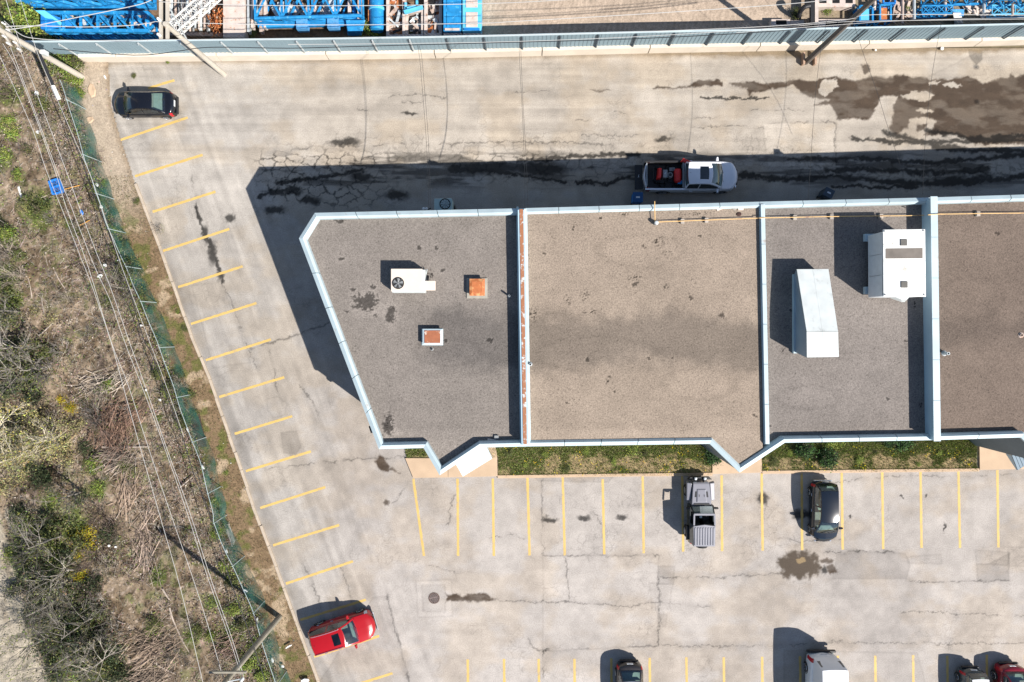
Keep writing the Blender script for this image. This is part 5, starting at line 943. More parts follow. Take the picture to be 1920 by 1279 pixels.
c = bb.lerp(tpb, .62); MB().bar(c, Vector((tpb.x, tpb.y+1.2, 7.2)), .06).build('brace', M_GALV, tb, world=True)
tc_, bc, tpc = pole((1511, 117), 10.2, .19, .14, 'dark timber pole by the north fence between two rusty guard posts', M_POLED)
MB().bar(tpc+Vector((-.9, 0, -.4)), tpc+Vector((.9, 0, -.4)), .1, .12).build('crossarm', M_WOODY, tc_, world=True)
for s in (-.8, .8): insul(tc_, tpc+Vector((s, 0, -.33)))
c = bc.lerp(tpc, .80); MB().bar(c, c+Vector((.25, -.2, 0)), .05).build('cable_bracket', M_DARK, tc_, world=True); insul(tc_, c+Vector((.25, -.2, -.05)), .2, .05)
td, bd, tpd = pole((525, 1156), 9.4, .185, .15, 'grey timber pole in the verge near the red car', M_POLEG)
MB().bar(tpd+Vector((-.8, .6, -.9)), tpd+Vector((1.2, .6, -.9)), .1, .12).build('crossarm', M_POLEG, td, world=True)
c = bd.lerp(tpd, .9); insul(td, P(455, 1273, 8.3), .3, .1); MB().bar(P(455, 1273, 8.32), P(425, 1279, 8.35), .05).build('standoff_arm', M_GALV, td, world=True)
for i, x in enumerate((1503.5, 1525)):
    p = P(x, 113); o = MB().box(-.07, .07, -.40, .38, 0, .38).build('guard_post', mat('guard_rust', (.36, .24, .17), .8, var=.25, vscale=5), bevel=.02); o.location = p; tag(o, ['rusty flat guard post just left of the dark timber pole', 'rusty flat guard post just right of the dark timber pole'][i], 'guard post')
def smooth(pts, n=6):
    pts = [Vector(p) for p in pts]; out = []
    for i in range(len(pts)-1):
        p0, p1, p2, p3 = pts[max(i-1, 0)], pts[i], pts[i+1], pts[min(i+2, len(pts)-1)]
        for k in range(n):
            t = k/n; out.append(.5*((2*p1)+(-p0+p2)*t+(2*p0-5*p1+4*p2-p3)*t*t+(-p0+3*p1-3*p2+p3)*t**3))
    return out+[pts[-1]]
def wire(pts, z0, z1, sag, label, m=M_WIRE, r=.0125, group=None, name='power_line', cat='wire'):
    n = len(pts); q = []
    for i, (x, y) in enumerate(pts): t = i/(n-1); q.append(P(x, y, z0+(z1-z0)*t-sag*4*t*(1-t)))
    tag(MB().tube(smooth(q, 4), r, 5).build(name, m), label, cat, group)
GL = 'power lines over the scrub'
wire([(-14, 60), (0, 105), (60, 240), (86, 318), (120, 402), (150, 480), (170, 530), (207, 638), (235, 740), (265, 847), (297, 958), (340, 1110), (380, 1279), (410, 1400)], 7.0, 8.4, .5, 'outermost bright power line over the scrub', group=GL)
wire([(5, 82), (37, 142), (102, 318), (125, 392), (165, 500), (208, 640), (240, 722), (275, 830), (318, 958), (375, 1125), (420, 1277), (455, 1400)], 7.0, 8.4, .5, 'bright power line over the scrub, second from the outside', group=GL)
wire([(20, 90), (62, 200), (106, 319), (135, 392), (175, 495), (207, 565), (233, 640), (270, 735), (305, 830), (350, 959), (390, 1085), (430, 1197), (453, 1270)], 7.0, 8.3, .5, 'power line over the scrub, third from outside, ending at an insulator', group=GL)
wire([(37, 92), (80, 205), (123, 318), (157, 412), (185, 485), (208, 542), (242, 640), (274, 730), (311, 837), (355, 959), (395, 1085), (434, 1195), (457, 1270)], 6.8, 8.2, .5, 'thin power line over the scrub, nearest the fence of the bright four', r=.013, group=GL)
wire([(37, -4), (57, 60), (75, 112), (100, 170), (125, 228), (150, 285), (170, 330), (198, 412), (228, 500), (252, 565), (280, 640), (310, 720), (345, 820)], 6.2, 5.6, .3, 'thin pale wire crossing the top left corner down to the green fence', r=.012)
wire([(10, -4), (25, 45), (40, 88)], 7.4, 7.0, .05, 'short thin wire running off the top left corner', r=.012)
wire([(72, 99), (95, 150), (106, 182), (130, 245), (152, 300), (172, 357), (200, 428), (230, 508), (250, 570), (270, 638), (285, 665), (310, 735), (340, 815), (367, 900), (391, 958), (432, 1090), (462, 1172), (500, 1285)], 5.4, 5.4, .6, 'black cable following the green fence', M_CABLE, .024, name='cable', cat='cable')
o = MB().tube([P(74, 103, 5.4), P(85, 128, 5.35), P(99, 160, 5.3)], .10, 10).build('splice_case', M_CABLE); tag(o, 'thick black splice case on the cable near the top left pole', 'splice case')
o = MB().tube([P(99, 162, 5.3), P(110, 186, 5.25)], .12, 10).build('splice_case', M_WHITE); tag(o, 'white cylindrical splice case on the cable near the top left pole', 'splice case')
wire([(10, 50), (60, 49), (110, 50), (160, 51), (230, 49), (272, 45), (291, 41)], 7.3, 7.4, .2, 'white wire from top left pole to double crossarm, lower of two across blue trusses', r=.022)
wire([(15, 56), (60, 50), (110, 40), (200, 22), (265, 8), (291, -4)], 7.3, 7.4, .2, 'white wire rising from the top left pole across the blue trusses to the top edge', r=.022)
wire([(8, 40), (40, 66), (70, 73), (120, 76), (230, 77), (289, 75)], 7.2, 7.4, .2, 'white wire from the top left pole running just north of the fence', r=.02)
wire([(292, 41), (480, 46.5), (700, 47), (900, 44), (960, 41), (1200, 27), (1440, 11), (1560, 0), (1660, -10)], 7.4, 9.4, 1.0, 'long white wire crossing the scrap yard, second from the top edge', r=.018)
wire([(300, 4), (480, 10.5), (700, 11), (900, 7.5), (1010, 3), (1150, -6)], 7.4, 8.4, .6, 'long white wire crossing the scrap yard nearest the top edge', r=.018)
wire([(289, 75), (480, 74), (640, 72), (800, 70), (960, 66.5), (1200, 60), (1440, 50), (1590, 37), (1640, 28), (1930, 29)], 7.4, 8.6, .9, 'long white wire over the north fence top, lower pair', r=.016)
wire([(540, 84), (720, 82.5), (960, 78.5), (1200, 69), (1440, 54), (1560, 43), (1640, 40), (1930, 36)], 7.0, 8.2, .6, 'long white wire lying over the panel fence, lowest of the set', r=.014)
wire([(100, 92), (250, 104), (330, 97), (370, 91), (420, 89), (540, 91), (660, 88), (770, 85), (960, 80), (1200, 73), (1440, 60), (1590, 46)], 6.4, 7.4, .6, 'black cable strung in front of the panel fence', M_CABLE, .022, name='cable', cat='cable')
wire([(1380, 62), (1440, 57), (1600, 45), (1700, 39), (1930, 33)], 7.6, 7.8, .2, 'thin white wire right of the dark timber pole', r=.012)
def drop(pts, z0, z1, label): wire(pts, z0, z1, .8, label, M_CABLE, .0095, 'service drops to the building', 'service_wire')
drop([(786, 86), (791, 110), (797, 180), (803, 260), (806, 340), (808, 391)], 6.4, 6.3, 'black service wire dropping to the north wall by the condenser, right of its twin')
drop([(783, 86), (787, 112), (793, 180), (799, 260), (803, 340), (804, 391)], 6.4, 6.2, 'thin black service wire dropping to the north wall by the condenser, left of its twin')
drop([(976, 80), (978, 130), (981, 200), (985, 270), (988, 330), (990, 388)], 6.6, 6.7, 'black service wire dropping to the rusty party wall, right of its twin')
drop([(973, 80), (975, 130), (979, 200), (982, 270), (984, 330), (984, 388)], 6.6, 6.5, 'black service wire dropping to the rusty party wall, left of its twin')
drop([(1551, 36), (1544, 70), (1536, 115), (1527, 200), (1521, 290), (1515, 375)], 8.2, 6.2, 'black service wire dropping past the dark timber pole to the slate bin')
drop([(1767, 33), (1757, 85), (1745, 160), (1735, 260), (1730, 365)], 8.0, 6.6, 'black service wire dropping to the tall party wall')
drop([(1600, 42), (1620, 105), (1645, 175), (1665, 240), (1688, 310)], 8.2, 5.0, 'thin black wire slanting over the damp asphalt patch')

# ---------------------------------------------------------------- green mesh fence
M_MESH = bpy.data.materials.new('green_mesh'); M_MESH.use_nodes = True; _n = M_MESH.node_tree.nodes; _l = M_MESH.node_tree.links
_b = _n['Principled BSDF']; _b.inputs['Base Color'].default_value = (.03, .15, .125, 1); _b.inputs['Roughness'].default_value = .7
_t = _n.new('ShaderNodeBsdfTransparent'); _x = _n.new('ShaderNodeMixShader'); _ns = _n.new('ShaderNodeTexNoise'); _ns.inputs['Scale'].default_value = 1.1; _ns.inputs['Detail'].default_value = 6
_r = _n.new('ShaderNodeMapRange'); _r.inputs['From Min'].default_value = .35; _r.inputs['From Max'].default_value = .65; _r.inputs['To Min'].default_value = .02; _r.inputs['To Max'].default_value = .52; _tc = _n.new('ShaderNodeTexCoord')
_l.new(_tc.outputs['Object'], _ns.inputs[0]); _l.new(_ns.outputs[0], _r.inputs[0]); _l.new(_r.outputs[0], _x.inputs[0]); _l.new(_t.outputs[0], _x.inputs[1]); _l.new(_b.outputs[0], _x.inputs[2]); _l.new(_x.outputs[0], _n['Material Output'].inputs[0])
FT = [(112, 150), (140, 235), (166, 320), (185, 377), (207, 437), (235, 500), (260, 557), (290, 632), (322, 715), (347, 795), (375, 865), (397, 957), (405, 992), (440, 1072), (475, 1150), (512, 1270), (560, 1400)]
gf = thing('mesh_fence', 'green mesh fence running down the scrub side of the west verge', 'fence', P(166, 320, 2.0)[:]); gf.location.z = 0
pts = smooth([P(x, y, 2.0) for x, y in FT], 8)
for i, p in enumerate(pts): p.x += .02*math.sin(i*.8)+.02*math.sin(i*.37)
for a in range(0, len(pts)-1, 8):
    sh = MB(); q = pts[a:a+9]
    for p, r in zip(q[:-1], q[1:]):
        for k in range(4):
            z0, z1 = .05+k*.46, .05+(k+1)*.46; w = lambda v, z: Vector((v.x+.05*math.sin(v.y*2.1+z*3)*(1-z/2), v.y, z)); sh.add([w(p, z0), w(r, z0), w(r, z1), w(p, z1)], [(0, 1, 2, 3)])
    sh.build('mesh_panel', M_MESH, gf, world=True)
for a in range(0, len(pts)-1, 16): MB().tube([p for p in pts[a:a+17]], .02, 6).build('top_rail', M_FRAIL, gf, world=True)
for i in range(4, len(pts), 9): MB().tube([Vector((pts[i].x, pts[i].y, 0)), pts[i]+Vector((0, 0, .06))], .028, 8).build('post', M_FRAIL, gf, world=True)

# ---------------------------------------------------------------- scrap yard beyond the north fence
def lattice(name, label, a, b, w, h, z0, n, m, cw=.12, bw=.07, group=None, bracing='X', nodes=False):
    """box truss lying from a to b (photo pixels at height z0)"""
    A_, B_ = P(*a, z0), P(*b, z0); A_.z = B_.z = 0; L_ = (B_-A_).length; ang = math.atan2((B_-A_).y, (B_-A_).x)
    t = thing(name, label, 'truss', (A_.x, A_.y, 0), ang, group)
    cs = [(-w/2, z0), (w/2, z0), (w/2, z0+h), (-w/2, z0+h)]
    for y, z in cs: MB().tube([(0, y, z), (L_, y, z)], cw/2, 8).build('chord', m, t) if nodes else MB().bar((0, y, z), (L_, y, z), cw, cw).build('chord', m, t)
    br = MB()
    for i in range(n):
        x0, x1 = L_*i/n+cw*.2, L_*(i+1)/n
        for f in range(4):
            (ya, za), (yb_, zb) = cs[f], cs[(f+1) % 4]
            br.bar((x0, ya, za), (x1, yb_, zb), bw); br.bar((x0, ya, za), (x0, yb_, zb), bw)
            if bracing == 'X' and f % 2 == 0: br.bar((x0, yb_, zb), (x1, ya, za), bw*.8)
    for f in range(4): (ya, za), (yb_, zb) = cs[f], cs[(f+1) % 4]; br.bar((L_-cw*.2, ya, za), (L_-cw*.2, yb_, zb), bw)
    br.build('bracing', m, t); return t
t1 = lattice('crane_section', 'large bright blue truss lying along the top left edge', (62, -12), (292, -12), 1.75, 1.3, .5, 5, M_BLUE, .30, .17, bracing='N')
MB().box(-.9, .6, -.75, .75, .4, 2.15).box(-1.4, -.9, -.3, .1, .9, 1.4).build('end_plate', M_LBLUE, t1, bevel=.03)
t2 = lattice('crane_section', 'deep blue truss lying just north of the fence at the far left', (108, 56), (296, 56), 1.15, 1.1, .25, 6, M_BLUE, .2, .13, bracing='N')
MB().hexa([(-.3, -.45, .2), (1.2, -.45, .2), (1.2, .45, .2), (-.3, .45, .2)], [(-.3, -.45, 1.4), (.4, -.45, 1.4), (.4, .45, 1.4), (-.3, .45, 1.4)]).build('end_plate', M_BLUE2, t2)
o = MB().hexa([P(66, 20, 1.6), P(84, 20, 1.6), P(126, 50, 1.1), P(100, 46, 1.1)], [P(66, 20, 1.68), P(84, 20, 1.68), P(126, 50, 1.18), P(100, 46, 1.18)]).build('chute', M_LBLUE); tag(o, 'pale blue sloping chute between the two trusses at the far left', 'chute')
t3 = lattice('crane_section', 'wide blue lattice with crossing braces north of the fence, left of the blue tank', (486, 0), (682, -6), 3.3, .9, .35, 4, M_BLUE, .24, .12, nodes=True)
MB().tube([(0, -1.75, .55), (6.6, -1.75, .55)], .24, 12).build('boom_tube', M_BLUE, t3); 
for x in (2.9, 4.9): MB().box(x-.35, x+.35, -2.25, -1.5, .4, .95).build('gusset', mat('violet_blue_paint', (.10, .30, .56), .6, rust=(.05, .25, .5), rust_amt=.45, rust_scale=5), t3)
o = MB().hexa([P(648, 40, .2), P(684, 40, .2), P(678, 68, .2), P(652, 68, .2)], [P(648, 38, 1.1), P(685, 38, 1.1), P(680, 60, .8), P(652, 60, .8)]).build('hopper', M_BLUE, bevel=.03); tag(o, 'bright blue hopper by the yellow green bush north of the fence', 'hopper')
lattice('boom', 'white lattice boom lying diagonally over the pipe rack', (332, 58), (408, -10), .75, .5, 1.2, 8, mat('white_paint_worn', (.68, .67, .63), .6, rust=(.4, .34, .3), rust_amt=.35, rust_scale=6), .08, .03)
GP = 'pipes and bars stacked north of the fence'
rng = random.Random(5); PN_ = {}
for i in range(17):
    x = 313+i*5.4+rng.uniform(-1, 1); m = [M_GALV, M_RBEAM2, M_GALV, M_RBEAM, M_STEEL][i % 5]; y1 = 62-rng.uniform(0, 14); zz = rng.choice([.25, .4, .7]); r = rng.uniform(.05, .11)
    PN_[m.name] = PN_.get(m.name, -1)+1; o = MB().tube([P(x, -30, zz), P(x+rng.uniform(-3, 3), y1, zz)], r, 10).build('pipe', m); tag(o, 'long %s stacked right of the double crossarm' % {M_GALV: 'grey pipe', M_RBEAM2: 'pale rusty pipe', M_RBEAM: 'brown rusty pipe', M_STEEL: 'dark steel pipe'}[m]+', %s such from left' % ordn(PN_[m.name]), 'pipe', GP+' '+m.name.replace('_', ' '))
o = MB()
for y in (64, 30): o.bar(P(320, y, .1), P(418, y+2, .1), .25, .2)
tag(o.build('dunnage', M_RBEAM), 'rusty sleepers under the pipe stack north of the fence', 'sleepers')
sc = MB()
for i in range(60):
    x, y = rng.uniform(394, 416), rng.uniform(18, 58); a = rng.uniform(0, 6.28); sc.tube([P(x, y, rng.uniform(.2, 1.2)), P(x+5*math.cos(a), y+9*math.sin(a), rng.uniform(.2, 1.3)), P(x+9*math.cos(a+.6), y+14*math.sin(a+.6), rng.uniform(.1, 1))], .03, 5)
tag(sc.build('scrap_heap', M_ORANGE), 'tangle of orange rusty bar beside the pale slab', 'scrap')
def block(name, label, x0, y0, x1, y1, z0, z1, m, cat, bevel=.02):
    a, b = P(x0, y1, z1), P(x1, y0, z1); o = MB().box(a.x, b.x, a.y, b.y, z0, z1).build(name, m, bevel=bevel); return tag(o, label, cat)
block('steel_slab', 'broad pale rusty slab north of the fence between the orange tangle and the long beams', 418, -30, 458, 71, .1, .9, M_RBEAM2, 'slab')
GB = 'long steel beams north of the fence'
for i, (x, w, m) in enumerate(((463, 4, M_GALV), (470, 4, M_RBEAM2), (477, 5, M_GALV), (486, 5, M_RBEAM), (494, 4, M_RBEAM2), (652, 6, M_RBEAM2), (661, 5, M_BLUE2), (670, 6, M_RBEAM), (690, 7, M_ORANGE))):
    block('girder', ['grey beam just right of the pale slab', 'pale rusty beam, second right of the pale slab', 'grey beam, third right of the pale slab', 'brown rusty beam, fourth right of the pale slab', 'pale rusty beam beside the wide blue lattice end', 'pale rusty beam at the right end of the wide blue lattice', 'deep blue beam behind the bright blue hopper', 'brown rusty beam behind the bright blue hopper', 'orange rusty beam alongside the blue tank'][i], x, -30, x+w, 60-(i % 3)*8 if i < 5 else 40, .3, .75, m, 'beam', .01)
tk = thing('storage_tank', 'bright blue cylindrical tank lying north of the fence right of the orange beam', 'tank', P(707, 20, .5)[:]); tk.location.z = 0
x0 = P(707, 20, .6).x; ya, yb2 = P(707, 59, .6).y, P(707, -45, .6).y
MB().lathe([(0, ya), (.40, ya+.03), (.47, ya+.12), (.47, yb2)], 24, (x0, 0, .62), 'y').build('shell', M_BLUE, tk, world=True, smooth=False)
for y in (22, -10): MB().lathe([(.48, P(0, y, .6).y), (.53, P(0, y, .6).y+.02), (.53, P(0, y, .6).y+.16), (.48, P(0, y, .6).y+.18)], 24, (x0, 0, .62), 'y').build('band', M_LBLUE, tk, world=True)
MB().box(x0-.5, x0+.5, ya+.5, ya+.7, 0, .3).build('saddle', M_RBEAM, tk, world=True)
def skip(label, x0, y0, x1, y1, z1, m, contents, wall=.16):
    a, b = P(x0, y1, z1), P(x1, y0, z1); t = thing('scrap_bin', label, 'scrap bin', ((a.x+b.x)/2, (a.y+b.y)/2, 0), 0, None)
    MB().box(a.x, b.x, a.y, b.y, .05, .15).build('base', m, t, world=True)
    for q in ((a.x, a.x+wall, a.y, b.y), (b.x-wall, b.x, a.y, b.y), (a.x+wall, b.x-wall, a.y, a.y+wall), (a.x+wall, b.x-wall, b.y-wall, b.y)): MB().box(*q, .15, z1).build('side', m, t, world=True, bevel=.015)
    r = random.Random(label); mb = {}
    for i in range(contents):
        m2 = r.choice([M_RBEAM, M_ORANGE, M_RBEAM2, M_DARK, M_GALV]); x, y = r.uniform(a.x+.3, b.x-.3), r.uniform(a.y+.3, b.y-.3); an = r.uniform(0, 3.14); l = r.uniform(.15, .45); zz = r.uniform(.3, z1*.75)
        mb.setdefault(m2.name, MB()).bar((x-l*math.cos(an), y-l*math.sin(an), zz), (x+l*math.cos(an), y+l*math.sin(an), zz+r.uniform(-.2, .2)), r.uniform(.08, .3), .06)
    for k, v in mb.items(): v.build('scrap', MATS[k], t, world=True)
    return t
skip('open rusty bin of scrap just right of the blue tank', 724, -20, 759, 70, 1.0, M_RBEAM2, 26)
skip('open rusty bin of scrap, middle of the three right of the blue tank', 760, 18, 794, 69, .8, M_RBEAM2, 26)
skip('open rusty bin of brown scrap next to the blue lidded container', 795, -20, 829, 68, .9, M_RBEAM2, 40, .2)
o = MB(); o.bar(P(761, 6, 1.1), P(761, 18, 1.1), .14).bar(P(782, 2, 1.1), P(782, 14, 1.1), .14).bar(P(760, 17, 1.1), P(785, 12, 1.1), .14).bar(P(758, 24, 1.2), P(793, 14, 1.2), .2).bar(P(763, -5, 1.1), P(781, -5, 1.1), .14); tag(o.build('lifting_frame', M_LBLUE), 'small pale blue lifting frame on the middle scrap bin', 'frame')
def container(label, x0, x1, m, panel):
    a, b = P(x0, 58, 1.5), P(x1, -60, 1.5); t = thing('container', label, 'container', ((a.x+b.x)/2, (a.y+b.y)/2, 0))
    MB().box(a.x, b.x, a.y, b.y, .12, 1.42).build('body', m, t, world=True, bevel=.02); MB().box(a.x-.02, b.x+.02, a.y-.28, a.y-.003, .05, 1.15).build('door_end', M_RBEAM2, t, world=True, bevel=.02)
    for k in range(3):
        y1 = a.y+.25+k*1.25; MB().box(a.x+.22, b.x-.22, y1, y1+.95, 1.425, 1.46).build('lid_panel', panel, t, world=True, bevel=.01)
    MB().box(a.x+.1, b.x-.1, a.y+.03, a.y+.16, 1.425, 1.5).build('lip', M_BLUE2 if panel is M_RBEAM2 else M_RBEAM2, t, world=True); return t
container('blue lidded steel container right of the scrap bins', 831, 864.5, M_BLUE, M_BLUE)
container('steel container with blue frame and pale pink panels at the edge of the dirt yard', 867, 902, M_LBLUE, M_RBEAM2)
for i, (x0, y0, x1, y1, z) in enumerate(((1530, -8, 1604, 13, .6), (1446, 36, 1482, 49, .5), (1532, 36, 1596, 53, .5), (1482, 38, 1508, 47, .4))):
    a, b = P(x0, y1, z), P(x1, y0, z); t = thing('ballast_block', ['long pale beam block with dark slots at the top edge right of the dirt yard', 'short pale block with one dark slot against the north fence', 'pale block with a dark slot behind the dark timber pole', 'plain pale block beside the short slotted block'][i], 'block', ((a.x+b.x)/2, (a.y+b.y)/2, 0))
    MB().box(a.x, b.x, a.y, b.y, 0, z).build('block', M_RBEAM2, t, world=True, bevel=.03)
    if i < 3:
        n = 3 if i == 0 else 1; w = (b.x-a.x)/n
        for k in range(n): MB().box(a.x+w*(k+.25), a.x+w*(k+.8), (a.y+b.y)/2-.14, (a.y+b.y)/2+.14, z+.002, z+.008).build('slot', M_BLACK, t, world=True)
arch = [P(1497, 34, .2), P(1500, 24, .9), P(1508, 14, 1.3), P(1518, 11, 1.3)]
tag(MB().tube(smooth(arch), .15, 10).build('hose', M_DARK), 'thick black hose arching beside the slotted blocks at the top edge', 'hose')
for i, (x, m) in enumerate(((1522, M_DARK), (1530, M_RBEAM2))): tag(MB().bar(P(x, -20, .9), P(x, 47, .9), .22).build('girder', m), ['dark steel beam lying beside the black hose', 'pale steel beam lying beside the dark one near the black hose'][i], 'beam')
def frame_box(label, x0, y0, x1, y1, z, m, panel=None):
    a, b = P(x0, y1, z), P(x1, y0, z); t = thing('steel_frame', label, 'frame', ((a.x+b.x)/2, (a.y+b.y)/2, 0)); w = .1
    for q in (((a.x, a.y), (b.x, a.y)), ((b.x, a.y), (b.x, b.y)), ((b.x, b.y), (a.x, b.y)), ((a.x, b.y), (a.x, a.y))):
        for zz in (.15, z): MB().bar((*q[0], zz), (*q[1], zz), w).build('rail', m, t, world=True)
        MB().bar((*q[0], 0), (*q[0], z), w).build('upright', m, t, world=True)
    if panel: MB().box(a.x+.12, b.x-.12, a.y+.12, b.y-.12, .2, z-.1).build('panel', panel, t, world=True, bevel=.01)
frame_box('blue steel frame holding a pale blue panel, just right of the dark timber pole', 1612, 12, 1636, 42, .9, M_BLUE, M_LBLUE)
frame_box('blue steel frame holding an orange rusted panel, right of the dark timber pole', 1650, 10, 1670, 40, .9, M_BLUE, M_ORANGE)
frame_box('small deep blue steel frame at the top edge right of the dark timber pole', 1656, -14, 1678, 7, .8, M_BLUE2)
lattice('crane_section', 'bright blue lattice frame at the top edge, left of two at the top right', (1726, -2), (1842, -5), .9, 1.1, .5, 4, M_BLUE, .13, .06, bracing='N')
lattice('crane_section', 'bright blue lattice frame at the top right corner', (1848, 0), (2010, -5), 1.1, 1.2, .5, 5, M_BLUE, .13, .07)
lattice('crane_section', 'thin blue lattice lying below the top right lattices', (1718, 27), (1776, 26), .5, .6, .2, 4, M_BLUE, .08, .05)
lattice('crane_section', 'thin pale blue lattice lying near the fence at the top right', (1850, 26), (2000, 22), .6, .5, .2, 7, M_LBLUE, .07, .04)
for i, (x, y1, m) in enumerate(((1692, 45, M_RBEAM), (1714, 38, M_GALV), (1772, 30, M_RBEAM2), (1845, 25, M_GALV), (1640, 20, M_RBEAM2), (1898, 30, M_RBEAM))):
    tag(MB().tube([P(x, -20, .7), P(x, y1, .7)], .09, 10).build('pipe', m), ['brown pipe between the orange panel frame and the blue lattices', 'grey pipe at the left end of the blue lattices', 'pale rusty pipe crossing the left blue lattice', 'pale grey pipe between the two top right lattices', 'pale rusty pipe between the two panel frames', 'brown pipe crossing the top right lattice'][i], 'pipe')
o = MB().hexa([P(1790, 48, .1), P(1806, 46, .1), P(1802, 22, .1), P(1786, 22, .1)], [P(1790, 46, .5), P(1806, 44, .5), P(1802, 24, .9), P(1786, 24, .9)]).build('counterweight', M_STEEL, bevel=.03); tag(o, 'grey slanted weight near the fence below the top right lattices', 'weight')
o = MB().hexa([P(1782, 20, .1), P(1808, 20, .1), P(1806, 32, .1), P(1800, 32, .1)], [P(1782, 18, .9), P(1808, 18, .9), P(1807, 30, .8), P(1798, 30, .8)]).build('bracket_plate', M_BLUE); tag(o, 'blue bracket plate behind the grey slanted weight', 'plate')
rr = random.Random(11)
for i in range(10):                                        # scrap lying under and between the yard's larger pieces
    x, y = [(120, 30), (180, 62), (240, 28), (268, 55), (540, 30), (575, 20), (610, 30), (628, 12), (1690, 20), (1830, 18)][i]; mb = MB()
    for k in range(14): a = rr.uniform(0, 3.14); c = P(x+rr.uniform(-22, 22), y+rr.uniform(-14, 10), .15); l = rr.uniform(.2, .7); d = Vector((math.cos(a), math.sin(a), 0))*l; mb.bar(c-d, c+d+Vector((0, 0, rr.uniform(-.05, .2))), rr.uniform(.06, .3), .06)
    tag(mb.build('scrap_heap', [M_RBEAM2, M_GALV, M_RBEAM][i % 3]), 'loose %s scrap %s' % (['pale rusty', 'grey', 'brown'][i % 3], ['under the left end of the far left trusses', 'under the deep blue truss, left half', 'between the two far left trusses', 'under the deep blue truss, right end', 'under the left bay of the wide blue lattice', 'under the second bay of the wide blue lattice', 'under the third bay of the wide blue lattice', 'under the right bay of the wide blue lattice', 'beside the brown pipe at the top right', 'under the top right lattices'][i]), 'scrap')
# ---------------------------------------------------------------- vegetation
def branch(p, d, l, r, depth, S_, rng, spread=.6, up=.15, kids_=(2, 4)):
    q = p+d*l; S_.append((p[:], q[:], r, r*.62))
    if depth == 0: return
    for k in range(rng.randint(*kids_)):
        n = (d+Vector((rng.gauss(0, spread), rng.gauss(0, spread), rng.gauss(up, spread*.6)))).normalized(); branch(p+d*l*rng.uniform(.45, 1), n, l*rng.uniform(.55, .85), r*.62, depth-1, S_, rng, spread, up, kids_)
def stickmesh(name, S_, col, parent, var=.25):
    a = np.array([s[0] for s in S_]); b = np.array([s[1] for s in S_]); r0 = np.array([s[2] for s in S_]); r1 = np.array([s[3] for s in S_])
    V = sticks_np(a, b, r0, r1); n = len(S_); c = np.array(col)[None]*(1+var*RNG.normal(size=(n, 1))).clip(.35, 1.8); return quads_np(name, V, M_BARK, parent, np.concatenate([c, c, c]).astype(np.float32))
def leafcol(n, col, var=.3, alt=None, p=.3):
    c = np.array(col)[None]*(1+var*RNG.normal(size=(n, 1))).clip(.3, 2); c = c*(1+.12*RNG.normal(size=(n, 3)))
    if alt is not None: k = RNG.random(n) < p; c[k] = np.array(alt)*(1+.2*RNG.normal(size=(k.sum(), 1)))
    return np.clip(c, .004, .8).astype(np.float32)
def clumps(n, R, h, k, seed, flat=.55):
    g = np.random.default_rng(seed); cc = g.normal(size=(k, 3)); cc /= np.linalg.norm(cc, axis=1, keepdims=True); cc *= R*(g.random((k, 1))**.5)*.85; cc[:, 2] = np.abs(cc[:, 2])*h/R*.8+.12*h
    i = g.integers(0, k, n); s = (.16+.22*g.random(k))[i]*R; p = cc[i]+g.normal(size=(n, 3))*s[:, None]*np.array([1, 1, flat]); p[:, 2] = np.clip(p[:, 2], .03, None); return p
PROTO = {}
KINDS = {'green': ((.13, .185, .035), (.23, .26, .055), 1000, .055), 'olive': ((.062, .078, .026), (.125, .13, .042), 1100, .055), 'dark': ((.028, .040, .018), (.05, .06, .025), 1100, .055),
         'yellow': ((.40, .30, .012), (.26, .26, .03), 900, .05), 'pale': ((.22, .20, .085), (.30, .26, .13), 520, .05), 'evergreen': ((.018, .040, .014), (.04, .085, .02), 2200, .05)}
def shrub_proto(kind, v):
    rng = random.Random(kind+str(v)); t = thing('shrub', 'shrub', 'shrub', (0, 0, -50)); S_ = []
    if kind == 'bare':
        for k in range(9): branch(Vector((rng.gauss(0, .12), rng.gauss(0, .12), 0)), Vector((rng.gauss(0, .8), rng.gauss(0, .8), .7)).normalized(), rng.uniform(.35, .6), .018, 3, S_, rng, .6, .05)
        stickmesh('branches', S_, [(.20, .18, .16), (.26, .22, .18), (.16, .12, .10)][v % 3], t, .35)
        c = clumps(160, .8, .5, 10, v+50); quads_np('foliage', leaves_np(c, .035*(.6+.8*RNG.random(160))), M_LEAF, t, leafcol(160, (.16, .14, .07), .3, (.10, .14, .03), .4))
    else:
        c0, c1, n, s = KINDS[kind]
        for k in range(7): branch(Vector((rng.gauss(0, .08), rng.gauss(0, .08), 0)), Vector((rng.gauss(0, .7), rng.gauss(0, .7), .8)).normalized(), rng.uniform(.3, .55), .016, 2, S_, rng)
        stickmesh('branches', S_, (.14, .11, .085), t)
        p = clumps(n, .75 if kind != 'evergreen' else .55, .7, 16 if kind != 'evergreen' else 26, 100+v+len(kind)); quads_np('foliage', leaves_np(p, s*(.55+.8*RNG.random(n)), 1.2), M_LEAF, t, leafcol(n, c0, .3, c1, .35))
    return t
def level(y): return min(range(len(LEFT)), key=lambda i: abs(LEFT[i][0][1]-y))
LOOK = {'green': 'fresh green', 'olive': 'olive green', 'dark': 'dark green', 'yellow': 'yellow blooming', 'pale': 'straw green', 'bare': 'leafless grey', 'evergreen': 'dark evergreen'}
_used = {}
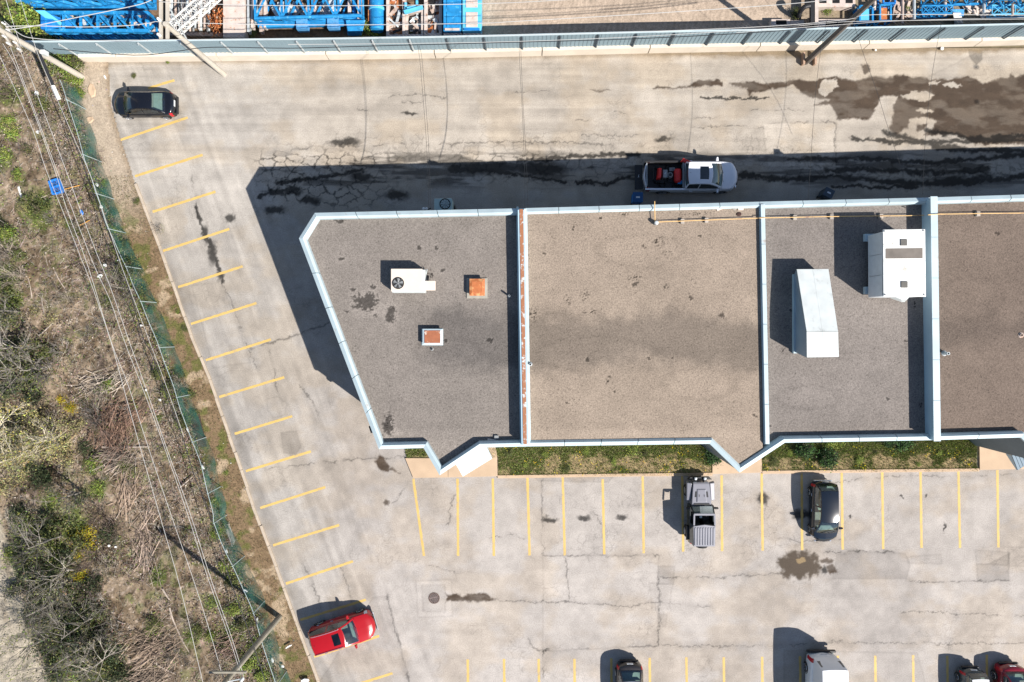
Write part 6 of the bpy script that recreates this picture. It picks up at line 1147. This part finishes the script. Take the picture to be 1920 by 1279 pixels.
def place(kind, x, y, sc, label=None, zs=1.0, group='shrubs in the scrub west of the lot', z=None):
    v = random.randint(0, 2); key = (kind, v)
    if key not in PROTO: o = PROTO[key] = shrub_proto(kind, v); first = True
    else: o = copy_tree(PROTO[key])
    zz = .08 if z is None else z
    p = P(x, y, zz); o.location = p; o.rotation_euler = (0, 0, random.uniform(0, 6.28)); o.scale = (sc, sc*random.uniform(.85, 1.15), sc*zs*(random.uniform(1.0, 1.7) if zs == 1.0 and sc > .5 else 1))
    if label is None:
        d = xk(y)-x; where = 'against the green fence' if d < 95 else 'behind the green fence' if d < 150 else 'in the mid scrub' if d < 260 else 'far from the fence' if x > 60 else 'at the left edge'
        size = 'small' if sc < .55 else 'large' if sc > 1.15 else 'medium'
        label = '%s %s shrub %s, level with %s slanted line' % (size, LOOK[kind], where, ordn(level(y)))
        _used.setdefault(label, []).append((x, o))
    tag(o, label, 'shrub', group)
    return o
random.seed(21)
for k, lst in {
    'green': [(130, 128, 1.0), (115, 100, 1.1), (142, 150, .8), (150, 175, .6), (100, 75, 1.1), (55, 30, 1.5), (80, 48, 1.2), (18, 235, .8), (12, 290, .7), (197, 345, .35), (215, 430, .5), (25, 440, .8), (178, 868, .7), (190, 910, .7), (255, 885, .35), (235, 885, .25), (110, 935, .7), (235, 995, .35), (240, 965, .3), (110, 1040, .9), (405, 940, .5), (410, 1000, .6), (420, 1060, .6), (300, 785, .35), (262, 775, .3), (330, 765, .35), (400, 1190, .6), (470, 1240, .8), (495, 1262, .7), (150, 1268, 1.0), (120, 1230, .9), (250, 520, .6), (265, 570, .5), (40, 330, .6), (150, 1170, .6), (30, 1040, .9), (345, 855, .25), (440, 1140, .7)],
    'olive': [(55, 985, 1.0), (70, 1040, 1.1), (85, 1100, 1.1), (105, 1160, 1.1), (130, 1225, 1.2), (236, 462, .6), (258, 512, .55), (272, 545, .7), (283, 580, .5), (210, 400, .5), (196, 362, .45), (338, 700, .5), (352, 740, .6), (365, 775, .5), (425, 985, .4), (120, 60, .9), (150, 120, .7), (85, 395, 1.0), (60, 380, .9), (20, 545, 1.1), (30, 600, 1.1), (190, 380, .6), (225, 470, .7), (245, 500, .9), (300, 700, .6), (320, 730, .7), (350, 790, .7), (25, 690, 1.4), (60, 700, 1.3), (90, 655, 1.0), (130, 985, 1.2), (95, 1005, 1.2), (160, 1010, 1.1), (130, 1060, 1.2), (100, 1100, 1.2), (145, 1110, 1.3), (180, 1160, 1.2), (120, 1175, 1.3), (440, 1090, .7), (460, 1170, .7), (200, 1240, 1.2), (90, 1160, 1.1), (180, 1270, 1.2), (395, 1120, .5), (60, 975, 1.1), (480, 1210, .7), (425, 1210, .6)],
    'dark': [(45, 960, 1.0), (50, 1010, 1.1), (62, 1075, 1.1), (75, 1150, 1.1), (100, 1200, 1.2), (115, 1250, 1.2), (85, 1000, 1.1), (90, 1060, 1.2), (35, 1100, .9), (60, 1040, 1.2), (80, 1110, 1.2), (110, 1140, 1.2), (130, 1180, 1.3), (160, 1235, 1.3), (190, 1250, 1.2), (230, 1260, 1.1), (120, 1050, 1.0), (100, 970, 1.0), (140, 1030, .9), (45, 660, 1.3), (30, 720, 1.3), (75, 740, 1.1), (160, 1140, 1.3), (190, 1200, 1.4), (150, 1200, 1.4), (215, 1225, 1.2), (210, 1000, 1.0), (75, 880, 1.0), (90, 900, 1.0), (165, 840, .7), (155, 930, .8), (180, 1090, 1.0), (8, 430, .8)],
    'yellow': [(158, 1012, 1.1), (172, 1000, .8), (150, 1035, .7), (157, 1072, .7), (152, 1085, .5), (184, 1058, .35), (62, 582, .3), (138, 765, .6), (120, 750, .5)],
    'bare': [(30, 480, 1.3), (50, 520, 1.2), (15, 650, 1.4), (100, 700, 1.3), (120, 660, 1.2), (200, 745, 1.0), (215, 800, 1.2), (195, 780, 1.1), (230, 830, 1.2), (240, 770, 1.0), (190, 960, 1.1), (215, 985, 1.0), (180, 1040, 1.2), (205, 1060, 1.1), (160, 1110, 1.3), (200, 1130, 1.1), (215, 1185, 1.2), (240, 525, 1.3), (255, 555, 1.0), (340, 725, .9), (345, 755, .8), (370, 1000, .8), (270, 1010, 1.0), (285, 1040, .9), (300, 430, .5), (180, 300, .8), (150, 430, .8), (90, 240, .9), (60, 280, .8), (130, 560, .9), (170, 620, .8), (110, 800, 1.2), (360, 1160, .8), (330, 1230, .9), (415, 1250, .8), (100, 520, .8), (210, 690, .8), (380, 1090, .7), (30, 180, 1.0), (60, 150, .9), (130, 300, .7)],
    'pale': [(30, 800, 1.4), (70, 780, 1.4), (110, 790, 1.3), (60, 840, 1.4), (20, 850, 1.3), (100, 840, 1.2), (130, 830, 1.1), (40, 890, 1.2), (10, 910, 1.2), (145, 800, .9), (135, 860, .9), (85, 1040, .8), (100, 600, .8)]}.items():
    for x, y, s in lst: place(k, x, y, s)
for i in range(64):
    y = random.uniform(140, 1250); d = random.uniform(105, 330); x = xk(y)-d
    if x > 15: place(random.choice(['bare', 'olive', 'bare', 'green', 'pale']), x, y, random.uniform(.3, .75))
for l, q in _used.items():
    q.sort(key=lambda e: e[0])
    if len(q) > 1:
        for i, (x, o) in enumerate(q): o['label'] = l+(', leftmost' if i == 0 else ', rightmost' if i == len(q)-1 else ', %s from left' % ordn(i))
G2 = 'bushes along the north fence'
for k, x, y, s, lb in (('yellow', 225, 64, .55, 'yellow green bush in front of the deep blue truss, left of its pair'), ('green', 247, 58, .6, 'yellow green bush in front of the deep blue truss, right of its pair'), ('green', 690, 58, .8, 'yellow green bush between the blue hopper and the blue tank'), ('green', 706, 66, .5, 'small green bush at the end of the blue tank'), ('olive', 780, 70, .6, 'dark green tuft in front of the middle scrap bin'), ('green', 1551, 18, .5, 'fresh green bush between the slotted blocks at the top edge'), ('olive', 1490, 30, .6, 'olive green bush beside the black hose'), ('green', 1697, 22, .5, 'green weed beside the brown pipe at the top right'), ('olive', 475, 66, .5, 'olive green weed below the long beams north of the fence')):
    place(k, x, y, s, lb, group=G2, z=.02)
G3 = 'weeds rooted at the edges of the asphalt'
for k, x, y, s, lb in (('olive', 252, 143, .22, 'tiny olive weed standing in the asphalt north of the black sedan'), ('green', 315, 118, .16, 'tiny weed at the foot of the barrier left of the double crossarm pole'), ('green', 334, 585, .22, 'small green weed in the verge level with the seventh slanted stall line'), ('green', 413, 840, .28, 'small green weed in the verge level with the tenth slanted stall line'), ('olive', 347, 617, .3, 'olive weed tuft near the kerb level with the seventh slanted stall line'), ('olive', 258, 378, .35, 'olive weed tuft near the kerb level with the fourth slanted stall line'), ('green', 425, 885, .3, 'small green weed in the verge level with the eleventh slanted stall line')):
    place(k, x, y, s, lb, group=G3, z=.04)
for x, y, s, lb in ((1338, 852, .95, 'dark evergreen bush beside the grey entrance wall left of the middle path'), (1548, 858, 1.25, 'rounded dark evergreen bush in the lawn strip above the dark blue hatchback'), (1505, 842, 1.2, 'dark evergreen bush against the south parapet, left of the rounded one'), (1690, 822, 1.2, 'low dark evergreen bush tucked under the south parapet below the large white unit'), (1665, 822, .9, 'small evergreen bush under the south parapet, left of the low dark one')):
    place('evergreen', x, y, s, lb, group='evergreen bushes in the lawn strip', z=.05)
for x, y, lb in ((1180, 835, 'fresh green bush under the south parapet of the brown roof'), (1555, 828, 'fresh green bush under the south parapet of the third roof')): place('green', x, y, .8, lb, group='green bushes under the south parapet', z=.05)
for i in range(16):
    x = [955, 985, 1020, 1062, 1100, 1150, 1210, 1250, 1300, 1450, 1480, 1610, 1640, 1720, 1760, 1800][i]; y = [848, 872, 852, 878, 846, 866, 850, 876, 858, 866, 850, 862, 846, 870, 850, 864][i]
    place('green' if i % 3 else 'olive', x, y, random.uniform(.22, .42), '%s weed clump in the %s lawn strip, %s from its left' % ('fresh green' if i % 3 else 'olive green', 'longer left' if i < 9 else 'right', ordn(i if i < 9 else i-9)), group='weed clumps in the lawn strips', z=.05)
# trees
def tree(label, x, y, h, seed, col, leaf=None, lean=(0, 0), nl=700, spread=.5, r=.09):
    rng = random.Random(seed); b = P(x, y, .1); t = thing('bare_tree', label, 'tree', b[:], 0, 'trees at the left edge'); S_ = []; d = Vector((lean[0], lean[1], 1)).normalized()
    trunk = MB(); pts = [Vector((0, 0, -.1))]; 
    for k in range(1, 6): pts.append(d*h*.6*k/5+Vector((rng.gauss(0, .05), rng.gauss(0, .05), 0)))
    trunk.tube(pts, r, 8, r*.4).build('trunk', mat('bark_'+('pale' if col[0] > .3 else 'grey'), col, .9, var=.2, vscale=5), t)
    for k in range(13):
        f = rng.uniform(.25, 1.0); p = d*h*.6*f; a = rng.uniform(0, 6.28); e = Vector((math.cos(a), math.sin(a), rng.uniform(.3, 1.0))).normalized(); branch(p, e, h*rng.uniform(.14, .24), r*.42*(1.1-f*.5), 4, S_, rng, spread, .1, (2, 3))
    stickmesh('branches', S_, col, t, .2)
    if leaf is not None:
        ends = np.array([s[1] for s in S_]); i = RNG.integers(0, len(ends), nl); c = ends[i]+RNG.normal(size=(nl, 3))*.12; quads_np('crown', leaves_np(c, .05*(.5+RNG.random(nl))), M_LEAF, t, leafcol(nl, leaf, .3))
    return t
PALE = (.46, .41, .30); GREY = (.165, .15, .13)
tree('pale straw coloured tree with spreading branches at the left edge, upper of the pale group', 48, 800, 6.2, 3, PALE, (.30, .27, .07), nl=1500, r=.11)
tree('pale straw coloured tree with spreading branches at the left edge, lower of the pale group', 60, 850, 5.6, 4, PALE, (.28, .25, .09), nl=1400, r=.10)
tree('pale spindly tree right of the pale group at the left edge', 118, 818, 4.2, 8, (.40, .36, .27), (.27, .26, .07), nl=700)
for i, (x, y, h) in enumerate(((60, 650, 5.0), (95, 690, 4.5), (40, 585, 4.5), (120, 1000, 5.5), (150, 1060, 5.5), (130, 1110, 6.5), (185, 1150, 6.0), (170, 1200, 6.5), (215, 1220, 5.5), (110, 1180, 6.0), (160, 920, 4.5), (258, 545, 4.0), (60, 690, 4.8))):
    tree('leafless grey tree %s' % ['above the pale trees at the left edge, middle of three', 'above the pale trees, right of three', 'near the left edge level with the sixth slanted line', 'left of the yellow blooming shrubs', 'just below the yellow blooming shrubs', 'low in the dark thicket, level with the fifteenth slanted stall line', 'in the dark thicket above the bottom edge, right of three', 'in the dark thicket above the bottom edge, middle of three', 'at the bottom edge, right end of the dark thicket', 'in the dark thicket beside the dirt track', 'below the pale trees at the left edge', 'growing through the green fence level with the sixth slanted line', 'above the pale trees at the left edge, lowest of three'][i], x, y, h, 20+i, GREY if i % 4 else (.30, .27, .23), (.10, .12, .03) if i % 2 else (.13, .12, .06), nl=420, r=.07)
# countless ground cover
def scatter(n, xr, yr, ok):
    x = RNG.uniform(*xr, n); y = RNG.uniform(*yr, n); k = ok(x, y); return x[k], y[k]
def topos(x, y, z): s = (CH-z)/F; return np.stack([(x-NX)*s, -(y-NY)*s, np.broadcast_to(z, x.shape)], 1)
def okscrub(x, y): d = xk(y)-x; rx = np.interp(y, [880, 950, 1080, 1180, 1279, 1450], [-48, -2, 36, 56, 98, 158]); return (d > 62) & (x > rx+8) & (RNG.random(len(x)) < .25+1.3*fbm(x/30, y/30, 81)**1.5)
x, y = scatter(62000, (-60, 520), (60, 1330), okscrub); p = topos(x, y, .22); p[:, 2] += RNG.normal(size=len(p))*.12
d = RNG.normal(size=(len(p), 3))*np.array([1, 1, .25]); d /= np.linalg.norm(d, axis=1, keepdims=True); l = (.08+.40*RNG.random(len(p))**3)[:, None]
V = sticks_np(p-d*l, p+d*l, .008+.006*RNG.random(len(p)), .004); c = leafcol(len(p), (.19, .16, .13), .45, (.38, .34, .29), .30); tag(quads_np('twigs', V, M_BARK, None, np.concatenate([c]*3)), 'countless dry twigs strewn over the scrub', 'twigs', kind='stuff')
x, y = scatter(190000, (-60, 520), (60, 1330), okscrub); p = topos(x, y, .2); p[:, 2] += RNG.normal(size=len(p))*.1
lc = leafcol(len(p), (.17, .13, .10), .45, (.42, .36, .31), .20); kk = RNG.random(len(p)) < .22; lc[kk] = (.035, .028, .022)
tag(quads_np('leaf_litter', leaves_np(p, .018+.045*RNG.random(len(p)), 1.0, .7), M_LEAF, None, lc), 'dead leaf litter covering the scrub', 'leaf litter', kind='stuff')
def okgreen(x, y):
    g = np.zeros(len(x))
    for gx, gy, r in GREEN: g = np.maximum(g, sst(1.3, .3, np.hypot(x-gx, y-gy)/r))
    d = xk(y)-x; rx = np.interp(y, [880, 950, 1080, 1180, 1279, 1450], [-48, -2, 36, 56, 98, 158]); return (d > 60) & (x > rx+4) & (RNG.random(len(x)) < .9*g+.22*sst(.5, .7, fbm(x/16, y/16, 82))+.8*sst(58, 68, d)*sst(102, 90, d)*sst(.42, .60, fbm(x/20, y/26, 85)))
x, y = scatter(150000, (-60, 540), (-20, 1330), okgreen); p = topos(x, y, .22); p[:, 2] += RNG.random(len(p))*.25
tag(quads_np('ground_cover', leaves_np(p, .03+.045*RNG.random(len(p)), .7), M_LEAF, None, leafcol(len(p), (.10, .135, .032), .42, (.20, .235, .055), .34)), 'low green ground cover patches in the scrub', 'ground cover', kind='stuff')
def okverge(x, y): d = xk(y)-x; return (d > 4) & (d < 90) & (y > 330) & (RNG.random(len(x)) < .15+.9*fbm(x/14, y/14, 83)**2)
x, y = scatter(170000, (150, 600), (240, 1330), okverge); p = topos(x, y, .13)
q = p.copy(); q[:, 2] += .03+.06*RNG.random(len(p)); q[:, :2] += RNG.normal(size=(len(p), 2))*.05
V = sticks_np(p, q, .010, .003); c = leafcol(len(p), (.20, .15, .085), .35, (.12, .125, .045), .33); tag(quads_np('dry_grass', V, M_BARK, None, np.concatenate([c]*3)), 'thin dry grass on the verge beside the kerb', 'grass', kind='stuff')
def oklawn(x, y): return bedmask(x, y)
x, y = scatter(150000, (760, 1840), (800, 892), oklawn); k = RNG.random(len(x)) < .25+.9*sst(.38, .6, fbm(x/22, y/16, 61)*.7+.3*fbm(x/4, y/4, 62, 3)+.25*sst(866, 846, y)-.06); x, y = x[k], y[k]; p = topos(x, y, .05)
q = p.copy(); q[:, 2] += .05+.09*RNG.random(len(p)); q[:, :2] += RNG.normal(size=(len(p), 2))*.04
V = sticks_np(p, q, .011, .003); c = leafcol(len(p), (.165, .215, .06), .40, (.34, .29, .17), .33); tag(quads_np('lawn_grass', V, M_BARK, None, np.concatenate([c]*3)), 'patchy lawn grass in the strip before the building', 'grass', kind='stuff')
x, y = scatter(2600, (760, 1840), (836, 892), oklawn); k = RNG.random(len(x)) < sst(.52, .72, fbm(x/18, y/18, 84)); p = topos(x[k], y[k], .13)
tag(quads_np('dandelions', leaves_np(p,   .018+.018*RNG.random(len(p)), 3., 1.), M_LEAF, None, leafcol(len(p), (.62, .46, .015), .12)), 'yellow dandelions sprinkled over the lawn strip', 'flowers', kind='stuff')
def okshoulder(x, y): d = xk(y)-x; return (d > -2) & (d < 60) & (y > 118)
x, y = scatter(4500, (140, 600), (118, 1300), okshoulder); k = RNG.random(len(x)) < .2+.8*sst(430, 250, y); p = topos(x[k], y[k], .12)
tag(quads_np('gravel', leaves_np(p, .02+.05*RNG.random(len(p))**3, 1.5, .8), M_LEAF, None, leafcol(len(p), (.34, .30, .25), .3, (.5, .46, .42), .25)), 'loose gravel and grit on the bare shoulder', 'gravel', kind='stuff')
# brush piles, logs, boards, litter
for i, (x, y, rx, ry, n, h, col) in enumerate(((215, 800, 1.3, 1.5, 260, .8, (.15, .095, .07)), (245, 770, .9, 1.0, 160, .5, (.17, .11, .08)), (225, 860, 1.0, .9, 170, .5, (.26, .21, .17)), (290, 1210, 1.8, 1.2, 320, .6, (.25, .19, .145)), (275, 1265, 1.6, .8, 220, .5, (.23, .18, .14)), (275, 1020, .7, 1.9, 150, .4, (.26, .20, .16)), (240, 925, .8, 1.2, 130, .4, (.27, .20, .15)), (200, 715, 1.5, .7, 150, .4, (.26, .22, .18)), (430, 1210, .9, .8, 120, .4, (.2, .14, .11)))):
    S_ = []; g = np.random.default_rng(300+i); b = P(x, y, .1)
    for k in range(n):
        c = np.array([g.normal()*rx*.5, g.normal()*ry*.5, abs(g.normal())*h*.4+.1]); a = g.normal()*.5+(math.pi/2 if i in (0, 5, 6) else .4); l = .25+.7*g.random(); d = np.array([math.cos(a), math.sin(a), g.normal()*.15])*l; S_.append((c-d, c+d, .012+.02*g.random(), .008))
    o = stickmesh('brush_pile', S_, col, None, .4); o.location = b; tag(o, ['dark reddish brush pile, largest one right of the pale trees', 'small reddish brush pile above the largest reddish one', 'pale grey brush pile just below the largest reddish one', 'broad tan brush pile above the bottom edge', 'tan brush pile cut by the bottom edge', 'long thin brush pile of upright canes right of the yellow shrubs', 'tan brush pile of canes below the pale grey one', 'flat grey brush pile level with the eighth slanted stall line', 'small brown brush pile beside the bottom left pole'][i], 'brush pile', 'brush piles in the scrub')
LOGS = [(192, 839, 280, 838, .06), (156, 706, 226, 711, .04), (170, 700, 235, 677, .03), (206, 722, 232, 708, .03), (338, 914, 361, 894, .05), (305, 1105, 318, 1125, .06), (318, 1140, 332, 1180, .06), (332, 1180, 356, 1225, .05), (73, 630, 100, 605, .05), (100, 502, 124, 545, .035), (78, 560, 84, 600, .03), (205, 885, 245, 868, .035), (216, 975, 250, 928, .03), (255, 860, 256, 955, .02), (262, 1000, 288, 1105, .02), (283, 1030, 302, 1100, .02), (250, 1255, 320, 1210, .03), (220, 1165, 235, 1170, .04), (285, 1240, 330, 1265, .045), (60, 560, 52, 520, .03)]
for i, (x0, y0, x1, y1, r) in enumerate(LOGS):
    a, b = P(x0, y0, .3), P(x1, y1, .3); m_ = a.lerp(b, .5)+Vector((random.uniform(-.08, .08), random.uniform(-.08, .08), .06))
    o = MB().tube(smooth([a, m_, b], 3), r, 7, r*.6).build('log', mat('log_pale', (.36, .30, .25), .9, var=.25, vscale=6, orand=.25)); tag(o, 'bleached fallen branch, %s %s' % (['longest and thickest', 'thin straight', 'thin slanting', 'short', 'isolated stubby', 'short stubby', 'pale blotched', 'pale curving', 'dark slanting', 'thin leaning', 'tiny upright', 'slender', 'slender leaning', 'cane-thin upright', 'cane-thin', 'cane-thin short', 'long slanting', 'tiny', 'stout', 'little upright'][i], ['lying across the largest brush pile', 'of the three above the brush piles', 'over the three above the brush piles', 'piece just below that trio', 'piece near the fence above the bottom left pole', 'piece above the pale curving one', 'piece right of the tan brush pile', 'piece ending near the broad tan brush pile', 'piece near the left edge thicket', 'piece below the blue crate', 'piece left of it', 'piece across the pale grey brush pile', 'piece among the canes below it', 'piece below the longest one', 'piece in the long cane pile', 'piece right in the long cane pile', 'piece through the broad tan pile', 'piece in the dark thicket', 'piece at the bottom edge pile', 'piece among bare shrubs at the left edge'][i]), 'branch', 'fallen branches in the scrub')
# blue crate and litter
c0 = P(106, 351, .3); ct = thing('plastic_crate', 'bright blue plastic crate lying on its side in the scrub under the power lines', 'crate', (c0.x, c0.y, .15), math.radians(17))
cb = mat('crate_blue', (.03, .20, .62), .5, var=.15, vscale=4)
fr = MB()
for x in (-.33, .33): fr.box(x-.05, x+.05, -.52, .52, 0, .36)
for y in (-.5, .0, .5): fr.box(-.28, .28, y-.05, y+.05, 0, .36)
ct.scale = (.88, .88, .9); fr.build('frame', cb, ct, bevel=.01); lt = MB()
for k in range(5): lt.box(-.28+k*.14-.012, -.28+k*.14+.012, -.45, .45, .24, .27)
for k in range(9): lt.box(-.28, .28, -.44+k*.11-.012, -.44+k*.11+.012, .272, .29)
lt.build('lattice', cb, ct); MB().box(-.28, .28, -.45, .45, .0, .02).build('base', M_BLACK, ct)
def scrap(x, y, w, l, rz, m, label, cat='scrap', name='scrap_piece', h=.05, z=.28):
    mb = MB(); g = random.Random(x*7+y); n = 4 if l > .5 and w < .2 else 7; ring = [((.8+.4*g.random())*math.cos(6.283*k/n+.78)*w*.62, (.8+.4*g.random())*math.sin(6.283*k/n+.78)*l*.62) for k in range(n)]
    if n == 4: ring = [(-w/2, -l/2), (w/2, -l*.47), (w*.46, l/2), (-w*.5, l*.48)]
    mb.add([(a, b, 0) for a, b in ring]+[(a*.8, b*.8, h*(.6+.8*g.random())) for a, b in ring]+[(0, 0, h*(.6 if n > 4 else 1))], [(k, (k+1) % n, n+(k+1) % n, n+k) for k in range(n)]+[(n+k, n+(k+1) % n, 2*n) for k in range(n)]+[tuple(range(n-1, -1, -1))]); o = mb.build(name, m, bevel=.008); o.location = P(x, y, z); o.rotation_euler = (random.uniform(-.1, .1), random.uniform(-.1, .1), math.radians(rz)); tag(o, label, cat)
ob = mat('orange_board', (.55, .28, .06), .7, var=.2)
scrap(38, 361, .14, .8, 15, M_WHITE, 'long white board left of the blue crate', 'board', 'board'); scrap(135, 352, .06, 1.05, -74, ob, 'orange stick just right of the blue crate', 'stick', 'stick'); scrap(158, 419, .06, .85, -64, ob, 'orange stick further below the blue crate', 'stick', 'stick')
scrap(153, 398, .2, .36, 30, cb, 'small blue plastic scrap below the blue crate')
for i, (x, y, w, l, rz) in enumerate(((69, 176, .26, .3, 20), (71, 248, .22, .2, 50), (182, 347, .16, .26, 30), (190, 388, .22, .2, 60), (188, 518, .34, .24, 20), (223, 489, .2, .14, 10), (197, 498, .25, .2, 0), (265, 611, .16, .12, 0), (352, 806, .1, .32, 15), (381, 876, .12, .3, 18), (274, 732, .14, .14, 0), (300, 750, .16, .12, 0), (205, 1024, .14, .14, 0), (217, 1026, .16, .14, 0), (425, 1034, .12, .3, 20), (460, 1109, .26, .24, 15), (483, 1163, .1, .32, 12), (511, 1239, .14, .3, 15), (530, 1250, .14, .2, 40), (541, 1213, .10, .46, -60), (572, 1277, .5, .3, 5), (172, 170, .5, .75, 12), (168, 225, .42, .40, 5), (197, 145, .12, .3, 25), (1766, 92, .2, .2, 10), (1642, 95, .12, .12, 0), (420, 600, .01, .01, 0))[:-1]):
    m = M_CONC if i in (21, 22) else M_WHITE
    scrap(x, y, w, l, rz, m, '%s %s' % ('pale broken concrete slab' if i in (21, 22) else 'white scrap of litter', ['under the thin wires near the top left pole', 'under the power lines above the blue crate', 'caught in the green fence right of the blue crate', 'caught low in the green fence right of the blue crate', 'bag, largest one, level with the fifth slanted stall line', 'by the fence just right of the largest bag', 'just left of the largest bag', 'behind the fence at the seventh slanted stall line', 'strip at the fence beside the brown sheet', 'strip in the fence at the eleventh slanted stall line', 'under the power lines at the ninth slanted stall line', 'dot by the fence at the ninth slanted stall line', 'left of two dots right of the yellow shrubs', 'right of two dots right of the yellow shrubs', 'strip in the fence at the thirteenth slanted stall line', 'bag in the fence just above the bottom left pole', 'strip in the fence left of the bottom left pole', 'strip in the fence at the bottom edge', 'crumpled in the weeds near the bottom edge', 'tilted stick in the verge left of the red car', 'board cut by the bottom edge beside the kerb', 'on the shoulder, larger of two left of the black sedan', 'on the shoulder, smaller of two left of the black sedan', 'on the shoulder just above the broken slabs', 'at the foot of the barrier near the right edge', 'at the foot of the barrier right of the dark timber pole'][i]), z=.12 if i > 20 else .3)
a = [P(x, y, .12) for x, y in ((356, 775), (374, 775), (388, 838), (368, 838))]
o = MB().add(a+[v+Vector((0, 0, .05)) for v in a], [(3, 2, 1, 0), (4, 5, 6, 7), (0, 1, 5, 4), (1, 2, 6, 5), (2, 3, 7, 6), (3, 0, 4, 7)]).build('sheet', mat('brown_sheet', (.055, .035, .028), .9, var=.25, vscale=2, grain=.25, gscale=10)); tag(o, 'dark brown sheet lying at the foot of the green fence', 'sheet')
a = [P(x, y, .2) for x, y in ((421, 985), (430, 982), (441, 1015), (436, 1026))]
o = MB().add(a+[v+Vector((0, 0, .05)) for v in a], [(3, 2, 1, 0), (4, 5, 6, 7), (0, 1, 5, 4), (1, 2, 6, 5), (2, 3, 7, 6), (3, 0, 4, 7)]).build('board', M_WOODP); tag(o, 'weathered grey board at the green fence foot, level with the twelfth slanted line', 'board')
